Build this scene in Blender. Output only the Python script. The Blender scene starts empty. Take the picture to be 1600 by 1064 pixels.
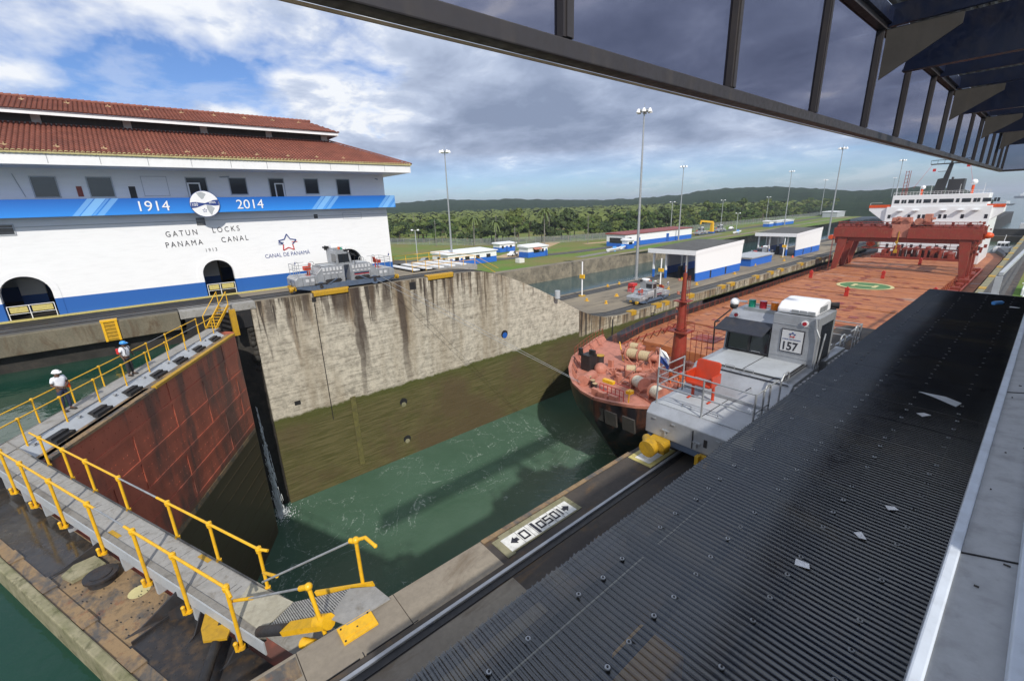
import bpy, bmesh, math, random
from mathutils import Vector, Matrix, noise
R = math.radians
HAZE = .00022
rnd = random.Random(7)
S = bpy.context.scene
COL = S.collection
# ------------------------------------------------------------------ camera
cam_d = bpy.data.cameras.new("camera"); cam = bpy.data.objects.new("camera", cam_d); COL.objects.link(cam)
F_ = Vector((-0.73872559, 0.6080927, -0.29070219)); RT = Vector((0.64277311, 0.76537151, -0.03239093)); UP = Vector((-0.20279849, 0.21078356, 0.95626516))
m = Matrix((RT, UP, -F_)).transposed().to_4x4(); m.translation = Vector((0, 0, 6.6)); cam.matrix_world = m
cam_d.sensor_width = 36; cam_d.lens = 687 / 1600 * 36; cam_d.clip_start = 0.05; cam_d.clip_end = 30000
S.camera = cam
# ------------------------------------------------------------------ light
SUN = Vector((1.12, -0.52, 1.05)).normalized()
sd = bpy.data.lights.new("sun", 'SUN'); sd.energy = 4.2; sd.angle = R(1.1); sd.color = (1.0, 0.94, 0.85)
so = bpy.data.objects.new("sun", sd); COL.objects.link(so); so.rotation_euler = SUN.to_track_quat('Z', 'Y').to_euler(); so.location = (30, -20, 60)
S.view_settings.view_transform = 'Standard'; S.view_settings.look = 'None'; S.view_settings.gamma = 1.0
S.view_settings.exposure = 0.0
W = bpy.data.worlds.new("World"); S.world = W; W.use_nodes = True
def world():
    nt = W.node_tree; nt.nodes.clear(); N = nt.nodes.new; L = nt.links.new
    out = N('ShaderNodeOutputWorld'); sky = N('ShaderNodeTexSky'); sky.sky_type = 'NISHITA'; sky.sun_disc = False
    sky.sun_elevation = math.asin(SUN.z); sky.sun_rotation = math.atan2(SUN.x, SUN.y); sky.air_density = 1.0; sky.dust_density = 0.6; sky.ozone_density = 2.0
    bg = N('ShaderNodeBackground'); bg.inputs[1].default_value = 0.10
    tint = N('ShaderNodeMix'); tint.data_type = 'RGBA'; tint.blend_type = 'MULTIPLY'; tint.inputs[0].default_value = 1; tint.inputs[7].default_value = (.72, .92, 1.30, 1); L(sky.outputs[0], tint.inputs[6]); L(tint.outputs[2], bg.inputs[0])
    tc = N('ShaderNodeTexCoord'); sep = N('ShaderNodeSeparateXYZ'); L(tc.outputs['Generated'], sep.inputs[0])
    def M(op, a, b=None, c=None):
        n = N('ShaderNodeMath'); n.operation = op
        for i, v in enumerate((a, b, c)):
            if v is None: continue
            if isinstance(v, (int, float)): n.inputs[i].default_value = v
            else: L(v, n.inputs[i])
        return n.outputs[0]
    z = M('MAXIMUM', sep.outputs[2], 0.0); d = M('ADD', z, 0.22)
    cx = M('DIVIDE', sep.outputs[0], d); cy = M('DIVIDE', sep.outputs[1], d)
    cmb = N('ShaderNodeCombineXYZ'); L(cx, cmb.inputs[0]); L(cy, cmb.inputs[1]); cmb.inputs[2].default_value = 3.7
    def NZ(scale, det, rough, off=0, dist=0.0):
        n = N('ShaderNodeTexNoise'); n.inputs['Scale'].default_value = scale; n.inputs['Detail'].default_value = det; n.inputs['Roughness'].default_value = rough; n.inputs['Distortion'].default_value = dist
        v = N('ShaderNodeVectorMath'); v.operation = 'ADD'; v.inputs[1].default_value = (off, off * .7, off * .3); L(cmb.outputs[0], v.inputs[0]); L(v.outputs[0], n.inputs['Vector'])
        return n.outputs['Fac']
    def RAMP(f, pts):
        r = N('ShaderNodeValToRGB'); L(f, r.inputs[0]); e = r.color_ramp.elements
        e[0].position, e[0].color = pts[0][0], pts[0][1]; e[1].position, e[1].color = pts[1][0], pts[1][1]
        for p, c in pts[2:]:
            q = e.new(p); q.color = c
        return r.outputs[0]
    big = NZ(0.62, 8, 0.52, CLOUD_OFF, 0.15)
    g = lambda v: (v, v, v, 1)
    cover = RAMP(M('ADD', big, M('MULTIPLY', M('SUBTRACT', NZ(2.1, 7, 0.55, 53.1, 0.2), 0.5), 0.35)), [(0.39, g(0)), (0.47, g(1))])
    shade = NZ(1.0, 8, 0.54, 31.3, 0.2)
    s2 = M('ADD', M('MULTIPLY', M('SUBTRACT', big, 0.45), 1.5), M('MULTIPLY', M('SUBTRACT', shade, 0.5), 1.15))
    s2 = M('ADD', s2, M('MULTIPLY', M('SUBTRACT', NZ(3.0, 8, 0.6, 17.7, 0.3), 0.5), 0.85))
    ccol = RAMP(s2, [(0.0, (0.92, 0.95, 1.0, 1)), (0.06, (0.66, 0.73, 0.88, 1)), (0.15, (0.50, 0.58, 0.75, 1)), (0.30, (0.36, 0.43, 0.59, 1)), (0.50, (0.25, 0.31, 0.45, 1))])
    # low band of paler, clearer sky above the horizon
    band = RAMP(sep.outputs[2], [(0.045, g(0)), (0.11, g(1))])
    small = RAMP(NZ(2.6, 7, 0.6, 11.0, 0.2), [(0.48, g(0)), (0.60, g(0.75))])
    cov = M('MULTIPLY', cover, band)
    wisp = M('MULTIPLY', small, 0.35)
    cov = M('MAXIMUM', cov, wisp)
    cb = N('ShaderNodeBackground'); L(ccol, cb.inputs[0]); cb.inputs[1].default_value = 1.02
    mx = N('ShaderNodeMixShader'); L(cov, mx.inputs[0]); L(bg.outputs[0], mx.inputs[1]); L(cb.outputs[0], mx.inputs[2]); L(mx.outputs[0], out.inputs[0])
CLOUD_OFF = 42.44
world()
# ------------------------------------------------------------------ materials
MATS = {}
class NT:
    def __init__(s, name):
        s.m = bpy.data.materials.new(name); s.m.use_nodes = True; s.t = s.m.node_tree; s.b = s.t.nodes['Principled BSDF']; s.o = s.t.nodes['Material Output']
        s.geo = s.t.nodes.new('ShaderNodeNewGeometry'); s.pos = s.geo.outputs['Position']
    def n(s, k): return s.t.nodes.new(k)
    def l(s, a, b): s.t.links.new(a, b)
    def math(s, op, a, b=None):
        n = s.n('ShaderNodeMath'); n.operation = op
        for i, v in enumerate((a, b)):
            if v is None: continue
            if isinstance(v, (int, float)): n.inputs[i].default_value = v
            else: s.l(v, n.inputs[i])
        return n.outputs[0]
    def sc(s, v=(1, 1, 1), src=None):
        n = s.n('ShaderNodeVectorMath'); n.operation = 'MULTIPLY'; s.l(src or s.pos, n.inputs[0]); n.inputs[1].default_value = v; return n.outputs[0]
    def noise(s, scale=1, det=5, rough=.6, vec=None, dist=0):
        n = s.n('ShaderNodeTexNoise'); s.l(vec or s.pos, n.inputs['Vector']); n.inputs['Scale'].default_value = scale; n.inputs['Detail'].default_value = det; n.inputs['Roughness'].default_value = rough; n.inputs['Distortion'].default_value = dist
        return n.outputs['Fac']
    def ramp(s, f, pts, const=False):
        r = s.n('ShaderNodeValToRGB'); s.l(f, r.inputs[0]); e = r.color_ramp.elements
        if const: r.color_ramp.interpolation = 'CONSTANT'
        for i, (p, c) in enumerate(pts):
            if isinstance(c, (int, float)): c = (c, c, c)
            q = e[i] if i < 2 else e.new(p)
            q.position = p; q.color = (*c[:3], 1)
        return r.outputs[0]
    def mix(s, f, a, b, mode='MIX'):
        n = s.n('ShaderNodeMix'); n.data_type = 'RGBA'; n.blend_type = mode
        for i, v in ((0, f), (6, a), (7, b)):
            if isinstance(v, (int, float)): n.inputs[i].default_value = v
            elif isinstance(v, tuple): n.inputs[i].default_value = (*v[:3], 1)
            else: s.l(v, n.inputs[i])
        return n.outputs[2]
    def xyz(s):
        n = s.n('ShaderNodeSeparateXYZ'); s.l(s.pos, n.inputs[0]); return n.outputs
    def col(s, c):
        if isinstance(c, tuple): s.b.inputs['Base Color'].default_value = (*c[:3], 1)
        else: s.l(c, s.b.inputs['Base Color'])
        return s
    def bump(s, f, strength=.3, dist=.02):
        n = s.n('ShaderNodeBump'); n.inputs['Strength'].default_value = strength; n.inputs['Distance'].default_value = dist; s.l(f, n.inputs['Height']); s.l(n.outputs[0], s.b.inputs['Normal']); return s
    def set(s, rough=None, metal=None, spec=None):
        if rough is not None:
            if isinstance(rough, (int, float)): s.b.inputs['Roughness'].default_value = rough
            else: s.l(rough, s.b.inputs['Roughness'])
        if metal is not None: s.b.inputs['Metallic'].default_value = metal
        if spec is not None: s.b.inputs['Specular IOR Level'].default_value = spec
        return s
def paint(name, c, rough=.5, metal=0, var=.25, scale=3, dirt=(.12, .10, .08), dirtamt=.25, bump=.05):
    t = NT(name); n = t.noise(scale, 6, .65); n2 = t.noise(scale * 5, 4, .6)
    c2 = tuple(max(0, x * (1 - var)) for x in c)
    a = t.mix(t.ramp(n, [(.35, 0), (.65, 1)]), c, c2)
    streak = t.noise(1, 5, .6, t.sc((6, 6, .7)))
    d = t.ramp(t.math('MULTIPLY', t.math('ADD', n, streak), .5), [(.50, 0), (.68, dirtamt)])
    t.col(t.mix(d, a, dirt)); t.set(t.ramp(n2, [(.3, max(.05, rough - .1)), (.7, min(1, rough + .12))]), metal)
    if bump: t.bump(n2, bump, .01)
    MATS[name] = t.m; return t.m
M_ = lambda k: MATS[k]
paint('white_paint', (.80, .81, .82), .45, var=.05, dirtamt=.10, scale=1.2, dirt=(.45, .43, .38))
paint('blue_paint', (.015, .10, .40), .4, var=.12, dirtamt=.12)
paint('yellow', (.78, .44, .015), .4, var=.1, scale=8, dirtamt=.35, dirt=(.28, .16, .05))
paint('ochre', (.48, .28, .015), .5, var=.2, scale=8, dirtamt=.4, dirt=(.2, .12, .04))
paint('steel', (.42, .44, .47), .40, metal=.45, var=.2, scale=2, dirtamt=.2, dirt=(.2, .19, .18))
paint('galv', (.42, .44, .46), .45, metal=.5, var=.2, scale=4)
paint('lightgrey', (.42, .45, .48), .5, var=.12, dirtamt=.15, scale=1.5)
paint('visor', (.028, .032, .045), .5)
paint('navygrey', (.09, .125, .19), .45, var=.2, dirtamt=.2)
paint('dark', (.018, .018, .02), .5, var=.3)
paint('darkmetal', (.045, .045, .05), .5, metal=.3, var=.3, dirt=(.12, .07, .04), dirtamt=.4)
paint('black_rubber', (.012, .012, .012), .7)
paint('pink_red', (.50, .20, .14), .6, var=.25, scale=1.0, dirt=(.22, .08, .05), dirtamt=.5)
paint('crane_red', (.27, .038, .024), .45, var=.3, scale=.8, dirt=(.32, .13, .06), dirtamt=.6)
paint('bright_red', (.5, .03, .02), .4)
paint('seat_orange', (.50, .045, .012), .45)
paint('orange', (.75, .09, .01), .4, dirtamt=.1)
paint('orange_suit', (.75, .14, .02), .8, dirtamt=.1)
paint('rail_blue', (.004, .009, .032), .4, var=.3, dirtamt=.1)
paint('timber_algae', (.13, .12, .035), .9, var=.4)
paint('fascia_frame', (.036, .032, .034), .5, var=.2)
paint('bracket_grey', (.06, .055, .05), .6, var=.3)
paint('rope', (.55, .45, .28), .9, scale=12)
paint('white_rope', (.65, .62, .52), .9, scale=12)
paint('bark', (.16, .12, .08), .9, scale=5)
paint('skin', (.12, .06, .035), .55, var=.1, dirtamt=0)
paint('shirt_white', (.75, .78, .84), .8, var=.06, dirtamt=0, scale=9)
paint('trouser_navy', (.02, .03, .07), .8, var=.2, dirtamt=0, scale=9)
paint('trouser_black', (.025, .027, .035), .8, var=.2, dirtamt=0, scale=9)
paint('hat_white', (.8, .8, .8), .3, var=.03, dirtamt=0)
paint('hat_blue', (.05, .30, .72), .3, var=.03, dirtamt=0)
paint('shoe', (.03, .025, .02), .5)
paint('red', (.6, .03, .03), .4); paint('green', (.02, .28, .16), .35)
paint('tan', (.5, .36, .2), .7)
paint('signwhite', (.72, .72, .68), .6, var=.1, dirtamt=.3, scale=6)
paint('inkdark', (.02, .02, .03), .6, var=.1, dirtamt=0)
paint('ink_blue', (.02, .05, .22), .6, var=.1, dirtamt=0)
paint('louver', (.55, .56, .58), .4, var=.05, dirtamt=.1)
paint('lightblue', (.10, .36, .80), .4, var=.05, dirtamt=0)
paint('brightwhite', (.82, .83, .85), .35, var=.04, dirtamt=.08, dirt=(.5, .45, .4))
paint('roofing_grey', (.10, .10, .095), .8, var=.4, scale=.6)
paint('pale_yellow', (.55, .47, .16), .6, var=.2, scale=10)
paint('sill_grey', (.40, .41, .42), .8, var=.15, scale=9, bump=.3, dirt=(.08, .07, .06), dirtamt=.25)
paint('frame_white', (.60, .66, .74), .5, var=.12, scale=6, dirtamt=.2)
paint('canopy_lap', (.008, .009, .012), .3, var=.5, dirt=(.06, .055, .05), dirtamt=.5)
paint('pad_green', (.08, .20, .07), .7, var=.3, scale=1); paint('pad_cream', (.60, .54, .27), .7, var=.2, scale=1)
paint('palm_leaf', (.10, .14, .03), .6)
def glass(name, tint, rough=.08, tr=.0, base=(.02, .025, .03)):
    t = NT(name); t.col(base).set(rough, 0, .8)
    if tr > 0:
        tb = t.n('ShaderNodeBsdfTransparent'); tb.inputs[0].default_value = (*tint, 1); mx = t.n('ShaderNodeMixShader'); mx.inputs[0].default_value = 1 - tr
        t.l(tb.outputs[0], mx.inputs[1]); t.l(t.b.outputs[0], mx.inputs[2]); t.l(mx.outputs[0], t.o.inputs[0])
    MATS[name] = t.m
glass('window_glass', (1, 1, 1), .12, 0, (.018, .022, .03))
glass('tinted_panel', (.60, .60, .66), .12, .88, (.03, .03, .045))
glass('cab_glass', (.5, .6, .6), .04, .35, (.03, .04, .04))
def lens(name, c):
    t = NT(name); t.col(c).set(.15, 0, .7); t.b.inputs['Transmission Weight'].default_value = .3; MATS[name] = t.m
lens('lens_green', (.02, .35, .22)); lens('lens_red', (.5, .02, .04)); lens('lens_amber', (.8, .22, .01))
# lock wall: pale stained concrete over an algae-green zone
STAINS = [(7.2, .3, -3, .7), (8.6, .25, -4, .6), (10.0, .35, -3, .75), (11.6, .3, -3.4, .7), (12.9, 1.0, -3.2, .85), (14.6, .45, -9, .9), (14.2, .28, -13, .75), (16.0, .3, -4.5, .7), (17.3, .6, -3.2, .8), (18.9, .5, -11.8, .85), (20.3, .3, -4, .6), (21.6, .22, -6, .6), (24.6, .22, -8, .65), (26.3, .2, -4, .5), (28.6, .2, -7, .5), (31, .3, -5, .4)]
def lockwall(name, zalg, pale=(.50, .46, .375), top=0.0):
    t = NT(name); o = t.xyz(); z = o[2]
    v = t.sc((1, 1, .09)); st1 = t.noise(.55, 6, .62, v); st2 = t.noise(1.9, 5, .7, t.sc((1, 1, .05))); st3 = t.noise(.22, 4, .6, t.sc((1, 1, .12)))
    lich = t.noise(1.5, 9, .78); fine = t.noise(7, 6, .7); hor = t.noise(1, 6, .7, t.sc((.35, .35, 5.5)))
    c = t.mix(t.ramp(lich, [(.42, 0), (.58, 1)]), pale, tuple(x * .50 for x in pale))
    c = t.mix(t.ramp(hor, [(.42, 0), (.66, .55)]), c, (.66, .61, .50))
    c = t.mix(t.ramp(hor, [(.30, .5), (.43, 0)]), c, (.13, .105, .075))
    c = t.mix(t.ramp(fine, [(.55, 0), (.75, .6)]), c, (.16, .145, .12))
    up = t.math('ADD', t.math('MULTIPLY', t.math('SUBTRACT', z, top), .028), .0)   # stains fade downwards
    c = t.mix(t.ramp(t.math('ADD', st1, up), [(.45, 0), (.56, .85)]), c, (.15, .10, .055))
    c = t.mix(t.ramp(t.math('ADD', st2, up), [(.485, 0), (.56, .92)]), c, (.035, .028, .024))
    c = t.mix(t.ramp(st3, [(.52, 0), (.66, .5)]), c, (.22, .17, .105))
    nzy = t.math('ADD', o[1], t.math('MULTIPLY', t.math('SUBTRACT', t.noise(.5, 4, .6, t.sc((1, 1, .35))), .5), 1.6))
    for yc, hw_, zb_, k_ in STAINS:
        d_ = t.math('ABSOLUTE', t.math('SUBTRACT', nzy, yc)); a_ = t.n('ShaderNodeMapRange'); t.l(d_, a_.inputs[0]); a_.inputs[1].default_value = hw_; a_.inputs[2].default_value = hw_ * .55; a_.inputs[3].default_value = 0; a_.inputs[4].default_value = k_
        b_ = t.n('ShaderNodeMapRange'); t.l(z, b_.inputs[0]); b_.inputs[1].default_value = zb_; b_.inputs[2].default_value = zb_ * .45; c = t.mix(t.math('MULTIPLY', a_.outputs[0], b_.outputs[0]), c, (.055, .04, .032))
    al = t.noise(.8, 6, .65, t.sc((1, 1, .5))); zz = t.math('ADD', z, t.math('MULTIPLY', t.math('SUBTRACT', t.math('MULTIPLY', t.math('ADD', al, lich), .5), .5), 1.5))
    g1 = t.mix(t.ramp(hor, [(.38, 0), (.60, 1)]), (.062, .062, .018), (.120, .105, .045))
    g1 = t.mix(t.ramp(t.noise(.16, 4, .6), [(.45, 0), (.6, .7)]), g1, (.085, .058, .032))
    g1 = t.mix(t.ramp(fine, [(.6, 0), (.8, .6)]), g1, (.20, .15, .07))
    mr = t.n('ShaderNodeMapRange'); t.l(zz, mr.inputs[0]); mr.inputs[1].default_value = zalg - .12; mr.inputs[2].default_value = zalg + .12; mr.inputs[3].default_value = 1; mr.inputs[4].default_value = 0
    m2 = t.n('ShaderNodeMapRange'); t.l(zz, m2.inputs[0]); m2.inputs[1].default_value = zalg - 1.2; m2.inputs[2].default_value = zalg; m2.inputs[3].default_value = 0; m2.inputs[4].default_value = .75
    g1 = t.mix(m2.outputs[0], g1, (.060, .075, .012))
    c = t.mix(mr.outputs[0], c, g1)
    t.col(c).set(.85, 0, .3); t.bump(t.math('ADD', lich, t.math('MULTIPLY', hor, .8)), .6, .08); MATS[name] = t.m
lockwall('wall_upper', -10.5)
lockwall('wall_lower', -11.3, (.42, .36, .25), top=-9.9)
def concrete(name, a, b, c=(.06, .05, .04), scale=.7, streakdir=(1, 1, 1)):
    t = NT(name); n = t.noise(scale, 8, .68, t.sc(streakdir)); f = t.noise(9, 6, .7); k = t.mix(t.ramp(n, [(.35, 0), (.65, 1)]), a, b)
    k = t.mix(t.ramp(t.noise(scale * 2.3, 7, .7, t.sc(streakdir), .6), [(.52, 0), (.68, .75)]), k, c)
    k = t.mix(t.ramp(f, [(.35, .35), (.6, 0)]), k, tuple(x * .5 for x in a))
    t.col(k).set(t.ramp(n, [(.3, .6), (.7, .95)]), 0, .35).bump(f, .35, .015); MATS[name] = t.m
concrete('coping', (.30, .26, .20), (.19, .165, .135), (.10, .065, .035), .5, (1, .35, 1))
concrete('coping_wet', (.075, .062, .05), (.045, .042, .042), (.15, .09, .04), .9, (1, .4, 1))
concrete('coping_far', (.28, .235, .165), (.17, .15, .12), (.085, .07, .055), .25, (1, .25, 1))
concrete('walk_grey', (.34, .335, .32), (.27, .265, .25), (.17, .15, .12), 1.2)
concrete('kerb_grey', (.25, .24, .22), (.18, .17, .15))
concrete('overhang', (.115, .105, .075), (.20, .175, .125), (.09, .055, .03), .5, (1, 1, .4))
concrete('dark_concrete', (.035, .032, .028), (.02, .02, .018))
concrete('moss_edge', (.33, .30, .20), (.17, .17, .09), (.05, .055, .02), 1.6)
concrete('asphalt', (.11, .105, .10), (.07, .07, .07))
concrete('rock', (.30, .26, .19), (.12, .105, .08), (.05, .05, .04), .35)
def rusty(name):
    t = NT(name); n = t.noise(1.1, 8, .7, t.sc((1, 1.6, 1)), .5); f = t.noise(6, 6, .7)
    c = t.mix(t.ramp(n, [(.40, 0), (.54, 1)]), (.095, .088, .08), (.27, .185, .10))
    c = t.mix(t.ramp(t.noise(2.2, 6, .7), [(.56, 0), (.66, .75)]), c, (.20, .08, .04)); c = t.mix(t.ramp(f, [(.3, .6), (.5, 0)]), c, (.05, .04, .035))
    t.col(c).set(t.ramp(n, [(.35, .35), (.6, .85)]), .1).bump(f, .3, .01); MATS[name] = t.m
rusty('rust_deck')
paint('wet_deck', (.045, .043, .045), .35, metal=.2, var=.5, dirt=(.16, .10, .05), dirtamt=.6, scale=1.2)
paint('puddle', (.05, .045, .04), .06, var=.5, dirt=(.12, .09, .06), dirtamt=.5, scale=1.0, bump=.02)
def gatered():
    t = NT('gate_red'); z = t.xyz()[2]; n = t.noise(.9, 7, .62, t.sc((1, 1, .4))); v = t.noise(.55, 4, .6, t.sc((1, 1, .22)))
    c = t.mix(t.ramp(n, [(.35, 0), (.7, 1)]), (.46, .12, .07), (.30, .08, .05))
    c = t.mix(t.ramp(v, [(.48, 0), (.58, .75)]), c, (.085, .058, .052)); c = t.mix(t.ramp(t.noise(5, 6, .7, t.sc((1, 1, .25))), [(.58, 0), (.72, .5)]), c, (.30, .10, .04))
    mr = t.n('ShaderNodeMapRange'); t.l(t.math('ADD', z, t.math('MULTIPLY', n, .5)), mr.inputs[0]); mr.inputs[1].default_value = -8.9; mr.inputs[2].default_value = -8.6
    m2 = t.n('ShaderNodeMapRange'); t.l(z, m2.inputs[0]); m2.inputs[1].default_value = -9.5; m2.inputs[2].default_value = -9.0
    k = t.mix(m2.outputs[0], (.055, .042, .022), (.16, .105, .05)); t.col(t.mix(mr.outputs[0], k, c)).set(.55).bump(t.noise(3, 5, .6), .2, .02); MATS['gate_red'] = t.m
gatered()
def water(name, c, c2, foam=0, bscale=1.2, bstr=.35, rough=.06):
    t = NT(name); n = t.noise(.12, 4, .6); k = t.mix(t.ramp(n, [(.35, 0), (.65, 1)]), c, c2)
    if foam:
        w = t.noise(.16, 3, .6, dist=1.6); a = t.math('ABSOLUTE', t.math('SUBTRACT', w, .5)); line = t.ramp(a, [(0, 1), (.016, 0)])
        br = t.ramp(t.noise(3.2, 6, .75, dist=1), [(.47, 0), (.66, 1)]); msk = t.ramp(t.noise(.10, 3, .5), [(.42, 0), (.54, 1)])
        f = t.math('MULTIPLY', t.math('MULTIPLY', line, br), msk)
        w2 = t.noise(.5, 4, .7, dist=2.2); a2 = t.math('ABSOLUTE', t.math('SUBTRACT', w2, .5)); l2 = t.math('MULTIPLY', t.ramp(a2, [(0, .6), (.008, 0)]), t.math('MULTIPLY', msk, br))
        f = t.math('MULTIPLY', t.math('MAXIMUM', f, l2), foam); k = t.mix(f, k, (.55, .62, .58)); k = t.mix(t.math('MULTIPLY', msk, .35), k, (.075, .140, .10))
        t.set(t.ramp(f, [(0, rough), (.5, .6)]))
    else: t.set(rough)
    t.col(k); t.b.inputs['IOR'].default_value = 1.33
    t.bump(t.math('ADD', t.noise(bscale, 4, .55, dist=.3), t.math('MULTIPLY', t.noise(bscale * 4, 3, .5), .35)), bstr, .12); MATS[name] = t.m
water('lock_water', (.048, .098, .064), (.064, .122, .084), 1.0)
water('upper_water', (.010, .045, .030), (.014, .052, .035), 0, .9, .25)
water('lane_water', (.03, .07, .075), (.035, .08, .085), 0, .8, .2)
water('sea', (.05, .09, .10), (.07, .12, .13), 0, .3, .3, .25)
def grass():
    t = NT('grass'); n = t.noise(.05, 6, .6); c = t.mix(t.ramp(n, [(.38, 0), (.60, 1)]), (.105, .205, .030), (.20, .175, .065)); c = t.mix(t.ramp(t.noise(1.5, 5, .7), [(.4, 0), (.7, .5)]), c, (.06, .10, .02))
    t.col(c).set(.95, 0, .2); MATS['grass'] = t.m
grass()
def foliage(name, a, b, c):
    t = NT(name); oi = t.n('ShaderNodeObjectInfo'); g = t.noise(.35, 5, .7); k = t.mix(t.ramp(g, [(.35, 0), (.65, 1)]), a, b)
    k = t.mix(t.math('MULTIPLY', oi.outputs['Random'], .75), k, c); t.col(k).set(.7, 0, .25); MATS[name] = t.m
foliage('leaves', (.030, .058, .012), (.070, .115, .020), (.125, .150, .035))
foliage('leaves_dark', (.022, .045, .014), (.040, .075, .018), (.05, .07, .02))
def hillmat():
    t = NT('hill_green'); n = t.noise(.02, 8, .75); t.col(t.mix(t.ramp(n, [(.35, 0), (.65, 1)]), (.014, .030, .016), (.030, .055, .024))).set(1, 0, .1).bump(t.noise(.06, 8, .8), 1, 6); MATS['hill_green'] = t.m
hillmat()
def tile():
    t = NT('roof_tile'); n = t.noise(.9, 6, .65); n2 = t.noise(6, 4, .6)
    c = t.mix(t.ramp(n, [(.35, 0), (.65, 1)]), (.27, .098, .068), (.185, .068, .05)); c = t.mix(t.ramp(n2, [(.55, 0), (.75, .6)]), c, (.12, .05, .035)); t.col(c).set(.75, 0, .3).bump(n2, .3, .02); MATS['roof_tile'] = t.m
tile()
def deckorange():
    t = NT('deck_orange'); n = t.noise(.35, 7, .65, t.sc((.45, 1.3, 1))); s = t.noise(1.3, 5, .6, t.sc((.5, 1.4, 1)), .3)
    c = t.mix(t.ramp(n, [(.38, 0), (.62, 1)]), (.43, .165, .065), (.30, .105, .05)); c = t.mix(t.ramp(s, [(.56, 0), (.61, .85)]), c, (.12, .045, .035))
    c = t.mix(t.ramp(t.noise(.13, 5, .7, t.sc((.4, 1, 1))), [(.60, 0), (.68, .6)]), c, (.42, .36, .34)); t.col(c).set(.65, 0, .3); MATS['deck_orange'] = t.m
deckorange()
def hullmat():
    t = NT('hull_black'); z = t.xyz()[2]; n = t.noise(.8, 7, .7, t.sc((1, 1, .25)))
    c = t.mix(t.ramp(n, [(.5, 0), (.66, .8)]), (.014, .013, .016), (.14, .05, .025)); mr = t.n('ShaderNodeMapRange'); t.l(t.math('ADD', z, t.math('MULTIPLY', n, 2.)), mr.inputs[0]); mr.inputs[1].default_value = -16.6; mr.inputs[2].default_value = -17.4
    k = t.mix(t.math('MULTIPLY', mr.outputs[0], .8), c, (.30, .13, .03)); t.col(k).set(.4); MATS['hull_black'] = t.m
hullmat()
def canopymat():
    t = NT('canopy_sheet'); t.col(t.mix(t.noise(1.5, 6, .7), (.010, .012, .016), (.024, .027, .035)))
    dn = t.ramp(t.noise(.9, 7, .7, t.sc((.35, 1.4, 1)), .5), [(.52, 0), (.66, .8)]); t.col(t.mix(dn, t.mix(t.noise(1.5, 6, .7), (.010, .012, .018), (.020, .023, .032)), (.055, .048, .036))); t.set(t.ramp(t.noise(3, 5, .6), [(.3, .12), (.7, .26)]), 0, 1.0); t.b.inputs['IOR'].default_value = 1.8; t.b.inputs['Specular Tint'].default_value = (.88, .94, 1, 1)
    tb = t.n('ShaderNodeBsdfTransparent'); tb.inputs[0].default_value = (.72, .66, .50, 1); mx = t.n('ShaderNodeMixShader'); mx.inputs[0].default_value = .62
    t.l(tb.outputs[0], mx.inputs[1]); t.l(t.b.outputs[0], mx.inputs[2]); t.l(mx.outputs[0], t.o.inputs[0]); MATS['canopy_sheet'] = t.m
canopymat()
def grating():
    t = NT('grating'); w = t.n('ShaderNodeTexWave'); t.l(t.sc((-.35, 1, 1)), w.inputs[0]); w.inputs['Scale'].default_value = 9; w.inputs['Distortion'].default_value = 2.2; w.inputs['Detail'].default_value = 1; w.inputs['Detail Scale'].default_value = 6
    w.bands_direction = 'Y'; t.col(t.mix(t.ramp(w.outputs['Fac'], [(.4, 0), (.55, 1)]), (.03, .03, .03), (.5, .5, .47))).set(.5, .2); MATS['grating'] = t.m
grating()
def banner():
    t = NT('banner_blue'); o = t.xyz(); y, z = o[1], o[2]
    mr = t.n('ShaderNodeMapRange'); t.l(z, mr.inputs[0]); mr.inputs[1].default_value = 6.9; mr.inputs[2].default_value = 8.2
    c = t.mix(mr.outputs[0], (.03, .26, .78), (.008, .10, .42))
    s = t.math('SUBTRACT', y, t.math('MULTIPLY', z, .9))
    for y0 in (-9.3, 6.9, 13.4):
        q = t.math('SUBTRACT', s, y0)
        for a, b, k in ((0, .35, .35), (.42, 1.0, .5), (1.05, 1.2, .25), (1.3, 1.7, .35)):
            f = t.math('MULTIPLY', t.math('GREATER_THAN', q, a), t.math('LESS_THAN', q, b)); c = t.mix(t.math('MULTIPLY', f, k), c, (.35, .68, .98))
    t.col(c).set(.4); MATS['banner_blue'] = t.m
banner()
def bldwall():
    t = NT('control_wall'); z = t.xyz()[2]; n = t.noise(1, 6, .6, t.sc((1, 1, 6))); c = t.mix(t.ramp(n, [(.45, 0), (.75, .5)]), (.80, .81, .82), (.70, .71, .72))
    b = t.math('LESS_THAN', z, 1.3); t.col(t.mix(b, c, (.015, .105, .38))).set(.55).bump(t.noise(1, 3, .5, t.sc((.1, .1, 14))), .12, .02); MATS['control_wall'] = t.m
bldwall()
def shedwall():
    t = NT('shed_wall'); z = t.xyz()[2]; b = t.math('LESS_THAN', z, -8.1); t.col(t.mix(b, (.80, .81, .82), (.02, .13, .52))).set(.5); MATS['shed_wall'] = t.m
shedwall()
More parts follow.
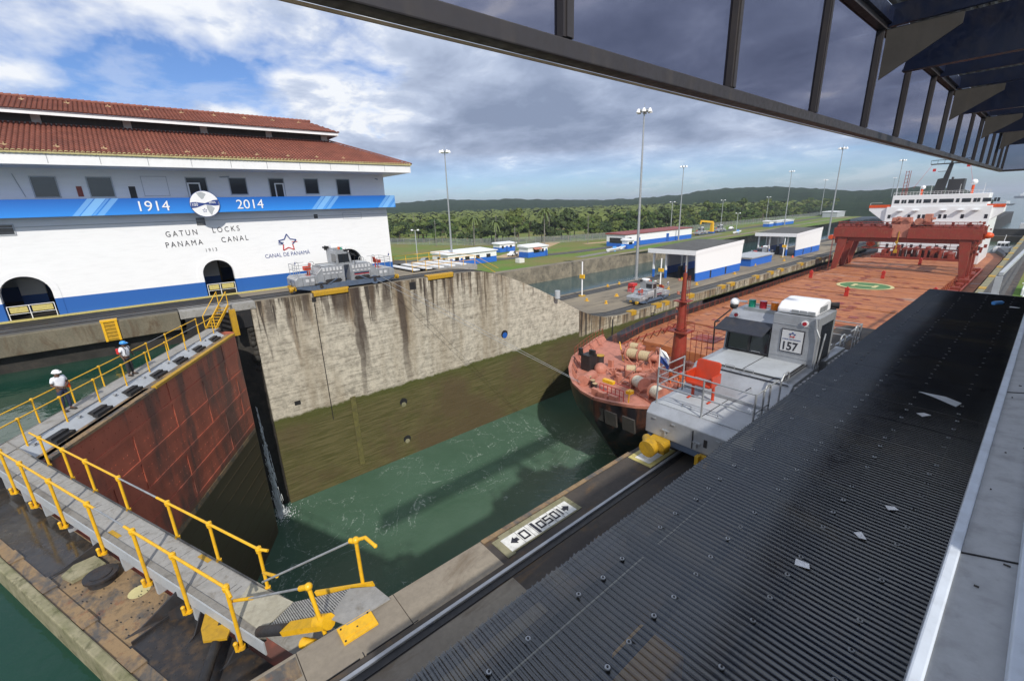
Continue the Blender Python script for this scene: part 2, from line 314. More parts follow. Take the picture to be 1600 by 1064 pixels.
# ------------------------------------------------------------------ mesh helpers
class MB:
    def __init__(s): s.starts = []; s.v = []; s.f = []; s.mi = []; s.sm = []; s.M = None; s.k = 0
    def add(s, vs, fs, smooth=False):
        o = len(s.v); s.starts.append((o, len(s.f)))
        for p in vs:
            p = Vector(p)
            if s.M is not None: p = s.M @ p
            s.v.append(p)
        for f in fs: s.f.append([o + i for i in f]); s.mi.append(s.k); s.sm.append(smooth)
        return s
    def each(s, name, mat, parent=None, per=1, bevel=0):   # every primitive becomes an object of its own
        out = []; st_ = s.starts + [(len(s.v), len(s.f))]
        for i in range(0, len(s.starts), per):
            (v0, f0), (v1, f1) = st_[i], st_[min(i + per, len(st_) - 1)]; q = MB(); q.v = s.v[v0:v1]; q.f = [[k - v0 for k in f] for f in s.f[f0:f1]]; q.mi = s.mi[f0:f1]; q.sm = s.sm[f0:f1]; out.append(q.build(name, mat, parent, bevel))
        return out
    def box(s, x0, x1, y0, y1, z0, z1):
        return s.add([(x0, y0, z0), (x1, y0, z0), (x1, y1, z0), (x0, y1, z0), (x0, y0, z1), (x1, y0, z1), (x1, y1, z1), (x0, y1, z1)],
                     [(0, 3, 2, 1), (4, 5, 6, 7), (0, 1, 5, 4), (1, 2, 6, 5), (2, 3, 7, 6), (3, 0, 4, 7)])
    def cyl(s, a, b, r0, r1=None, n=8, cap=True):
        a = Vector(a); b = Vector(b); r1 = r0 if r1 is None else r1; d = (b - a).normalized()
        u = d.orthogonal().normalized(); w = d.cross(u); vs = []
        for i in range(n):
            c, t = math.cos(2 * math.pi * i / n), math.sin(2 * math.pi * i / n); vs += [a + (u * c + w * t) * r0, b + (u * c + w * t) * r1]
        s.add(vs, [(2 * i, 2 * ((i + 1) % n), 2 * ((i + 1) % n) + 1, 2 * i + 1) for i in range(n)], n > 5)
        if cap: s.add([vs[2 * i] for i in range(n)], [tuple(range(n))[::-1]]); s.add([vs[2 * i + 1] for i in range(n)], [tuple(range(n))])
        return s
    def path(s, pts, r, n=6):
        for a, b in zip(pts[:-1], pts[1:]): s.cyl(a, b, r, n=n)
        return s
    def bar(s, a, b, w, h):   # rectangular bar, h along z-ish
        a = Vector(a); b = Vector(b); d = (b - a).normalized(); up = Vector((0, 0, 1)) if abs(d.z) < .95 else Vector((0, 1, 0))
        u = d.cross(up).normalized(); t = u.cross(d); vs = []
        for p in (a, b):
            for i, j in ((-1, -1), (1, -1), (1, 1), (-1, 1)): vs.append(p + u * i * w / 2 + t * j * h / 2)
        return s.add(vs, [(0, 1, 2, 3), (7, 6, 5, 4), (0, 4, 5, 1), (1, 5, 6, 2), (2, 6, 7, 3), (3, 7, 4, 0)])
    def prism(s, pts, off):   # polygon (3d pts) extruded by vector off
        off = Vector(off); n = len(pts); P = [Vector(p) for p in pts]; s.add(P + [p + off for p in P], [tuple(range(n))[::-1], tuple(range(n, 2 * n))] + [(i, (i + 1) % n, n + (i + 1) % n, n + i) for i in range(n)]); return s
    def ball(s, c, r, n=10, m=6, sc=(1, 1, 1)):
        vs = [(c[0], c[1], c[2] + r * sc[2])]
        for j in range(1, m):
            a = math.pi * j / m
            for i in range(n): b = 2 * math.pi * i / n; vs.append((c[0] + r * sc[0] * math.sin(a) * math.cos(b), c[1] + r * sc[1] * math.sin(a) * math.sin(b), c[2] + r * sc[2] * math.cos(a)))
        vs.append((c[0], c[1], c[2] - r * sc[2])); fs = [(0, 1 + i, 1 + (i + 1) % n) for i in range(n)]
        for j in range(m - 2):
            for i in range(n): p = 1 + j * n; fs.append((p + i, p + n + i, p + n + (i + 1) % n, p + (i + 1) % n))
        p = 1 + (m - 2) * n; L = len(vs) - 1; fs += [(p + i, L, p + (i + 1) % n) for i in range(n)]
        return s.add(vs, fs, True)
    def disc(s, c, r, n=24, r2=0, z=0):
        c = Vector(c)
        if not r2: return s.add([c + Vector((r * math.cos(2 * math.pi * i / n), r * math.sin(2 * math.pi * i / n), 0)) for i in range(n)], [tuple(range(n))])
        vs = []
        for i in range(n): a = 2 * math.pi * i / n; vs += [c + Vector((r * math.cos(a), r * math.sin(a), 0)), c + Vector((r2 * math.cos(a), r2 * math.sin(a), 0))]
        return s.add(vs, [(2 * i, 2 * ((i + 1) % n), 2 * ((i + 1) % n) + 1, 2 * i + 1) for i in range(n)])
    def build(s, name, mats, parent=None, bevel=0, fix=True):
        me = bpy.data.meshes.new(name); me.from_pydata([tuple(p) for p in s.v], [], s.f)
        if not isinstance(mats, (list, tuple)): mats = [mats]
        for k in mats: me.materials.append(M_(k) if isinstance(k, str) else k)
        me.polygons.foreach_set('material_index', s.mi); me.polygons.foreach_set('use_smooth', s.sm)
        if fix:
            bm = bmesh.new(); bm.from_mesh(me); bmesh.ops.recalc_face_normals(bm, faces=bm.faces); bm.to_mesh(me); bm.free()
        me.update(); o = bpy.data.objects.new(name, me); COL.objects.link(o)
        if parent: o.parent = parent; o.matrix_parent_inverse = parent_inv(parent)
        if bevel: b = o.modifiers.new('bevel', 'BEVEL'); b.width = bevel; b.segments = 2; b.limit_method = 'ANGLE'
        return o
WP = set()
def parent_inv(p): return Matrix.Translation(-p.location) if p.name in WP else Matrix.Identity(4)
def tag(o, label=None, cat=None, group=None, kind=None):
    if label: o['label'] = label
    if cat: o['category'] = cat
    if group: o['group'] = group
    if kind: o['kind'] = kind
    return o
def empty(name, loc, rz=0, label=None, cat=None, group=None):
    o = bpy.data.objects.new(name, None); COL.objects.link(o); o.location = loc; o.rotation_euler = (0, 0, rz); o.empty_display_size = .3
    return tag(o, label, cat, group)
def wempty(name, loc, label=None, cat=None, group=None):   # a thing whose parts are written in world coordinates
    o = empty(name, loc, 0, label, cat, group); WP.add(o.name); return o
def copy_tree(o, parent=None):
    c = o.copy(); COL.objects.link(c); c.parent = parent
    for ch in [x for x in list(COL.objects) if x.parent == o]: copy_tree(ch, c)
    return c
def text(s, name, mat, size, origin, ux, uy, parent=None, ext=.008, align='LEFT', sx=1.0, spacing=1.0, bold=0):
    cu = bpy.data.curves.new(name, 'FONT'); cu.body = s; cu.size = size; cu.extrude = ext; cu.align_x = align; cu.space_character = spacing; cu.offset = bold; cu.resolution_u = 4
    tmp = bpy.data.objects.new(name, cu); COL.objects.link(tmp); bpy.context.view_layer.update(); dg = bpy.context.evaluated_depsgraph_get(); me = bpy.data.meshes.new_from_object(tmp.evaluated_get(dg)); bpy.data.objects.remove(tmp)
    ux = Vector(ux).normalized(); uy = Vector(uy).normalized(); uz = ux.cross(uy); mt = Matrix((ux * sx, uy, uz)).transposed().to_4x4(); mt.translation = Vector(origin); me.transform(mt); me.materials.clear(); me.materials.append(M_(mat))
    o = bpy.data.objects.new(name, me); COL.objects.link(o)
    if parent: o.parent = parent; o.matrix_parent_inverse = parent_inv(parent)
    return o
def skin(name, verts, edges, radii, mat, parent=None, sub=1, root=0):
    me = bpy.data.meshes.new(name); me.from_pydata(verts, edges, []); o = bpy.data.objects.new(name, me); COL.objects.link(o); me.materials.append(M_(mat))
    if parent: o.parent = parent; o.matrix_parent_inverse = parent_inv(parent)
    o.modifiers.new('skin', 'SKIN').use_smooth_shade = True
    for i, r in enumerate(radii):
        k = me.skin_vertices[0].data[i]; k.radius = r if isinstance(r, tuple) else (r, r)
    me.skin_vertices[0].data[root].use_root = True
    if sub: q = o.modifiers.new('sub', 'SUBSURF'); q.levels = sub; q.render_levels = sub
    return o
# ================================================================== SETTING
def st(o): return tag(o, kind='structure')
XN, XF = -6.28, -39.9
def prof(y):   # wall-top height along the lock: level, then the locomotive incline, then the lower level
    P = [(-1000, 0), (26.0, 0), (27.7, -.08), (29.4, -.32), (31.2, -.80), (32.9, -1.4), (35.0, -2.3), (37.3, -3.35), (40.3, -4.85), (42.4, -6.0), (45.1, -7.45), (48, -8.7), (51, -9.5), (55, -9.9), (5000, -9.9)]
    for a, b in zip(P[:-1], P[1:]):
        if y <= b[0]: return a[1] + (b[1] - a[1]) * (y - a[0]) / (b[0] - a[0])
    return -9.9
YS = [-40, -10, 26.0, 27.7, 29.4, 31.2, 32.9, 35.0, 37.3, 40.3, 42.4, 45.1, 48, 51, 55, 90, 150, 250, 340]
def wallblock(mb, x0, x1, ys, zb, dz=0, side0=True, side1=True):
    for a, b in zip(ys[:-1], ys[1:]):
        za, zb_ = prof(a) + dz, prof(b) + dz
        mb.k = 1; mb.add([(x0, a, za), (x1, a, za), (x1, b, zb_), (x0, b, zb_)], [(0, 1, 2, 3)])
        mb.k = 0
        for x in ([x0] if side0 else []) + ([x1] if side1 else []): mb.add([(x, a, za), (x, b, zb_), (x, b, zb), (x, a, zb)], [(0, 1, 2, 3)])
    mb.k = 0
    for y in (ys[0], ys[-1]): mb.add([(x0, y, zb), (x1, y, zb), (x1, y, prof(y) + dz), (x0, y, prof(y) + dz)], [(0, 1, 2, 3)])
# --- centre wall
cw = wempty('lock_wall', (-48, 0, -25), 'tall stained concrete centre wall whose top drops in a curve to the lower level', 'lock wall')
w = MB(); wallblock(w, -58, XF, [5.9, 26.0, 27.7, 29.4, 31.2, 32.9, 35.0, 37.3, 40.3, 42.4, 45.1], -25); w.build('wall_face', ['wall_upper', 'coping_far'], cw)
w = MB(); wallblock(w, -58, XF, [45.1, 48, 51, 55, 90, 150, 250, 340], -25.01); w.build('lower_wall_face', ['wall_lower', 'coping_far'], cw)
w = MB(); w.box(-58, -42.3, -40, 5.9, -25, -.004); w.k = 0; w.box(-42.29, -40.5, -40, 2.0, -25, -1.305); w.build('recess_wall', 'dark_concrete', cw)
w = MB(); w.box(-42.3, XF, -40, 1.3, -1.3, 0.0); w.build('overhang', 'overhang', cw, bevel=.05)
w = MB(); w.box(-41.9, XF + .05, 1.35, 6.3, -.55, .02); w.build('landing_slab', 'walk_grey', cw, bevel=.03)
w = MB(); w.box(-41.5, XF + .0, 1.6, 5.85, -1.95, -.56); w.build('steel_beam', 'dark', cw)
w = MB()
for i in range(9):    # crumbling quoin edge under the slab
    z = -2.2 - i * .42; w.ball((XF - .35 + rnd.uniform(-.12, .12), 5.75 + rnd.uniform(-.1, .12), z), rnd.uniform(.28, .42), 7, 5)
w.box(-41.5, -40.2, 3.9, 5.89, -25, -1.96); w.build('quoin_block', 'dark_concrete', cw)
w = MB()   # groove strip, recesses and ladder holes in the face
w.box(XF - .05, XF + .10, 12.55, 13.05, -17.7, -10.3); w.build('timber_strip', 'timber_algae', cw)
w = MB()
for y, z, r in ((17.9, -12.5, .42), (17.85, -16.8, .42), (31.7, -8.05, .5), (62, -12.2, .6), (47.5, -13.5, .5)):
    w.cyl((XF - .3, y, z), (XF + .012, y, z), r, n=20)
w.box(XF - .2, XF + .012, 7.75, 8.25, -9.6, -9.2); w.box(XF - .2, XF + .015, 10.6, 10.95, -.75, -.35); w.box(XF - .2, XF + .015, 19.9, 20.6, -1.0, -.25)
w.build('wall_hole', 'dark', cw)
w = MB()
for y, z, r in ((17.9, -12.8, .26), (17.85, -17.05, .26)): w.cyl((XF - .2, y, z), (XF + .02, y, z), r, n=12)
w.build('hole_mud', 'moss_edge', cw)
w = MB(); w.cyl((XF - .2, 31.75, -8.2), (XF + .03, 31.75, -8.2), .36, n=14); w.build('blue_valve', 'blue_paint', cw)
w = MB()
for i in range(22): w.box(XF + .01, XF + .16, 62.9, 63.5, -18.6 + i * .36, -18.54 + i * .36)
w.box(XF + .01, XF + .05, 62.85, 62.9, -18.6, -10.9); w.box(XF + .01, XF + .05, 63.5, 63.55, -18.6, -10.9); w.build('wall_ladder', 'dark', cw)
w = MB(); w.box(XF - .01, XF + .03, 10.72, 10.78, -12, -.9); w.box(XF - .01, XF + .03, 52.5, 52.75, -18.8, -10.1); w.each('wall_joint', 'dark', cw)
# --- near (side) wall
nw = wempty('lock_wall', (5, 10, -25), 'grey concrete side wall carrying the nearest locomotive track beside the chamber', 'lock wall')
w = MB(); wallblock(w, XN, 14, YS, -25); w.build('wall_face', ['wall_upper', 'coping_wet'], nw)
# lower canal-side track wall seen past the roof, and its coping band
w = MB(); w.box(XN - .05, XN + .9, 58, 339, -10.1, -9.86); w.build('coping_band', 'moss_edge', nw)
def plate(name, x0, x1, y0, y1, mat, z=0.006, t=.02, par=nw, bev=.004):
    w = MB(); w.box(x0, x1, y0, y1, z - t, z); return w.build(name, mat, par)
plate('coping_slab', XN - .01, -5.52, -6, .56, 'coping', .012); plate('coping_slab', XN - .01, -5.52, .575, 2.2, 'coping', .014); plate('coping_slab', XN - .01, -5.50, 2.215, 4.14, 'coping', .010)
plate('coping_slab', -5.50, -5.40, -6, 4.14, 'coping_wet', .012); plate('coping_slab', -5.14, -4.2, -6, 4.06, 'coping', .012)
plate('rust_plate', -6.22, -5.85, -1.4, .54, 'rust_deck', .022)
plate('edge_strip', XN - .02, -6.19, 4.16, 9.2, 'rust_deck', .018)
w = MB(); w.box(-6.24, -5.89, 1.19, 1.76, 0, .045); w.box(-6.14, -5.98, 1.24, 1.71, .045, .052); w.build('yellow_cover', 'yellow', nw)
w = MB()
for x, y in ((-6.19, 1.24), (-5.93, 1.23), (-6.20, 1.70), (-6.06, 1.47)): w.cyl((x, y, .04), (x, y, .056), .016, n=8)
w.build('bolt_hole', 'dark', nw)
w = MB()
for a in ((-5.53, -5.515, 1.4, 2.3), (-5.6, -5.52, 1.36, 1.375), (-5.535, -5.52, -.6, 1.3)): w.box(a[0], a[1], a[2], a[3], 0, .0175)
w.each('cover_gap', 'dark', nw)
# slot rail (conductor) : dark slot with bright rail
w = MB(); w.box(-5.38, -5.17, -6, 26, -.05, .016); w.build('rail_slot', 'dark', nw)
w = MB(); w.box(-5.37, -5.30, -6, 26, -.02, .06); w.build('rail', 'steel', nw, bevel=.01)
w = MB(); w.box(-3.85, -3.78, -6, 26, -.02, .06); w.build('rail', 'steel', nw)
w = MB(); w.box(-4.72, -4.45, -6, 26, -.02, .03); w.build('rack_rail', 'darkmetal', nw)
w = MB(); w.box(-6.15, -5.45, 9.0, 9.12, 0, .012); w.box(-6.15, -6.03, 9.12, 10.2, 0, .012); w.box(-5.57, -5.45, 9.12, 10.2, 0, .012); w.build('yellow_border', 'pale_yellow', nw); plate('pale_panel', -6.02, -5.58, 9.13, 10.2, 'signwhite', .01)
# ---- painted marking panel on the coping
w = MB(); w.box(-6.02, -5.63, 4.46, 6.36, 0, .022); 
sgn = w.build('number_panel', 'signwhite', nw)
w = MB(); w.box(-6.10, -5.56, 4.30, 4.5, 0, .018); w.box(-6.16, -5.6, 4.5, 6.5, 0, .015); w.build('panel_bed', 'moss_edge', nw)
def U(u, v): return (-5.825 - v, u, .028)   # u along the wall, v towards the water = letter tops
def stroke(mb, segs, u0, h=.20, wd=.15, t=.042):
    for (a, b, c, d) in segs:
        x0, x1 = u0 + a * wd, u0 + c * wd; y0, y1 = (b - .5) * h, (d - .5) * h
        if abs(x0 - x1) < 1e-6: mb.add([U(x0 - t / 2, min(y0, y1) - t / 2), U(x0 + t / 2, min(y0, y1) - t / 2), U(x0 + t / 2, max(y0, y1) + t / 2), U(x0 - t / 2, max(y0, y1) + t / 2)], [(0, 1, 2, 3)])
        else: mb.add([U(min(x0, x1) - t / 2, y0 - t / 2), U(max(x0, x1) + t / 2, y0 - t / 2), U(max(x0, x1) + t / 2, y0 + t / 2), U(min(x0, x1) - t / 2, y0 + t / 2)], [(0, 1, 2, 3)])
O_ = [(0, 0, 0, 1), (1, 0, 1, 1), (.15, 0, .85, 0), (.15, 1, .85, 1)]
S_ = [(0, 1, 1, 1), (0, .5, 0, 1), (0, .5, 1, .5), (1, 0, 1, .5), (0, 0, 1, 0)]
w = MB()
def arrow(u, sgn_): 
    w.add([U(u, 0), U(u + sgn_ * .13, .11), U(u + sgn_ * .13, -.11)], [(0, 1, 2)]); w.add([U(u + sgn_ * .12, .05), U(u + sgn_ * .20, .05), U(u + sgn_ * .20, -.05), U(u + sgn_ * .12, -.05)], [(0, 1, 2, 3)])
arrow(4.58, 1); arrow(6.30, -1)
stroke(w, O_, 4.88); stroke(w, [(0, -.25, 0, 1.15)], 5.26, t=.07)
stroke(w, [(0, 0, 0, .9), (1, 0, 1, .9), (.15, 0, .85, 0), (.15, .9, .85, .9)], 5.36, .19, .13); stroke(w, S_, 5.57, .20, .13); stroke(w, O_, 5.79, .20, .12); stroke(w, [(0, 0, 0, 1)], 6.02)
w.build('marking', 'inkdark', sgn, fix=False)
w = MB()
for u in (4.83, 5.1, 5.2, 5.53, 5.75, 5.98, 6.1): w.add([U(u - .004, .195), U(u + .004, .195), U(u + .004, -.195), U(u - .004, -.195)], [(0, 1, 2, 3)])
w.build('panel_joint', 'inkdark', sgn, fix=False)
# ---- ground
g = MB(); g.add([(-5000, -1000, -9.95), (-91, -1000, -9.95), (-91, 340, -9.95), (-105, 520, -9.95), (-120, 700, -9.95), (-5000, 700, -9.95)], [(0, 1, 2, 3, 4, 5)]); st(g.build('ground', 'grass'))
g = MB(); g.add([(14, 20, -9.95), (700, 20, -9.95), (700, 480, -9.95), (14, 480, -9.95)], [(0, 1, 2, 3)]); g.box(-6, 14, 340, 480, -28, -9.95); st(g.build('ground', 'grass'))
g = MB(); g.add([(-2.0, 56, -9.87), (14, 56, -9.87), (14, 340, -9.87), (-2.0, 340, -9.87)], [(0, 1, 2, 3)]); st(g.build('ground', 'grass'))
g = MB(); g.box(-6000, 4000, 341, 30000, -40, -26); st(g.build('sea', 'sea'))
g = MB(); g.box(-42, -6, -5.5, 345, -25, -18.8); st(g.build('lock_water', 'lock_water'))
g = MB(); g.add([(x, y, -2.42) for x, y in ((-42.29, -60), (10, -60), (10, .1), (-6.9, .1), (-21.3, -5.4), (-37.3, 3.1), (-42.29, 3.1))], [(0, 1, 2, 3, 4, 5, 6)]); st(g.build('upper_water', 'upper_water'))
g = MB(); g.add([(-92, 30, -14.2), (-57.9, 30, -14.2), (-57.9, 420, -14.2), (-106, 560, -14.2), (-106, 420, -14.2)], [(0, 1, 2, 3, 4)]); st(g.build('lane_water', 'lane_water'))
# far bank wall of the other lane
w = MB(); n = 60
for i in range(n):
    a, b = 30 + i * 7, 37 + i * 7; xa = -90.6 - max(0, a - 110) * .05; xb = -90.6 - max(0, b - 110) * .05
    w.k = 1; w.add([(xa, a, -9.9), (xa - 2.4, a, -9.85), (xb - 2.4, b, -9.85), (xb, b, -9.9)], [(0, 1, 2, 3)])
    w.k = 0; w.add([(xa, a, -9.9), (xb, b, -9.9), (xb + .5, b, -20), (xa + .5, a, -20)], [(0, 1, 2, 3)])
tag(w.build('bank_wall', ['rock', 'coping_far']), 'rough pale stone and concrete bank wall along the far side of the second lane', 'wall')
# paths on the far bank
def ribbon(name, pts, wd, mat, z):
    w = MB()
    for (x0, y0), (x1, y1) in zip(pts[:-1], pts[1:]):
        d = Vector((x1 - x0, y1 - y0, 0)).normalized(); nrm = Vector((-d.y, d.x, 0)) * wd / 2
        w.add([Vector((x0, y0, z)) - nrm, Vector((x0, y0, z)) + nrm, Vector((x1, y1, z)) + nrm, Vector((x1, y1, z)) - nrm], [(0, 1, 2, 3)])
    return st(w.build(name, mat))
ribbon('road', [(-260, 20), (-150, 62), (-118, 80), (-110, 120), (-112, 170), (-118, 330), (-125, 480)], 5, 'asphalt', -9.90)
ribbon('path', [(-118, 95), (-130, 118), (-150, 150)], 9, 'tan', -9.925)
ribbon('path', [(-98, 110), (-104, 160), (-108, 230)], 3.2, 'kerb_grey', -9.93)
ribbon('path', [(-130, 150), (-122, 190), (-124, 260)], 4, 'tan', -9.92)
# tracks on the centre wall
def track(x, y0, y1, name, label):
    t = wempty(name, (x, y0, prof(y0)), label, 'track'); 
    ys = [y0] + [y for y in YS if y0 < y < y1] + [y1]
    for dx, wd, h, mt, nm in ((-.76, .07, .07, 'darkmetal', 'rail'), (.76, .07, .07, 'darkmetal', 'rail'), (0, .3, .03, 'dark', 'rack_rail'), (-1.15, .12, .03, 'dark', 'slot')):
        w = MB()
        for a, b in zip(ys[:-1], ys[1:]): w.bar((x + dx, a, prof(a) + h / 2), (x + dx, b, prof(b) + h / 2), wd, h)
        w.build(nm, mt, t)
    w = MB()
    for a, b in zip(ys[:-1], ys[1:]): w.add([(x - 1.3, a, prof(a) + .006), (x + 1.3, a, prof(a) + .006), (x + 1.3, b, prof(b) + .006), (x - 1.3, b, prof(b) + .006)], [(0, 1, 2, 3)])
    w.build('track_bed', 'roofing_grey', t)
track(-41.7, -40, 340, 'rail_track', 'dark locomotive track along the chamber edge of the centre wall')
track(-55.6, 56, 340, 'rail_track', 'dark locomotive track on the centre wall next to the second lane')
track(-4.2, 58, 338, 'rail_track', 'grey locomotive track on the lower side wall past the roof')
concrete('landing', (.42, .40, .32), (.34, .32, .25), (.25, .23, .18), 2.5)
# ================================================================== GATE LEAVES
def frame(origin, u):
    u = Vector((*u, 0)).normalized(); v = Vector((-u.y, u.x, 0)); return u, v, Matrix(((u.x, v.x, 0, origin[0]), (u.y, v.y, 0, origin[1]), (0, 0, 1, 0), (0, 0, 0, 1)))
def handrail(T, pts_base, pts_top, r=.032, clamps=True, mat='yellow', parent=None, knee=None):
    for i, (a, b) in enumerate(zip(pts_base, pts_top)):
        w = MB(); w.cyl(a, b, r, n=8); w.cyl(Vector(b) - Vector((0, 0, .07)), Vector(b) + Vector((0, 0, .05)), r * 1.55, n=8); w.cyl(a, Vector(a) + Vector((0, 0, .06)), r * 1.8, n=8)
        if knee: w.cyl(Vector(a) + Vector(knee), Vector(a) + Vector(knee) + Vector((0, 0, .22)), r * .9, n=7); w.bar(Vector(a) + Vector((0, 0, .02)), Vector(a) + Vector(knee), .09, .03)
        w.build('rail_post', mat, T)
# leaf 1: far hinge -> mitre.  local +u runs hinge->mitre, v points to the lower chamber
u1, v1, T1 = frame((-36.4, 4.0), (.879, -.477)); 
L1 = 17.4
g1 = wempty('lock_gate', (-29, 0, -25), 'far leaf of the closed gate, dark red riveted steel with two workers on it', 'lock gate')
w = MB(); w.M = T1; w.box(0, L1, -2.2, 0, -25, -1.52); w.cyl((0, -1.1, -25), (0, -1.1, -1.53), 1.08, n=20); w.build('leaf_plating', 'gate_red', g1)
w = MB(); w.M = T1     # raised riveted girders and seams
for z in (-2.9, -4.4, -5.9, -7.4, -8.75): w.box(0, L1 - .02, 0, .035, z, z + .16)
for x, z0, z1 in ((2.2, -4.3, -1.6), (5.5, -5.8, -3), (9, -4.3, -1.6), (9, -8.7, -6), (3.8, -8.7, -6), (12.5, -5.8, -3), (14.5, -8.7, -4.4), (1.1, -7.3, -4.4)): w.box(x, x + .09, 0, .03, z0, z1)
w.build('girder_seam', 'gate_red', g1)
w = MB(); w.M = T1
for z in [-1.9 - i * .42 for i in range(17)]:
    for i in range(64): 
        if (i * 7 + int(z * 10)) % 3: w.box(.25 + i * .27, .285 + i * .27, .0, .018, z, z + .035)
tag(w.build('rivets', 'gate_red', g1, fix=False), kind='stuff')
w = MB(); w.M = T1; w.box(0, L1, -.02, .035, -9.35, -9.05); w.build('fender_beam', 'rust_deck', g1); w = MB(); w.M = T1
for z in [-10.2 - i * 1.1 for i in range(14)]: w.box(0, L1, 0, .02, z, z + .04)
w.build('lower_seam', 'gate_red', g1)
w = MB(); w.M = T1; w.box(.1, 10.2, -.10, .14, -1.6, -1.44); w.build('yellow_lip', 'ochre', g1, bevel=.02)
w = MB(); w.M = T1; w.box(10.25, L1 - .5, -.35, .12, -1.62, -1.5); w.box(.1, L1 - .5, -.5, -.14, -1.56, -1.50); w.build('top_ledge', 'rust_deck', g1)
w = MB(); w.M = T1; w.prism([(.2, -1.02, -1.13), (.2, -.95, -1.17), (.2, -.52, -1.52), (.2, -1.02, -1.52)], (L1 - .6, 0, 0)); w.build('side_panel', 'lightgrey', g1)
for i in range(7):
    w = MB(); w.M = T1; x = 1.0 + i * 2.3; w.box(x, x + 1.0, -.62, -.42, -1.5, -1.36); w.box(x + .05, x + .95, -.82, -.6, -1.40, -1.26); w.build('machinery_box', 'dark', g1)
    w = MB(); w.M = T1; w.box(x + 1.3, x + 1.42, -.93, -.78, -1.25, -1.18); w.build('bracket', 'galv', g1)
w = MB(); w.M = T1; w.box(-.6, L1 + .2, -1.85, -1.03, -1.2, -1.12); w.build('walkway', 'walk_grey', g1)
w = MB(); w.M = T1; w.box(-.6, L1, -1.05, -1.02, -1.3, -1.105); w.box(-.6, L1, -1.88, -1.85, -1.4, -1.105); w.build('walkway_edge', 'kerb_grey', g1)
r1 = MB(); r1.M = T1
us = [.7 + i * 1.95 for i in range(9)]
def rail_line(T, M4, us, v, z, name, top=1.03, r=.032, u_end=None, knee=None):
    for x in us:
        w = MB(); w.M = M4; w.cyl((x, v, z), (x, v, z + top), r, n=8); w.cyl((x, v, z + top - .07), (x, v, z + top + .05), r * 1.6, n=8); w.cyl((x, v, z), (x, v, z + .07), r * 1.7, n=8)
        w.ball((x, v, z + top), r * 1.9, 8, 5)
        if knee: w.cyl((x + .02, v + knee, z + .02), (x + .02, v + knee, z + .2), r * 1.0, n=7); w.bar((x, v, z + .03), (x + .02, v + knee, z + .03), .1, .04); w.ball((x + .02, v + knee, z + .2), r * 1.25, 7, 5)
        w.build('rail_post', 'yellow', T)
gr1 = wempty('handrail', (-29, 1, -1.1), 'yellow pipe handrail on the chamber side of the far gate walkway', 'handrail')
rail_line(gr1, T1, us, -.93, -1.4, 'rail_post', 1.28)
w = MB(); w.M = T1; w.cyl((us[2], -.93, -.12), (us[-1] + .9, -.93, -.12), .028); w.cyl((us[0], -.93, -.12), (us[1], -.93, -.12), .028); w.build('top_rail', 'yellow', gr1)
w = MB(); w.M = T1; w.cyl((us[1], -.93, -.12), (us[2], -.93, -.12), .016); w.build('chain', 'galv', gr1)
gr2 = wempty('handrail', (-29, -1, -1.1), 'yellow pipe handrail behind the two workers on the upstream side of the far gate', 'handrail')
rail_line(gr2, T1, us, -1.87, -1.3, 'rail_post', 1.2)
w = MB(); w.M = T1; w.cyl((us[3], -1.87, -.1), (us[-1] + 1.5, -1.87, -.1), .028); w.cyl((us[0], -1.87, -.1), (us[2], -1.87, -.1), .028); w.build('top_rail', 'yellow', gr2)
w = MB(); w.M = T1; w.cyl((us[2], -1.87, -.1), (us[3], -1.87, -.1), .016); w.build('chain', 'galv', gr2)
# leaf 2: near hinge -> mitre ; +u hinge->mitre, local -v = lower chamber so use y = -v upstream
u2, v2, T2 = frame((-10.06, .28), (-.923, -.384)); L2 = 14.2   # v2 = u rotated +90deg -> points upstream
g2 = wempty('lock_gate', (-14, -3, -25), 'near leaf of the closed lock gate with rusty deck plates and a grey walkway', 'lock gate')
w = MB(); w.M = T2; w.box(-2.6, L2 - 1.2, .03, 2.2, -25, -2.0); w.build('leaf_plating', 'gate_red', g2)
w = MB(); w.M = T2; w.box(-2.6, L2 - .9, .72, 2.08, -2.0, -1.86); w.build('deck', 'rust_deck', g2)
w = MB(); w.M = T2; w.box(-2.8, L2 - .6, 2.08, 2.27, -3.6, -1.76); w.build('edge_beam', 'moss_edge', g2, bevel=.03)
w = MB(); w.M = T2; w.box(-2.6, L2 + .2, 1.82, 2.07, -1.9, -1.82)
for i in range(6): w.box(.5 + i * 2.1, 1.1 + i * 2.1, 1.80, 2.07, -1.86, -1.785)
w.build('edge_timber', 'rust_deck', g2)
w = MB(); w.M = T2; w.box(-2.6, 1.25, .72, 1.82, -1.86, -1.845); w.build('dark_deck_plate', 'wet_deck', g2)
w = MB(); w.M = T2; w.prism([(5.2, 1.85, -1.86), (5.35, .75, -1.86), (12.5, .75, -1.86), (12.5, 1.8, -1.86), (8.2, 1.82, -1.86)], (0, 0, .008)); w.build('rain_puddle', 'puddle', g2)
w = MB(); w.M = T2
for i in range(12):
    for j in range(7):
        x, y = -2.3 + i * .29 + (j % 2) * .12, .86 + j * .14
        if rnd.random() < .85: w.cyl((x, y, -1.85), (x, y, -1.835), .011, n=6)
tag(w.build('rivets', 'bracket_grey', g2), kind='stuff')
w = MB(); w.M = T2
for i in range(46):
    x, y = rnd.uniform(1.4, 4.6), rnd.uniform(.85, 1.75); w.box(x, x + .05, y, y + .02, -1.862, -1.852)
tag(w.build('drain_slots', 'dark', g2), kind='stuff')
w = MB(); w.M = T2
w.box(1.25, 1.28, .75, 1.75, -1.87, -1.78)
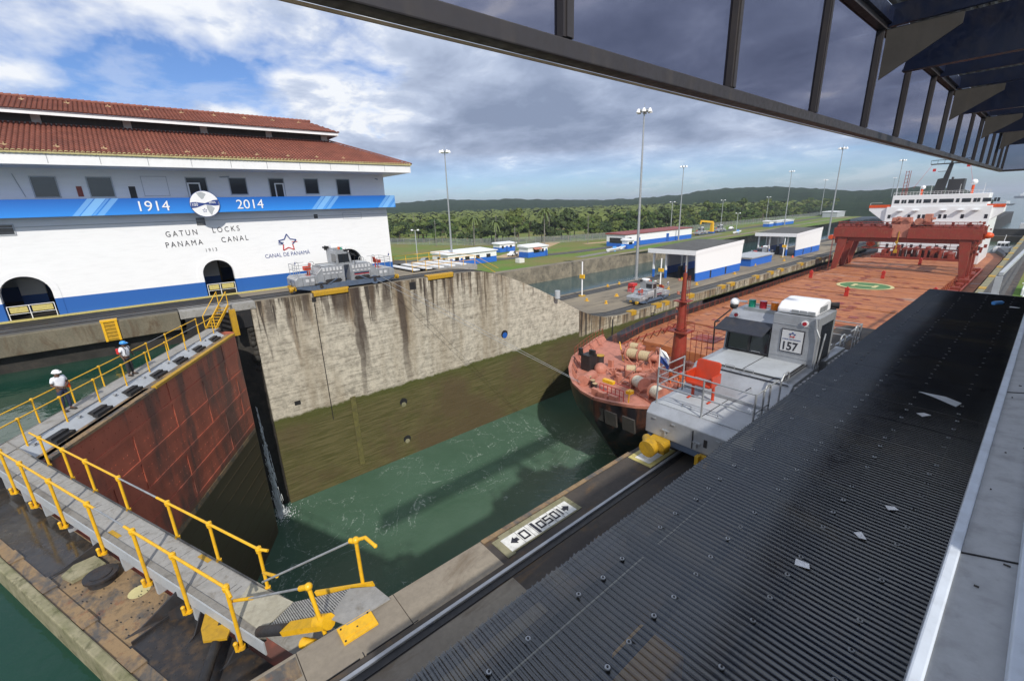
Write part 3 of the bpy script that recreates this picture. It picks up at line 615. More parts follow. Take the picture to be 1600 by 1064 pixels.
for x0, x1, yy_, hh in ((1.15, 1.55, 1.75, .62), (5.05, 5.35, 1.80, .42), (.35, .2, 1.25, .5), (-1.1, -1.0, 1.3, .5)): w.prism([(x0, .74, -1.86), (x1, yy_, -1.86), (x0 + (x1 - x0) * .8, yy_ * .85, -1.80), (x0, .74, -1.86 + hh)], (.035, 0, 0))
w.prism([(.75, .74, -1.86), (1.15, 1.05, -1.86), (1.15, 1.05, -1.62), (.75, .74, -1.35)], (.02, .03, 0))
w.each('stiffener', 'darkmetal', g2)
w = MB(); w.M = T2; w.cyl((3.95, 1.22, -1.86), (3.95, 1.22, -1.72), .28, n=24); w.cyl((3.95, 1.22, -1.70), (3.95, 1.22, -1.64), .34, n=24); w.cyl((3.95, 1.22, -1.64), (3.95, 1.22, -1.62), .22, n=20); w.build('manhole_drum', 'darkmetal', g2)
w = MB(); w.M = T2; w.prism([(4.45, .95, -1.84), (5.05, .95, -1.84), (5.15, 1.35, -1.84), (4.95, 1.65, -1.84), (4.5, 1.6, -1.84)], (0, 0, .09)); w.build('deck_cover', 'moss_edge', g2)
w = MB(); w.M = T2; w.disc((2.75, .98, -1.853), .22, 18); w.build('pale_patch', 'pad_cream', g2)
w = MB(); w.M = T2; w.box(-3.0, L2 + .2, 0, .68, -1.2, -1.13); 
wk = w.build('walkway', 'walk_grey', g2)
w = MB(); w.M = T2
w.box(-1.75, L2 + .2, -.03, 0.0, -1.3, -1.1); w.box(-1.75, L2, .68, .80, -1.28, -1.1); w.build('walkway_edge', 'kerb_grey', g2)
w = MB(); w.M = T2; w.box(-1.9, L2, .801, .83, -1.42, -1.12)
for i in range(9): w.box(-1.0 + i * 1.6, -.9 + i * 1.6, .6, .82, -1.86, -1.3)
w.build('walkway_girder', 'lightgrey', g2)
w = MB(); w.M = T2
for i in range(11): w.box(-.6 + i * 1.3, -.594 + i * 1.3, .02, .66, -1.13, -1.128); w.box(-.2 + i * 1.3, -.19 + i * 1.3, .18, .34, -1.13, -1.127); w.box(-.05 + i * 1.3, -.04 + i * 1.3, .20, .36, -1.13, -1.127)
w.build('plank_joint', 'dark', wk)
w = MB(); w.M = T2; w.box(1.2, 1.62, .02, .12, -1.129, -1.12); w.box(4.2, 4.7, .56, .66, -1.129, -1.12); w.each('yellow_mark', 'ochre', wk)
# tilted end plate of the walkway (pale, rises to the grating ramp)
w = MB(); w.prism([(-8.55, .93, -1.10), (-8.24, .28, -1.10), (-9.2, -.08, -1.12), (-9.72, .36, -1.12)], (0, 0, .03)); w.build('landing_plate', 'landing', g2)
w = MB(); w.prism([(-8.24, .28, -1.12), (-9.4, -.2, -1.14), (-9.4, -.2, -1.34), (-8.24, .28, -1.34)], (.02, -.05, 0)); w.build('landing_side', 'lightgrey', g2)
gr3 = wempty('handrail', (-14, -1.5, -1.1), 'yellow pipe handrail along the chamber side of the near gate walkway', 'handrail')
us = [-.78, 1.02, 2.8, 5.3, 7.3, 8.85, 10.6]
rail_line(gr3, T2, us, -.04, -1.16, 'rail_post', 1.06, .036)
w = MB(); w.M = T2; w.cyl((us[0], -.04, -.1), (us[2], -.04, -.1), .030); w.cyl((us[3], -.04, -.1), (us[-1] + .8, -.04, -.1), .030); w.cyl((us[0], -.04, -.1), (us[0] - .22, -.1, -.1), .032); w.cyl((us[2], -.04, -.1), (us[2] + .5, -.04, -.1), .03); w.build('top_rail', 'yellow', gr3)
w = MB(); w.M = T2; w.cyl((us[2] + .5, -.04, -.1), (us[3], -.04, -.1), .022); w.build('bare_rail', 'galv', gr3)
gr4 = wempty('handrail', (-14, -3, -1.1), 'yellow pipe handrail over the rusty deck with knobbed feet, closest to the camera', 'handrail')
us = [-1.15, .72, 2.4, 4.65, 6.95, 9.0, 10.6]
rail_line(gr4, T2, us, .86, -1.62, 'rail_post', 1.52, .038, knee=.09)
w = MB(); w.M = T2; w.cyl((us[0] + .0, .86, -.1), (us[2] + .35, .86, -.1), .032); w.cyl((us[3] - .4, .86, -.1), (us[-1] + .6, .86, -.1), .032); w.cyl((us[0], .86, -.1), (us[0] - .24, .92, -.17), .032); w.build('top_rail', 'yellow', gr4)
w = MB(); w.M = T2; w.cyl((us[2] + .35, .86, -.1), (us[3] - .4, .86, -.1), .02); w.build('bare_rail', 'galv', gr4)
# ramp between the leaf and the coping
rp = wempty('gangway', (-7.4, 1.2, -1), 'short grating ramp with bent yellow handrails from the gate up to the coping', 'gangway')
w = MB(); w.add([(-8.52, .93, -1.06), (-8.20, .30, -1.06), (-6.55, 1.17, -.02), (-7.05, 1.70, -.10)], [(0, 1, 2, 3)]); w.build('grating', 'grating', rp)
w = MB(); w.prism([(-7.05, 1.68, -.10), (-6.58, 1.17, -.01), (-6.2, 1.35, .028), (-6.2, 2.12, .028), (-6.72, 2.05, -.05)], (0, 0, .02)); w.build('ramp_plate', 'walk_grey', rp)
w = MB(); w.bar((-7.95, 1.28, -.62), (-6.78, 2.04, -.02), .05, .1); w.build('ramp_edge', 'yellow', rp)
w = MB(); w.cyl((-8.2, .25, -1.02), (-7.5, .62, -.62), .10, n=10); w.build('hinge_roll', 'darkmetal', rp)
w = MB(); w.bar((-7.5, .62, -.62), (-6.55, 1.12, -.02), .24, .1); w.cyl((-6.75, 1.02, -.12), (-6.5, 1.15, .02), .13, n=10); w.cyl((-6.85, .75, -.45), (-6.6, .9, -.4), .09, n=9); w.build('counterweight', 'yellow', rp)
w = MB(); w.path([(-7.02, 1.93, -.2), (-7.02, 1.93, .88)], .036, 8); w.ball((-7.02, 1.93, .88), .07); w.path([(-7.02, 1.93, .88), (-6.85, 2.05, .98), (-6.58, 2.12, .93)], .034, 8); w.ball((-6.58, 2.12, .93), .04); w.cyl((-7.02, 1.93, .86), (-7.12, 1.85, .85), .05); w.build('end_rail_post', 'yellow', rp)
w = MB(); w.path([(-6.52, 1.06, -.2), (-6.80, 1.0, .62)], .036, 8); w.ball((-6.8, 1.0, .63), .07); w.path([(-6.8, 1.0, .63), (-6.98, .90, .52)], .05, 8); w.build('end_rail_post', 'yellow', rp)
w = MB(); w.cyl((-8.9, .52, -.55), (-7.1, 1.86, .84), .022); w.cyl((-8.6, .05, -.45), (-6.98, .90, .52), .022); w.each('bare_rail', 'galv', rp, 3)
w = MB(); w.cyl((-9.25, .60, -.62), (-8.6, .76, -.34), .034); w.cyl((-8.75, -.02, -.52), (-8.2, .27, -.22), .034); w.each('rail_sleeve', 'yellow', rp, 3)
# hydraulic ram on the deck
hy = wempty('gate_ram', (-8.8, -.5, -1.8), 'black hydraulic gate ram with a yellow bolted end plate on the rusty deck', 'gate ram')
w = MB(); w.cyl((-9.45, -.28, -1.5), (-7.2, -1.15, -1.45), .10, n=20); w.cyl((-9.5, -.26, -1.5), (-9.3, -.34, -1.5), .135, n=20); w.build('ram_cylinder', 'dark', hy)
w = MB(); w.prism([(-9.92, -.5, -1.42), (-9.8, -.35, -1.42), (-9.14, -.14, -1.42), (-8.86, -.27, -1.42), (-9.1, -.64, -1.42), (-9.44, -.64, -1.42)], (0, 0, .05)); w.build('end_plate', 'ochre', hy)
# mitre post bits between leaves
w = MB(); w.M = T2; w.box(L2 - 2.2, L2 - .8, .8, 1.6, -1.95, -1.3); w.build('mitre_post', 'darkmetal', g2)
# ladder from far leaf to centre wall and pale yellow rescue ladder on the overhang
ld = wempty('gate_stairs', (-38.5, 3.2, -1.6), 'steep yellow stairs linking the far gate walkway to the centre wall', 'stairs')
A0, A1, B0, B1 = Vector((-37.75, 2.55, -1.15)), Vector((-39.75, 3.85, .1)), Vector((-37.3, 3.1, -1.15)), Vector((-39.3, 4.4, .1))
for a, b in ((A0, A1), (B0, B1)): 
    w = MB(); w.bar(a, b, .06, .2); w.build('stringer', 'yellow', ld)
for i in range(1, 8):
    t = i / 8; a = A0.lerp(A1, t); b = B0.lerp(B1, t); w = MB(); w.bar(a, b, .2, .03); w.build('tread', 'ochre', ld)
for a, b in ((A0, A1), (B0, B1)):
    w = MB(); w.cyl(a, a + Vector((0, 0, 1)), .03); w.cyl(b, b + Vector((0, 0, 1.05)), .03); w.cyl(a + Vector((0, 0, 1)), b + Vector((0, 0, 1.05)), .028); w.build('stair_rail', 'yellow', ld)
w = MB(); w.box(-39.2, -38.7, 4.3, 4.7, -2.2, -.2); w.build('side_plate', 'ochre', ld)
rl = wempty('rescue_ladder', (-39.8, -2.4, -1.3), 'yellow framed hanging ladder on the dark concrete overhang', 'ladder')
w = MB(); w.box(-39.9, -39.8, -2.95, -2.82, -1.3, .12); w.box(-39.9, -39.8, -2.25, -2.12, -1.3, .12); w.box(-40.2, -39.78, -2.98, -2.1, .03, .16); w.build('frame', 'yellow', rl)
w = MB(); w.box(-39.9, -39.85, -2.82, -2.25, -1.28, .03); w.build('back_plate', 'ochre', rl)
for i in range(5): w = MB(); w.box(-39.86, -39.8, -2.82, -2.25, -1.18 + i * .24, -1.13 + i * .24); w.build('rung', 'ochre', rl)
# waterfall leaking by the hinge
w = MB()
for i in range(520):
    t = rnd.random() ** .8; z = -8.3 - 10.2 * t; sp = .05 + .34 * t; x = -39.0 + .35 * t + rnd.gauss(0, sp * .5); y = 4.72 + rnd.gauss(0, sp * .4); l = rnd.uniform(.15, .75) * (.5 + t); r = rnd.uniform(.012, .045) * (.5 + t)
    w.cyl((x, y, z), (x + .1 * l, y + .06 * l, z - l), r, r * .3, n=4, cap=False)
for i in range(420):
    a = rnd.uniform(0, 6.28); r = abs(rnd.gauss(0, .75)); h = rnd.uniform(0, .6) * math.exp(-r * 1.5); w.ball((-38.6 + r * math.cos(a), 4.9 + r * math.sin(a), -18.79 + h), rnd.uniform(.02, .10) * math.exp(-r * .5), 5, 3, (1, 1, .4))
paint('foam', (.75, .80, .82), .5, var=.05, dirtamt=0); st(w.build('waterfall', 'foam', fix=False))
# ================================================================== CONTROL HOUSE (centre wall)
BX = -45.6
ch = wempty('control_house', (-52, 5, 0), 'long white control house with blue base, red tiled roofs and a blue anniversary banner', 'building')
Y0, Y1 = -26, 21.0
arches = [(-18.3, 1.25), (-6.65, 1.28), (4.95, 1.12), (16.4, 1.28)]
def archpts(yc, hw, top=3.05, n=14):
    zc = top - hw; return [(yc - hw, 0)] + [(yc - hw * math.cos(math.pi * i / n), zc + hw * math.sin(math.pi * i / n)) for i in range(n + 1)] + [(yc + hw, 0)]
poly = [(Y0, 0)]
for yc, hw in arches: poly += archpts(yc, hw)
poly += [(Y1, 0), (Y1, 10.2), (Y0, 10.2)]
w = MB(); w.prism([(BX, y, z) for y, z in poly], (-.5, 0, 0)); w.box(-57.5, BX - .5, Y1 - .4, Y1, 0, 10.2)
w.box(-57.5, -57.1, Y0, Y1 - .4, 0, 10.2); wall = w.build('wall', 'control_wall', ch)
tri = wall.modifiers.new('tri', 'TRIANGULATE')
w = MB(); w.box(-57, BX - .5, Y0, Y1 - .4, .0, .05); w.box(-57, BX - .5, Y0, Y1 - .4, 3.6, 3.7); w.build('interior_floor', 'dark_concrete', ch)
w = MB()
for yc, hw in arches: w.box(-49.5, BX - .5, yc - hw - 1.2, yc - hw - .9, .05, 3.6); w.box(-50, -49.7, yc - .9, yc + .5, .05, 2.6)
w.each('inner_wall', 'control_wall', ch)
w = MB(); 
for yc, hw in arches[2:3]: w.box(-50.5, -50.1, yc - .6, yc + .7, .8, 3.0)
w.build('machine_block', 'overhang', ch)
for yc, hw in arches:
    w = MB(); a = archpts(yc, hw + .02); b = archpts(yc, hw + .42, 3.47); n = len(a)
    for i in range(n - 1): w.add([(BX + .03, *a[i]), (BX + .03, *a[i + 1]), (BX + .03, *b[i + 1]), (BX + .03, *b[i]), (BX, *b[i]), (BX, *b[i + 1])], [(0, 1, 2, 3), (3, 2, 5, 4)])
    w.build('arch_trim', 'control_wall', ch)
    gt = MB(); gt.path([(BX + .02, yc - hw + .1, .1), (BX + .02, yc - hw + .1, 1.05), (BX + .02, yc + hw - .1, 1.05), (BX + .02, yc + hw - .1, .1)], .025); gt.path([(BX + .02, yc - .1, .05), (BX + .02, yc - .1, 1.05)], .03); gt.path([(BX + .02, yc - hw + .1, .5), (BX + .02, yc + hw - .1, .5)], .018); o = gt.build('barrier', 'white_paint', ch)
    gt = MB(); gt.box(BX - .02, BX + .0, yc - hw + .2, yc - .2, .58, .98); gt.box(BX - .02, BX + .0, yc + .02, yc + hw - .2, .58, .98); gt.build('barrier_panel', 'pale_yellow', o)
def win(y0, y1, z0, z1, door=False, side=0):
    w = MB(); t = .07
    for a in ((y0 - t, y0, z0 - t, z1 + t), (y1, y1 + t, z0 - t, z1 + t), (y0, y1, z1, z1 + t), (y0, y1, z0 - t, z0)): w.box(BX - .05, BX + .05, *a)
    fr = w.build('window' if not door else 'door', 'lightgrey', ch)
    w = MB(); w.box(BX - .05, BX + .012, y0, y1, z0, z1); w.build('pane', 'window_glass', fr)
    if door:
        w = MB(); ym = y0 + (y1 - y0) * (.33 if side > 0 else .67); a, b = (ym, y1) if side > 0 else (y0, ym)
        for q in ((a, a + .1, z0, z1 - .35), (b - .1, b, z0, z1 - .35), (a + .1, b - .1, z1 - .45, z1 - .35), (a + .1, b - .1, z0, z0 + .1)): w.box(BX + .013, BX + .06, *q)
        w.build('door_frame', 'white_paint', fr)
for y0, y1, z0, z1 in ((-7.6, -6.5, 8.3, 9.6), (-4.6, -3.4, 8.3, 9.6), (-1.75, -.45, 8.3, 9.6), (7.15, 8.35, 8.4, 9.65), (13.2, 14.35, 8.4, 9.65), (16.15, 17.35, 8.3, 9.65)): win(y0, y1, z0, z1)
win(4.15, 5.45, 8.0, 9.65, True, -1); win(10.2, 11.35, 8.0, 9.65, True, 1)
for y0, y1, z0, z1 in ((-7.2, -6.2, 5.9, 6.5),): win(y0, y1, z0, z1)
w = MB(); w.box(BX - .05, BX + .02, 4.2, 4.8, 5.95, 6.55); w.box(BX - .05, BX + .02, 13.55, 13.9, 6.15, 6.5); w.box(BX - .02, BX + .02, .45, .85, 7.9, 9.0); w.each('vent', 'dark', ch)
w = MB(); w.box(BX - .02, BX + .035, -2.45, -2.15, 8.3, 9.0); w.build('red_box', 'crane_red', ch)
w = MB()
for i in range(8): w.box(BX + .02, BX + .05, 4.22, 4.78, 5.98 + i * .07, 6.01 + i * .07)
w.build('vent_slat', 'galv', ch)
w = MB()
for y0, y1, z0, z1 in ((1.3, 2.9, 8.3, 9.75), (16.3, 18.2, 5.95, 6.55)):
    for q in ((y0, y0 + .03, z0, z1), (y1 - .03, y1, z0, z1), (y0, y1, z1 - .03, z1), (y0, y1, z0, z0 + .03)): w.box(BX, BX + .02, *q)
w.box(BX, BX + .03, Y0, Y1, 6.32, 6.36); w.cyl((BX + .04, -5.4, 9.8), (BX + .04, -5.1, 8.3), .02); w.cyl((BX + .2, 20.3, 9.7), (BX + .02, 20.1, 9.8), .05); w.cyl((BX + .05, 6.5, 9.75), (BX + .05, 7.2, 9.8), .05)
w.build('wall_detail', 'lightgrey', ch)
w = MB(); w.box(BX - .02, BX + .4, Y0, Y1, -.0, .10); w.build('yellow_kerb', 'pale_yellow', ch)
# eaves : white fascia, soffit
EX, EY, EZ = -43.1, 22.9, 10.95
w = MB(); w.box(EX - .04, EX, Y0, EY, 10.22, 10.95); w.box(-60, EX - .04, EY - .04, EY, 10.22, 10.95); w.add([(EX - .04, Y0, 10.23), (BX - .2, Y0, 10.18), (BX - .2, Y1 - .2, 10.18), (EX - .04, EY - .04, 10.23), (-60, EY - .04, 10.23), (-60, Y1 - .2, 10.18)], [(0, 1, 2, 3), (3, 2, 5, 4)]); w.build('eave', 'white_paint', ch)
def tiles(name, A, B, C, D, parent, pitch=.27, rowlen=.40):   # quad A(eave start) B(eave end) C(top end) D(top start): barrel tiles running up the slope
    A, B, C, D = map(Vector, (A, B, C, D)); L = (B - A).length; n = max(1, int(L / pitch)); nr = (B - A).cross(D - A).normalized()
    if nr.z < 0: nr = -nr
    w = MB(); e = (B - A) / n; up = D - A
    def topt(s):   # length factor of slope at eave param s so hips cut correctly
        a0 = (D - A).dot((B - A).normalized()) / L; b0 = 1 - (C - A).dot((B - A).normalized()) / L
        f = 1.0
        if a0 > 1e-4 and s < a0: f = s / a0
        if b0 > 1e-4 and s > 1 - b0: f = (1 - s) / b0
        return max(f, .02)
    perp = up - (B - A).normalized() * up.dot((B - A).normalized()); H_ = perp.length
    for i in range(n):
        f = min(topt((i + .0) / n), topt((i + 1.) / n)); rows = max(1, int(H_ * f / rowlen)); base = A + e * i
        for r in range(rows + 1):
            t0 = r * rowlen / H_; t1 = min((r + 1) * rowlen / H_, f)
            if t1 - t0 < 1e-3: continue
            sc0, sc1 = .5, .42; vs = []
            for t, k, lift in ((t0, 1.0, .045), (t1, .86, .0)):
                p = base + perp * t
                for q in (0, .22, .5, .78, 1): vs.append(p + e * (.5 + (q - .5) * k) + nr * (lift + .085 * math.sin(math.pi * q)))
            vs2 = [v for v in vs]; w.add(vs2, [(j, j + 1, 6 + j, 5 + j) for j in range(4)])
            w.add([vs[0], vs[1], vs[2], vs[3], vs[4]], [(0, 1, 2, 3, 4)])
    w.add([A - nr * .01, B - nr * .01, C - nr * .01, D - nr * .01], [(0, 1, 2, 3)])
    return w.build(name, 'roof_tile', parent, fix=False)
EXo, EYo = EX + .12, EY + .12
tiles('lower_roof', (EXo, -14, EZ), (EXo, EYo, EZ), (-49.0, EYo - 5.95, 13.5), (-49.0, -14, 13.5), ch)
tiles('lower_roof', (EXo, EYo, EZ), (-60.2, EYo, EZ), (-54.2, EYo - 5.95, 13.5), (-49.0, EYo - 5.95, 13.5), ch)
w = MB()   # pale mortar scallop along the eave
n = int((EYo + 14) / .27)
for i in range(n): w.cyl((EXo + .015, -14 + (i + .5) * .27, EZ + .03), (EXo - .06, -14 + (i + .5) * .27, EZ + .05), .125, n=8)
w.box(EXo - .1, EXo + .0, -14, EYo, EZ - .05, EZ + .03); w.build('eave_mortar', 'pad_cream', ch)
w = MB(); w.box(-54.5, -49.0, -14, 16.85, 13.0, 14.15); w.build('monitor_wall', 'dark', ch)
w = MB(); w.box(-49.0, -48.9, -14, 16.9, 13.35, 13.55)
for i in range(6): w.box(-49.0, -48.88, -9 + i * 5.1, -8.5 + i * 5.1, 13.3, 14.15)
w.box(-49.0, -48.85, 16.4, 16.95, 13.3, 14.15); w.build('monitor_frame', 'lightgrey', ch)
UX, UY, UZ = -47.75, 17.75, 14.1
w = MB(); w.box(UX - .06, UX, -14, UY, 13.92, 14.2); w.box(-55.6, UX - .06, UY - .06, UY, 13.92, 14.2); w.box(-55.6, UX - .06, -14, UY - .06, 14.1, 14.14); w.build('upper_eave', 'white_paint', ch)
tiles('upper_roof', (UX + .1, -14, UZ + .1), (UX + .1, UY + .1, UZ + .1), (-51.7, 16.2, 15.62), (-51.7, -14, 15.62), ch)
tiles('upper_roof', (UX + .1, UY + .1, UZ + .1), (-55.7, UY + .1, UZ + .1), (-51.7, 16.2, 15.62), (-51.69, 16.2, 15.62), ch)
w = MB()
for i in range(76): w.cyl((-51.7, -14 + i * .4, 15.68), (-51.7, -13.55 + i * .4, 15.72), .12, .14, n=8)
w.build('ridge_tiles', 'roof_tile', ch)
w = MB()
for i in range(22): w.bar(Vector((EXo, EYo, EZ)).lerp(Vector((-49, EYo - 5.95, 13.5)), i / 22) + Vector((0, 0, .12)), Vector((EXo, EYo, EZ)).lerp(Vector((-49, EYo - 5.95, 13.5)), (i + .9) / 22) + Vector((0, 0, .14)), .2, .12)
w.build('hip_tiles', 'roof_tile', ch)
for i in range(11):
    for x, z in ((-43.9, 11.42), (-50.6, 15.3)):
        y = -7.5 + i * 2.4 + (0 if z < 12 else .9)
        if z > 12 and y > 15.8: continue
        w = MB(); w.bar((x, y - .16, z), (x, y + .16, z), .08, .10); w.cyl((x, y, z), (x, y, z + .16), .03); w.build('roof_anchor', 'tan', ch)
w = MB()
for i in range(12): y = -8.5 + i * 2.6; w.box(EX, EX + .02, y, y + .03, 10.3, 10.9); w.box(EX, EX + .05, y - .25, y - .1, 10.86, 10.96)
w.each('fascia_joint', 'galv', ch)
# banner + roundel
bn = MB(); bn.box(BX + .02, BX + .95, -26, 21.6, 6.95, 8.12); bnn = bn.build('banner', 'banner_blue', ch)
BZ = BX + .96
text('1914', 'banner_lettering', 'brightwhite', 1.05, (BZ + .02, .55, 7.18), (0, 1, 0), (0, 0, 1), bnn, sx=1.0)
text('2014', 'banner_lettering', 'brightwhite', 1.05, (BZ + .02, 7.15, 7.18), (0, 1, 0), (0, 0, 1), bnn, sx=1.0)
RC = (4.95, 7.62)
def wy(y, z, x=BZ + .05): return (x, RC[0] + y, RC[1] + z)
w = MB(); w.cyl((BZ, RC[0], RC[1]), (BZ + .08, RC[0], RC[1]), 1.02, n=40); rd = w.build('roundel', 'ink_blue', bnn)
w = MB(); w.cyl((BZ + .081, RC[0], RC[1]), (BZ + .095, RC[0], RC[1]), .985, n=40); w.build('roundel_face', 'brightwhite', rd)
w = MB(); P = []      # blue swoosh band
for i in range(21): t = -.96 + 1.92 * i / 20; P.append((t, .10 + .10 * t))
for i in range(20):
    (a, b), (c, d) = P[i], P[i + 1]; ta = .05 + .17 * min(1, abs(a) * 1.6); tc_ = .05 + .17 * min(1, abs(c) * 1.6)
    w.add([wy(a, b - ta - .1, BZ + .105), wy(c, d - tc_ - .1, BZ + .105), wy(c, d + tc_ - .1, BZ + .105), wy(a, b + ta - .1, BZ + .105)], [(0, 1, 2, 3)])
w.build('blue_wave', 'ink_blue', rd, fix=False)
w = MB(); w.add([wy(a, b, BZ + .101) for a, b in ((-.45, .85), (-.1, .93), (.2, .75), (.05, .55), (-.02, .42), (-.15, .35), (-.3, .55))], [tuple(range(7))]); w.add([wy(a, b, BZ + .101) for a, b in ((.1, -.1), (.4, -.15), (.62, -.35), (.45, -.6), (.32, -.9), (.2, -.7), (.08, -.35))], [tuple(range(7))]); w.each('continent', 'lightgrey', rd)
text('100', 'roundel_text', 'brightwhite', .34, (BZ + .11, RC[0] - .9, RC[1] - .18), (0, 1, .08), (0, -.08, 1), rd, sx=.85); text('años', 'roundel_text', 'brightwhite', .30, (BZ + .11, RC[0] + .28, RC[1] + .02), (0, 1, .05), (0, -.05, 1), rd, sx=.85)
def star(mb, c, r, ri, X, w_=.06, a0=90):
    pts = [(c[0] + (r if i % 2 == 0 else ri) * math.cos(R(a0 + i * 36)), c[1] + (r if i % 2 == 0 else ri) * math.sin(R(a0 + i * 36))) for i in range(10)]
    return pts
pts = star(None, (-.1, -.5), .16, .07, 0); w = MB()
for i in range(10): a, b = pts[i], pts[(i + 1) % 10]; w.bar(wy(a[0], a[1], BZ + .1), wy(b[0], b[1], BZ + .1), .03, .02)
w.build('small_star', 'ink_blue', rd)
# lettering on the wall
sx, sp = .92, 1.35
text('GATUN', 'wall_lettering', 'inkdark', .62, (BX + .01, 1.95, 5.16), (0, 1, .035), (0, -.035, 1), ch, sx=.78, spacing=1.5, bold=0)
text('LOCKS', 'wall_lettering', 'inkdark', .62, (BX + .01, 5.15, 5.30), (0, 1, .035), (0, -.035, 1), ch, sx=.80, spacing=1.5, bold=0)
text('PANAMA', 'wall_lettering', 'inkdark', .62, (BX + .01, 1.78, 4.32), (0, 1, .035), (0, -.035, 1), ch, sx=.80, spacing=1.42, bold=0)
text('CANAL', 'wall_lettering', 'inkdark', .62, (BX + .01, 5.65, 4.47), (0, 1, .035), (0, -.035, 1), ch, sx=.80, spacing=1.42, bold=0)
text('1913', 'wall_lettering', 'inkdark', .40, (BX + .01, 4.35, 3.78), (0, 1, .035), (0, -.035, 1), ch, sx=.8, spacing=1.5, bold=0)
text('CANAL DE PANAMÁ', 'wall_lettering', 'ink_blue', .50, (BX + .01, 8.75, 2.82), (0, 1, .02), (0, -.02, 1), ch, sx=.84, spacing=1.02)
for part, mt in ((range(0, 5), 'r'), (range(5, 10), 'b')): pass
P = star(None, (10.85, 4.05), .80, .42, 0); w = MB(); w2 = MB()
for i in range(10):
    a, b = P[i], P[(i + 1) % 10]; m_ = w2 if (a[1] + b[1]) / 2 > 4.02 else w
    m_.bar((BX + .02, *a), (BX + .02, *b), .03, .085)
w.build('star_emblem', 'red', ch); w2.build('star_emblem', 'ink_blue', ch)
w = MB(); w.bar((BX + .02, 10.05, 4.12), (BX + .02, 10.5, 4.12), .03, .06); w.bar((BX + .02, 10.05, 3.98), (BX + .02, 10.45, 3.98), .03, .06); w.each('star_bar', 'ink_blue', ch)
w = MB(); w.bar((BX + .02, 11.2, 4.12), (BX + .02, 11.7, 4.12), .03, .06); w.build('star_bar', 'red', ch)
# machinery platform behind the end of the building (pale grating with yellow rails)
pf = wempty('machine_platform', (-50, 27, 0), 'pale slatted platform with yellow handrails past the end of the control house', 'platform')
w = MB(); w.box(-53.5, -44.5, 22.8, 31.5, -.6, .0); w.build('deck', 'walk_grey', pf)
for i in range(5): w = MB(); w.box(-52, -45.5, 23.4 + i * 1.6, 24.2 + i * 1.6, 0, .12); w.build('hatch_slab', 'white_paint', pf)
for i in range(6):
    for x in (-44.8, -53): w = MB(); w.cyl((x, 22.9 + i * 1.7, 0), (x, 22.9 + i * 1.7, 1.05), .035, n=6); w.build('post', 'yellow', pf)
w = MB()
for x in (-44.8, -53):
    for z in (.55, 1.05): w.cyl((x, 22.9, z), (x, 31.4, z), .03, n=6)
w.path([(-44.8, 31.4, 1.05), (-44.8, 35, -.9)], .03); w.path([(-44.8, 31.4, .55), (-44.8, 34.5, -1.4)], .03); w.path([(-53, 31.4, 1.05), (-44.8, 31.4, 1.05)], .03); w.build('rails', 'yellow', pf)
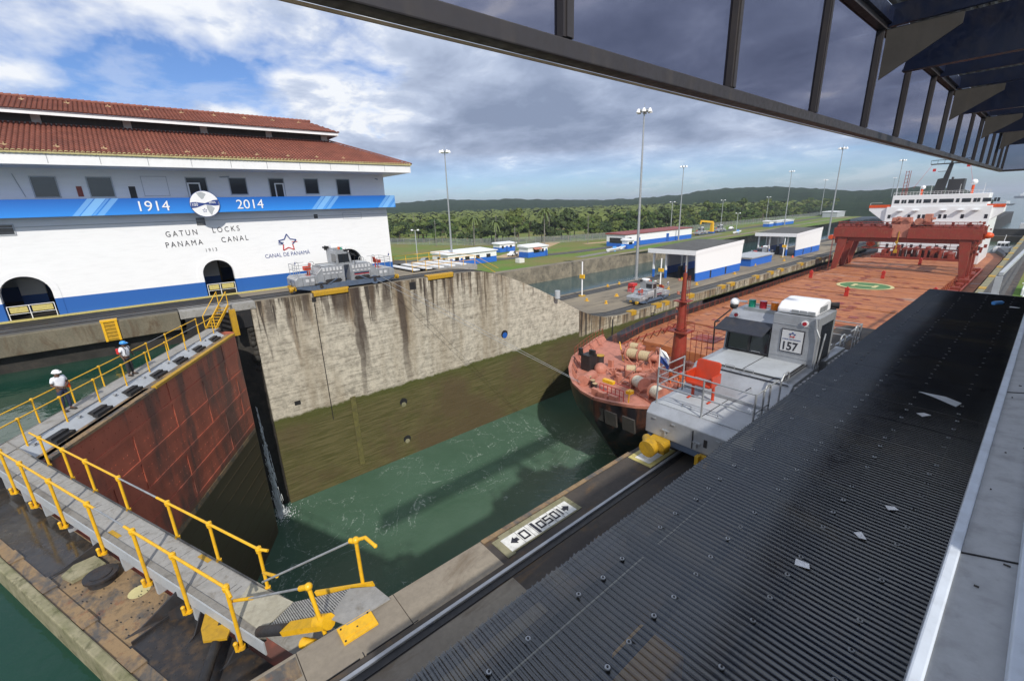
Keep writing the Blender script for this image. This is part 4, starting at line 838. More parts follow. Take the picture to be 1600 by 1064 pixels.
# ================================================================== LOCOMOTIVES
def loco(number=False, detail=True):
    t = empty('locomotive', (0, 0, 0)); nm = lambda mb, n, mt, b=0, par=None: mb.build(n, mt, par or t, bevel=b)
    w = MB()   # lower frame, blue-grey, tapering up at the ends
    w.prism([(-1.32, -4.45, .62), (-1.32, 4.45, .62), (-1.32, 4.45, .45), (-1.32, 3.3, .16), (-1.32, -3.3, .16), (-1.32, -4.45, .42)], (2.64, 0, 0)); nm(w, 'frame', 'navygrey', .02)
    w = MB()
    for s in (-1, 1):
        pr = [(s * 4.5, .62), (s * 4.5, 1.2), (s * 4.28, 1.40), (s * 2.7, 1.40), (s * 2.7, .62)]
        w.prism([(-1.36, y, z) for y, z in pr], (2.72, 0, 0))
        pr = [(s * 2.72, .62), (s * 2.72, 1.50), (s * 2.15, 2.06), (s * .25, 2.10), (s * .25, .62)]
        w.prism([(-1.30, y, z) for y, z in pr], (2.60, 0, 0))
    nm(w, 'body', 'steel', .025)
    w = MB()
    for s in (-1, 1): w.box(-1.05, 1.05, min(s * 2.05, s * .4), max(s * 2.05, s * .4), 2.11, 2.13); w.box(-1.2, 1.2, min(s * 4.2, s * 2.75), max(s * 4.2, s * 2.75), 1.405, 1.42)
    nm(w, 'top_cover', 'lightgrey')
    w = MB()
    for s in (-1, 1):
        w.box(-.01, .01, min(s * 2.05, s * .4), max(s * 2.05, s * .4), 2.131, 2.136); w.box(-.01, .01, min(s * 4.2, s * 2.75), max(s * 4.2, s * 2.75), 1.421, 1.426)
        w.box(1.0, 1.05, min(s * 2.05, s * .4), max(s * 2.05, s * .4), 2.131, 2.16)
        w.box(-.02, 0.0, s * 4.51 - .012, s * 4.51 + .012, .66, 1.15); w.box(.28, .36, s * 4.51 - .01, s * 4.51 + .01, .82, 1.02)
    nm(w, 'seam', 'dark')
    for s in (-1, 1):
        for x, y, z in ((-.28, 2.2, 2.12), (.22, 2.2, 2.12), (-.28, .55, 2.12), (.22, .55, 2.12), (-.5, 4.0, 1.42), (.2, 4.0, 1.42)):
            w = MB(); y *= s; w.path([(x - .12, y, z), (x - .12, y, z + .09), (x + .12, y, z + .09), (x + .12, y, z)], .012, 5); nm(w, 'grab_handle', 'galv')
    for s in (-1, 1):   # louvres and side openings
        for q in (-1, 1):
            w = MB()
            for i in range(6): y = q * (.55 + i * .3); w.box(s * 1.31 - .04, s * 1.31 + .04, y - .09, y + .09, 1.68, 1.98)
            nm(w, 'louvre_row', 'louver', .01)
            w = MB()
            for i in range(5): y = q * (.6 + i * .36); w.box(s * 1.31 - .03, s * 1.31 + .03, y - .1, y + .1, 1.42, 1.52)
            nm(w, 'vent_row', 'louver')
            w = MB(); w.prism([(s * 1.325, q * y, z) for y, z in ((.55, .78), (.75, .66), (1.9, .66), (2.05, .86), (1.9, .98), (.7, .98))], (s * .01, 0, 0)); nm(w, 'side_slot', 'dark')
            w = MB(); w.bar((s * 1.36, q * 1.0, 1.0), (s * 1.36, q * 1.75, .6), .05, .1); nm(w, 'brake_arm', 'navygrey')
            w = MB(); w.cyl((s * 1.2, q * 2.45, .44), (s * 1.36, q * 2.45, .44), .40, n=18); o = nm(w, 'wheel', 'navygrey')
            w = MB(); w.cyl((s * 1.36, q * 2.45, .44), (s * 1.42, q * 2.45, .44), .16, n=12); w.box(s * 1.33, s * 1.40, q * 2.45 - .55, q * 2.45 + .55, .62, .74); nm(w, 'axle_box', 'darkmetal', 0, o)
            w = MB(); w.box(s * 1.362 - .01, s * 1.362 + .01, q * 3.1 - .15, q * 3.1 + .12, .95, 1.2); w.box(s * 1.362 - .01, s * 1.362 + .01, q * 3.55 - .15, q * 3.55 + .12, .95, 1.2); nm(w, 'side_label', 'louver')
        w = MB(); w.box(s * 1.315 - .01, s * 1.315 + .01, -2.0, -.6, 1.10, 1.16); w.build('red_stripe', 'red', t)
        w = MB(); w.box(s * 1.315 - .01, s * 1.315 + .01, -2.0, -.6, 1.17, 1.30); w.build('blue_stripe', 'trouser_navy', t)
    w = MB()
    for s in (-1, 1):
        for x in (-1.1, -.55, .62, 1.15): w.box(x - .05, x + .05, s * 4.515 - .012, s * 4.515 + .012, 1.08, 1.11)
        for x in (-.75, .1, .95): w.box(x - .10, x + .10, s * 4.515 - .02, s * 4.515 + .02, .84, .87); w.box(x - .02, x + .02, s * 4.515 - .03, s * 4.515 + .03, .72, .84)
    tag(w.build('latches', 'galv', t), kind='stuff')
    w = MB()
    for s in (-1, 1):
        for y in (.3, .9, 1.5, 2.1, 2.9, 3.4, 3.9): w.box(s * 1.365 - .006, s * 1.365 + .006, y, y + .012, .64, 1.36); w.box(s * 1.365 - .006, s * 1.365 + .006, -y, -y + .012, .64, 1.36)
        w.box(-1.2, 1.2, min(s * 2.2, s * 2.24), max(s * 2.2, s * 2.24), 2.035, 2.045); w.cyl((1.1, s * .35, 2.15), (1.1, s * 2.0, 2.15), .018, n=5); w.box(.4, .42, min(s * 2.72, s * 2.2), max(s * 2.72, s * 2.2), 1.8, 1.81)
    tag(w.build('panel_gaps', 'dark', t), kind='stuff')
    # cab
    cz = 3.42
    w = MB(); w.prism([(x, y, z) for x, y, z in ((-1.25, -.55, 2.08), (-1.25, -.42, 3.1), (-1.25, -.15, cz - .12), (-1.25, .8, cz - .12), (-1.25, .8, 2.08))], (1.35, 0, 0)); w.box(.10, 1.22, -.62, .82, 2.09, cz + .06); w.box(.13, 1.19, -.635, -.62, 3.2, 3.215); w.box(.13, 1.19, -.635, -.62, 2.28, 2.29); cab = nm(w, 'cab', 'steel', .025)
    w = MB(); w.add([(-1.12, -.555, 2.2), (.02, -.555, 2.2), (.0, -.45, 2.95), (-1.12, -.45, 2.95)], [(0, 1, 2, 3)]); w.add([(-1.262, -.3, 2.3), (-1.262, .62, 2.3), (-1.262, .62, 3.05), (-1.262, -.25, 3.05)], [(0, 1, 2, 3)]); w.add([(-1.12, .812, 2.3), (-.0, .812, 2.3), (-.0, .812, 3.05), (-1.12, .812, 3.05)], [(0, 1, 2, 3)]); nm(w, 'cab_window', 'window_glass', 0, cab)
    w = MB()
    for a, b in (((-1.15, -.57, 2.16), (-1.15, -.46, 2.98)), ((.06, -.57, 2.16), (.06, -.46, 2.98)), ((-.5, -.565, 2.2), (-.5, -.455, 2.95)), ((-1.15, -.57, 2.16), (.06, -.57, 2.16)), ((-1.265, -.3, 2.28), (-1.265, -.25, 3.07)), ((-1.265, .17, 2.28), (-1.265, .17, 3.07)), ((-1.265, .62, 2.28), (-1.265, .62, 3.07))): w.bar(a, b, .06, .05)
    w.each('window_frame', 'dark', cab)
    w = MB(); w.prism([(-1.3, -.46, 3.08), (-1.42, -.95, 2.78), (-.02, -.95, 2.78), (.08, -.46, 3.08)], (0, 0, .03)); nm(w, 'sun_visor', 'visor', 0, cab)
    w = MB(); w.path([(-1.36, -.75, 3.0), (-1.5, -.75, 2.95), (-1.5, -.7, 2.0)], .022, 5); w.path([(-1.5, -.75, 2.95), (-1.35, -.1, 3.25)], .022, 5); nm(w, 'visor_strut', 'dark', 0, cab)
    w = MB(); w.box(-.95, -.05, -.1, .35, cz - .12, cz - .02); w.cyl((-1.0, .5, cz - .02), (.6, .5, cz + .02), .03); nm(w, 'roof_tray', 'galv', 0, cab)
    for x, mt in ((-.80, 'lens_green'), (-.48, 'lens_red'), (-.16, 'lens_amber')): w = MB(); w.cyl((x, .1, cz - .02), (x, .1, cz + .2), .10, n=14); nm(w, 'signal_light', mt, 0, cab)
    w = MB(); w.prism([(.12, y, z) for y, z in ((-.5, cz + .07), (-.52, cz + .2), (-.3, cz + .36), (.25, cz + .42), (.6, cz + .38), (.66, cz + .08))], (.98, 0, 0)); ac = nm(w, 'air_conditioner', 'brightwhite', .05, cab)
    w = MB()
    for k in range(2): w.box(1.105, 1.112, -.3 + k * .32, -.02 + k * .32, cz + .14, cz + .30)
    for k in range(3): w.box(.5 + k * .2, .67 + k * .2, -.535, -.525, cz + .1, cz + .2)
    w.each('grille', 'galv', ac)
    w = MB(); w.ball((-1.28, .0, cz + .08), .13, 10, 7, (1, 1.3, 1)); w.cyl((-1.28, .0, cz + .12), (-.95, .1, cz + .12), .03); nm(w, 'searchlight', 'white_paint', 0, cab)
    w = MB(); w.ball((-1.28, -.03, cz - .03), .12, 10, 6, (1, 1.3, .9)); nm(w, 'searchlight_base', 'dark', 0, cab)
    for x, z, y in ((-1.02, 3.2, -.40), (.9, 3.3, -.63)): 
        w = MB(); w.cyl((x, y, z), (x, y - .035, z), .085, n=14); q = nm(w, 'marker_lamp', 'white_paint', 0, cab); w = MB(); w.cyl((x, y - .036, z), (x, y - .055, z), .055, n=12); nm(w, 'lens', 'lens_red', 0, q)
    w = MB(); w.path([(1.15, -.66, cz + .05), (1.2, -.68, 3.2), (1.3, -.70, 3.0), (1.28, -.68, 2.0), (1.28, -.68, 1.6)], .03, 6); w.path([(1.30, -.5, 2.0), (1.36, -.5, 2.9), (1.3, -.2, 3.0)], .02, 5); nm(w, 'grab_rail', 'galv', 0, cab)
    w = MB(); w.box(1.225, 1.235, -.35, .6, 2.15, 3.25); nm(w, 'cab_door', 'window_glass', 0, cab)
    w = MB(); w.cyl((.7, .75, cz + .15), (1.0, .95, cz + .2), .11, n=10); w.cyl((.9, 1.0, cz + .12), (1.2, 1.05, cz + .15), .09, n=10); w.box(.85, 1.15, .8, 1.0, cz - .1, cz + .1); nm(w, 'horn', 'dark', 0, cab)
    if number:
        w = MB(); w.box(.36, .94, -.645, -.625, 2.42, 3.08); bd = nm(w, 'number_board', 'inkdark', 0, cab)
        w = MB(); w.box(.385, .915, -.652, -.645, 2.445, 3.055); nm(w, 'board_face', 'louver', 0, bd)
        text('157', 'number', 'inkdark', .33, (.40, -.655, 2.49), (1, 0, 0), (0, 0, 1), bd, ext=.003, sx=.84, bold=.007)
        text('CANAL DE PANAMÁ', 'board_text', 'ink_blue', .05, (.41, -.655, 2.78), (1, 0, 0), (0, 0, 1), bd, ext=.002, sx=1.0)
        P = star(None, (.65, 2.93), .085, .042, 0); wa = MB(); wb = MB()
        for i in range(10): a, b = P[i], P[(i + 1) % 10]; (wa if (a[1] + b[1]) / 2 > 2.93 else wb).bar((a[0], -.657, a[1]), (b[0], -.657, b[1]), .012, .014)
        nm(wa, 'star_top', 'ink_blue', 0, bd); nm(wb, 'star_bottom', 'red', 0, bd)
    # end railings, couplers, chairs, flag
    for s in (-1, 1):
        ye = s * 4.2
        w = MB(); r = .020
        for z in (1.42 + .5, 1.42 + .98): w.path([(1.2, s * 2.95, z), (1.2, ye + s * -.0, z), (-1.25, ye, z), (-1.25, s * 2.9, z)] if z > 2 else [(1.2, s * 3.4, z), (1.2, ye, z), (-1.25, ye, z), (-1.25, s * 2.9, z)], r, 6)
        w.path([(-1.25, ye, 1.42 + .74), (1.2, ye, 1.42 + .74)], r * .8, 6); w.path([(-1.25, ye, 1.42 + .74), (-1.25, s * 2.9, 1.42 + .74)], r * .8, 6)
        for x, y in ((-1.25, ye), (0.0, ye), (1.2, ye), (-1.25, s * 2.9)): w.cyl((x, y, 1.4), (x, y, 2.42), r * 1.2, n=7)
        w.path([(1.2, s * 3.75, 1.4), (1.2, s * 3.75, 2.35), (1.2, s * 3.65, 2.46), (1.2, s * 3.5, 2.46), (1.2, s * 3.4, 2.35), (1.2, s * 3.4, 1.4)], r * 1.2, 6)
        w.path([(1.15, s * 2.6, 1.6), (1.15, s * 2.6, 2.25), (1.15, s * 2.45, 2.4), (1.15, s * 2.2, 2.4), (1.15, s * 2.1, 2.3), (1.15, s * 2.1, 2.1)], r * 1.2, 6)
        nm(w, 'railing', 'galv')
        w = MB(); w.box(-1.1, -.62, min(s * 4.45, s * 4.75), max(s * 4.45, s * 4.75), .28, .62); w.cyl((-.98, s * 4.75, .42), (-.98, s * 4.98, .40), .23, n=18); w.cyl((-1.22, s * 4.62, .5), (-1.0, s * 4.9, .53), .12, n=12); w.cyl((-.7, s * 4.5, .5), (-.7, s * 4.8, .5), .12, n=10); nm(w, 'fairlead', 'ochre', .01)
        w = MB(); w.box(.22, .52, min(s * 4.5, s * 4.62), max(s * 4.5, s * 4.62), .42, .62); w.box(.2, .3, min(s * 4.6, s * 4.75), max(s * 4.6, s * 4.75), .40, .64); w.box(.42, .52, min(s * 4.6, s * 4.75), max(s * 4.6, s * 4.75), .40, .64); nm(w, 'coupler', 'ochre', .01)
        # orange seat with armrests facing outwards
        w = MB(); sy = s * 3.05; f = s
        w.prism([(-.86, sy, 1.95), (-.86, sy - f * .12, 2.42), (-.80, sy - f * .14, 2.46), (-.26, sy - f * .14, 2.46), (-.20, sy - f * .12, 2.42), (-.20, sy, 1.95)], (0, -f * .05, 0))
        w.box(-.86, -.20, min(sy, sy + f * .42), max(sy, sy + f * .42), 1.88, 1.95)
        for x in (-.9, -.2): w.box(x, x + .05, min(sy - f * .1, sy + f * .40), max(sy - f * .1, sy + f * .40), 1.9, 2.2)
        for x in (-.84, -.28): w.box(x, x + .06, min(sy + f * .02, sy + f * .12), max(sy + f * .02, sy + f * .12), 1.44, 1.9); w.box(x, x + .06, min(sy - f * .0, sy + f * .36), max(sy - f * .0, sy + f * .36), 1.42, 1.46)
        nm(w, 'seat', 'seat_orange', .02)
        w = MB(); w.cyl((-1.25, ye, 1.4), (-1.25, ye, 2.95), .012, n=6); fl = nm(w, 'flagpole', 'white_paint')
        for k, (mt, dz) in enumerate((('brightwhite', 0), ('ink_blue', -.18))):
            w = MB(); w.prism([(-1.25 + .02, ye, 2.92 + dz), (-1.1, ye + .05, 2.85 + dz), (-.98, ye + .02, 2.70 + dz), (-1.0, ye + .02, 2.52 + dz), (-1.12, ye + .06, 2.66 + dz), (-1.23, ye, 2.74 + dz)], (0, .006, 0)); nm(w, 'flag', mt, 0, fl)
    return t
main = loco(True); main.location = (-4.70, 14.1, .0)
tag(main, 'large silver locomotive numbered 157 with green, red and orange cab roof lamps', 'locomotive', 'lock locomotives')
base = loco(False); base.location = (-41.5, 14.1, .02); base.rotation_euler.z = math.pi
tag(base, 'grey locomotive in front of the white control house wall', 'locomotive', 'lock locomotives')
for loc, rz, lb in (((-43.1, 66.7, -9.88), math.pi, 'grey locomotive on the lower centre wall by the tallest mast'),
                    ((-112.5, 217, -9.9), 0, 'grey locomotive on the far bank, left of the yellow crane'),
                    ((-114, 240, -9.9), 0, 'grey locomotive on the far bank, right of the yellow crane'),
                    ((-51.0, 134, -9.9), 0, 'grey locomotive parked under the farther open white shed')):
    c = copy_tree(base); c.location = loc; c.rotation_euler.z = rz; c['label'] = lb
w = MB()
for i in range(10): w.ball((-3.9 + rnd.uniform(-.12, .12), 11.0 + rnd.uniform(-.06, .06), 1.46 + rnd.uniform(0, .04)), .045, 6, 4)
tag(w.build('rag', 'white_paint'), 'crumpled white rag lying on the front deck of locomotive 157', 'rag')
# ================================================================== CANOPY ROOF BELOW THE CAMERA
cn = wempty('canopy_roof', (-1.5, 12, 0), 'long dark corrugated translucent roof covering the inner track below the ledge', 'roof')
xa, xb, ya, yb, cz = -2.88, -.02, .2, 25.8, 2.6
w = MB(); pitch = .0755; n = int((yb - ya) / pitch); ST = 6; NX = 4
rows = []
for i in range(n * ST + 1):
    y = ya + i * pitch / ST; ph = 2 * math.pi * (i % ST) / ST; z = cz - .012 + .036 * max(0, math.cos(ph)) ** 1.5 + (.006 if (int(i / ST) // 13) % 2 else 0)
    rows.append([(xa + (xb - xa) * k / NX + (rnd.uniform(-.01, .01) if k == 0 else 0), y, z + .010 * math.sin(k * 2.1 + y * .8)) for k in range(NX + 1)])
vs = [p for r_ in rows for p in r_]; N1 = NX + 1
w.add(vs, [(i * N1 + k, i * N1 + k + 1, (i + 1) * N1 + k + 1, (i + 1) * N1 + k) for i in range(len(rows) - 1) for k in range(NX)], True); w.build('sheet', 'canopy_sheet', cn, fix=False)
scr = []
for x in (-2.45, -1.78, -1.1, -.42):
    w = MB(); w.box(x - .04, x + .04, ya, yb, cz - .14, cz - .03); w.build('purlin', 'dark', cn)
    y = .9
    while y < yb: scr.append((x + rnd.uniform(-.02, .02), y + rnd.uniform(-.04, .04))); y += rnd.choice((.38, .45, .38, .75))
for y in [1.2 + i * 3.0 for i in range(9)]: w = MB(); w.box(xa + .1, xb, y - .07, y + .07, cz - .34, cz - .15); w.build('rafter', 'darkmetal', cn); w = MB(); w.box(xb - .35, xb - .2, y - .08, y + .08, 0, cz - .34); w.build('post', 'darkmetal', cn)
scr.sort(key=lambda p: p[0] ** 2 + p[1] ** 2)
for x, y in scr[:95]: w = MB(); w.cyl((x, y, cz + .012), (x, y, cz + .026), .026, n=10); w.k = 1; w.cyl((x, y, cz + .026), (x, y, cz + .036), .011, n=6); w.build('screw', ['galv', 'dark'], cn)
w = MB()
for x, y in scr[95:]: w.cyl((x, y, cz + .012), (x, y, cz + .03), .026, n=7)
tag(w.build('screws', 'darkmetal', cn), kind='stuff')
w = MB(); w.box(xa - .03, xa + .02, ya, yb, cz - .09, cz - .05); w.box(xa, xb, yb - .01, yb + .04, cz - .12, cz + .03); w.build('edge_trim', 'darkmetal', cn)
for k, (x, y, s, mt, lb) in enumerate(((-1.05, 5.0, .07, 'brightwhite', 'white paper scrap on the dark roof nearest the ledge corner'), (-.75, 6.0, .06, 'brightwhite', 'small white paper scrap on the roof behind the nearest scraps'), (-.62, 6.9, .06, 'brightwhite', 'white paper square lying midway up the dark roof'), (-.85, 10.6, .09, 'louver', 'pale scrap lying beside the long grey leaf on the roof'), (-.72, 23.6, .22, 'lightblue', 'crushed blue and white bottle at the far end of the dark roof'), (-.3, 23.2, .12, 'louver', 'white scrap at the far right corner of the dark roof'))):
    w = MB(); a = rnd.uniform(0, 3); w.M = Matrix.Translation((x, y, cz + .03)) @ Matrix.Rotation(a, 4, 'Z')
    if s > .2: w.cyl((-s, 0, .05), (s * .6, 0, .05), .07, n=10); w.cyl((s * .6, 0, .05), (s, 0, .05), .03, n=8)
    else: w.prism([(-s, -s * .7, 0), (s, -s * .7, .01), (s * .9, s * .7, 0), (-s * .95, s * .6, .012)], (0, 0, .006))
    tag(w.build('litter', mt), lb, 'litter')
w = MB(); w.M = Matrix.Translation((-.75, 11.6, cz + .035)); w.prism([(-.35, .25, 0), (-.1, .05, .02), (.25, -.2, .01), (.3, .1, 0), (.05, .25, .01)], (0, 0, .01)); tag(w.build('fallen_leaf', 'lightgrey'), 'long grey dried leaf lying on the dark corrugated roof', 'leaf')
eq = wempty('equipment_cabinet', (-1.9, 3.6, 0), 'ochre machine cabinet dimly seen under the dark translucent roof', 'cabinet')
w = MB(); w.box(-2.35, -1.75, 3.3, 3.9, .1, 1.5); w.build('cabinet_body', 'yellow', eq, bevel=.03); w = MB(); w.box(-2.3, -1.8, 3.28, 3.3, .3, 1.3); w.build('cabinet_door', 'ochre', eq)
gw = wempty('floor_grating', (-2, 2, .1), 'pale steel floor grating glimpsed beneath the near end of the dark roof', 'grating')
w = MB()
for i in range(34): w.box(-2.3, -1.7, 1.0 + i * .07, 1.03 + i * .07, .28, .31)
w.box(-2.33, -2.3, 1, 3.4, .2, .33); w.box(-1.7, -1.67, 1, 3.4, .2, .33); tag(w.build('bars', 'pale_yellow', gw), kind='stuff')
# concrete ledge and window frame next to the camera
lg = wempty('window_ledge', (.3, 6, 4.9), 'long grey concrete window ledge with a white front lip beside the dark roof', 'ledge')
w = MB(); w.box(-.012, .03, -1.5, 30, 4.6, 5.03); w.build('front_lip', 'frame_white', lg, bevel=.008)
w = MB(); w.add([(.031, -1.5, 5.015), (.36, -1.5, 5.06), (.36, 30, 5.06), (.031, 30, 5.015), (.031, -1.5, 4.6), (.36, -1.5, 4.6), (.36, 30, 4.6), (.031, 30, 4.6)], [(0, 1, 2, 3), (0, 4, 5, 1), (3, 2, 6, 7), (4, 7, 6, 5)]); w.build('sill', 'sill_grey', lg)
w = MB()
for y in (2.6, 5.2, 9, 14): w.bar((.032, y, 5.019), (.36, y + .10, 5.064), .008, .004)
w.each('sill_joint', 'dark', lg)
w = MB(); 
for i in range(14): y = rnd.uniform(1.2, 8); x = rnd.uniform(.05, .2); w.box(x, x + rnd.uniform(.006, .025), y, y + .005, 5.02 + (x - .03) * .137, 5.023 + (x - .03) * .137 + .004)
tag(w.build('speckle', 'bracket_grey', lg), kind='stuff')
w = MB(); w.box(.20, .26, .9, 30, 5.04, 5.10); w.cyl((.285, .7, 5.12), (.285, 30, 5.12), .03, n=8); w.box(.33, .42, .6, 30, 5.05, 5.3); w.build('window_frame', 'frame_white', lg, bevel=.006)
bl = wempty('side_building', (6, 14, 0), 'plain grey side building behind the ledge, above the dark roof', 'building')
w = MB(); w.box(.37, 9, 2.0, 25.5, 0, 5.0); w.box(1.3, 9, 2.0, 39, 5.0, 6.7); w.build('wall', 'sill_grey', bl)
w = MB(); w.box(-.02, .36, -1.5, 25.5, 0, 4.6); w.build('lower_wall', 'sill_grey', bl)
# ================================================================== AWNING OVERHEAD
aw = wempty('awning', (-1, 20, 9.4), 'dark overhead awning with blue beams and a hanging row of tinted panels', 'awning')
AX, AB, AT = -2.6, 7.70, 9.36
w = MB(); w.box(AX - .06, AX + .08, -2.6, 39.2, AB - .08, AB + .045); w.build('bottom_rail', 'fascia_frame', aw, bevel=.01)
w = MB(); w.box(AX - .02, AX - .005, -2.6, 39.0, AB - .115, AB - .10); w.build('rail_lip', 'tan', aw)
w = MB(); w.box(AX - .04, AX + .10, -2.6, 39.2, AT - .08, AT + .06); w.build('top_rail', 'fascia_frame', aw)
ym = [2.75 + 2.6 * i * 1.0 for i in range(-1, 15)]
ym = [-2.48, .12, 2.72, 5.32, 7.93, 10.55, 13.0, 15.6, 18.2, 20.8, 23.4, 26, 28.6, 31.2, 33.8, 36.4, 39.0]
for y in ym: w = MB(); w.box(AX - .03, AX + .06, y - .055, y + .055, AB + .06, AT - .08); w.box(AX + .06, AX + .075, y - .03, y + .03, AB + .06, AT - .08); w.build('mullion', 'fascia_frame', aw)
for a, b in zip(ym[:-1], ym[1:]): w = MB(); w.box(AX - .012, AX - .004, a + .055, b - .055, AB + .06, AT - .08); w.build('tinted_panel', 'tinted_panel', aw)
w = MB(); w.box(AX + .06, 0.2, 38.95, 39.0, AB, AT - .1); w.build('end_panel', 'tinted_panel', aw)
w = MB(); w.box(AX, .2, 38.9, 39.1, AB - .1, AB); w.build('end_rail', 'fascia_frame', aw)
# roof deck: corrugated soffit
w = MB(); N = 220
vs = []
PITCH = SUN.z / SUN.x     # slope set along the sun's rays so the roof sheet casts hardly any shadow
for i in range(N + 1): x = AX + .1 + (i / N) * 3.3; z = AT + .28 + (i / N) * 3.3 * PITCH + (.03 if (i // 4) % 2 else 0); vs += [(x, 5.2, z), (x, 39.2, z)]
w.add(vs, [(2 * i, 2 * i + 2, 2 * i + 3, 2 * i + 1) for i in range(N)]); w.build('roof_sheet', 'bracket_grey', aw, fix=False)
pass
for k in range(4):
    y = 10.6 + 7.68 * k
    w = MB(); w.box(AX + .1, 1.0, y - .04, y + .04, AT - .05, AT + .27); w.build('beam', 'rail_blue', aw)
    w = MB(); w.prism([(AX + .22, y + .95, 8.78), (AX + .26, y + .95, 9.05), (AX + .75, y + .95, 9.5), (1.0, y + .95, 9.5), (1.0, y + .95, 8.78)], (0, .06, 0)); w.box(AX + .22, 1.0, y + .90, y + 1.06, 8.75, 8.78); w.build('beam', 'rail_blue', aw)
    for dy in (2.6, 5.2): w = MB(); w.box(AX + .1, 1.0, y + dy - .035, y + dy + .035, AT - .1, AT + .2); w.build('beam', 'rail_blue', aw)
    w = MB(); w.prism([(AX + .1, y + .0, AT - .08), (AX + .1, y, AT - .85), (AX + 1.05, y, AT - .25), (AX + 1.05, y, AT - .08)], (0, -.02, 0)); w.build('bracket', 'bracket_grey', aw)
w = MB(); w.box(AX + .10, AX + .16, 5.2, 39, AT + .0, AT + .2); w.build('edge_beam', 'rail_blue', aw)
# ================================================================== SHIP
SX = -23.1
ship = wempty('cargo_ship', (SX, 110, -18.8), 'huge orange-decked cargo ship filling the lock, pink-red bow and white bridge at the stern', 'ship')
def hw_deck(y):
    P = [(28.1, 0), (28.5, 1.8), (29.3, 3.5), (30.6, 5.1), (32.2, 6.7), (35, 8.8), (38, 10.2), (43, 12.2), (50, 14.2), (60, 15.9), (75, 16.1), (195, 16.1), (216, 13)]
    if y <= P[0][0]: return 0
    for a, b in zip(P[:-1], P[1:]):
        if y <= b[0]: return a[1] + (b[1] - a[1]) * (y - a[0]) / (b[0] - a[0])
    return 13
def hw_wl(y):
    P = [(33.4, 0.05), (34.2, 1.2), (36, 2.8), (40, 5.5), (46, 9.2), (54, 12.6), (66, 15.6), (80, 16.1), (195, 16.1), (216, 10)]
    if y <= P[0][0]: return .05
    for a, b in zip(P[:-1], P[1:]):
        if y <= b[0]: return a[1] + (b[1] - a[1]) * (y - a[0]) / (b[0] - a[0])
    return 10
def ztop(y): return -9.75 - max(0, min(1, (y - 34) / 12)) * .5 if y < 46 else -11.9
# stations blend the deck outline into the waterline outline so that the stem rakes aft
def outline(t):   # t 0 deck .. 1 waterline ; returns list of (x,y)
    pts = []
    N = 26
    for i in range(N + 1):
        s = i / N; yd = 28.1 + (s ** 1.9) * 187.9; yw = 33.4 + (s ** 1.9) * 182.6
        y = yd + (yw - yd) * t; h = hw_deck(yd) + (hw_wl(yw) - hw_deck(yd)) * (t ** .8); pts.append((h, y))
    return pts
rings = []
for t, z in ((0, 0), (.01, -.95), (.08, -2.2), (.30, -4.0), (.62, -6.3), (1, -9.2), (1.08, -12)):
    o = outline(min(t, 1)); rings.append([(h, y, (ztop(28.1 + ((i / 26) ** 1.9) * 187.9) if t == 0 else -10.2 + z)) for i, (h, y) in enumerate(o)])
w = MB(); n = 27
for sgn in (-1, 1):
    vs = [(SX + sgn * h, y, z) for rg in rings for (h, y, z) in rg]; w.add(vs, [(r * n + i, r * n + i + 1, (r + 1) * n + i + 1, (r + 1) * n + i) for r in range(len(rings) - 1) for i in range(n - 1)], True)
o = w.build('hull', 'hull_black', ship)
# bulwark: pink inside, rim
w = MB(); w2 = MB()
ys = [28.1, 28.25, 28.5, 28.9, 29.3, 30, 30.6, 31.4, 32.2, 33.5, 35, 36.5, 38, 40.5, 43, 45.5]
for sgn in (-1, 1):
    for a, b in zip(ys[:-1], ys[1:]):
        xa_, xb_ = hw_deck(a), hw_deck(b); za, zb_ = ztop(a), ztop(b); k = .82
        w.add([(SX + sgn * (xa_ - .02), a + .02, za), (SX + sgn * (xb_ - .02), b + .02, zb_), (SX + sgn * max(0, xb_ - .35), b + .35, -11), (SX + sgn * max(0, xa_ - .35), a + .35, -11)], [(0, 1, 2, 3)])
        w.add([(SX + sgn * (xa_ + .06), a - .05, za + .03), (SX + sgn * (xb_ + .06), b - .05, zb_ + .03), (SX + sgn * max(0, xb_ - .16), b + .2, zb_ + .03), (SX + sgn * max(0, xa_ - .16), a + .2, za + .03)], [(0, 1, 2, 3)])
        w.add([(SX + sgn * (xa_ + .06), a - .05, za + .03), (SX + sgn * (xb_ + .06), b - .05, zb_ + .03), (SX + sgn * (xb_ + .02), b - .02, zb_ - .25), (SX + sgn * (xa_ + .02), a - .02, za - .25)], [(0, 1, 2, 3)])
        if a > 29: w2.bar((SX + sgn * (xa_ - .15), a + .15, za - .02), (SX + sgn * (xa_ - .9), a + .5, -11), .08, .12)
w.build('bulwark', 'pink_red', ship, fix=False); w2.each('bulwark_stay', 'pink_red', ship)
w = MB(); pts = [(SX - max(0, hw_deck(y) - .2), y + .2) for y in ys] ; pts2 = [(2 * SX - x, y) for x, y in pts[::-1]]
w.add([(x, y, -11) for x, y in pts + pts2[:-1]], [tuple(range(len(pts + pts2[:-1])))]); w.build('foredeck', 'pink_red', ship)
w = MB(); vs = []
yy = [45.4 + i * 6 for i in range(29)]
for y in yy: vs += [(SX - hw_deck(y), y, -13.0), (SX + hw_deck(y), y, -13.0)]
w.add(vs, [(2 * i, 2 * i + 1, 2 * i + 3, 2 * i + 2) for i in range(len(yy) - 1)]); w.build('main_deck', 'deck_orange', ship)
w = MB(); w.prism([(SX - 12.7, 45.4, -13), (SX + 12.7, 45.4, -13), (SX + 12.7, 45.4, -11), (SX - 12.7, 45.4, -11)], (0, .1, 0)); w.build('deck_break', 'pink_red', ship)
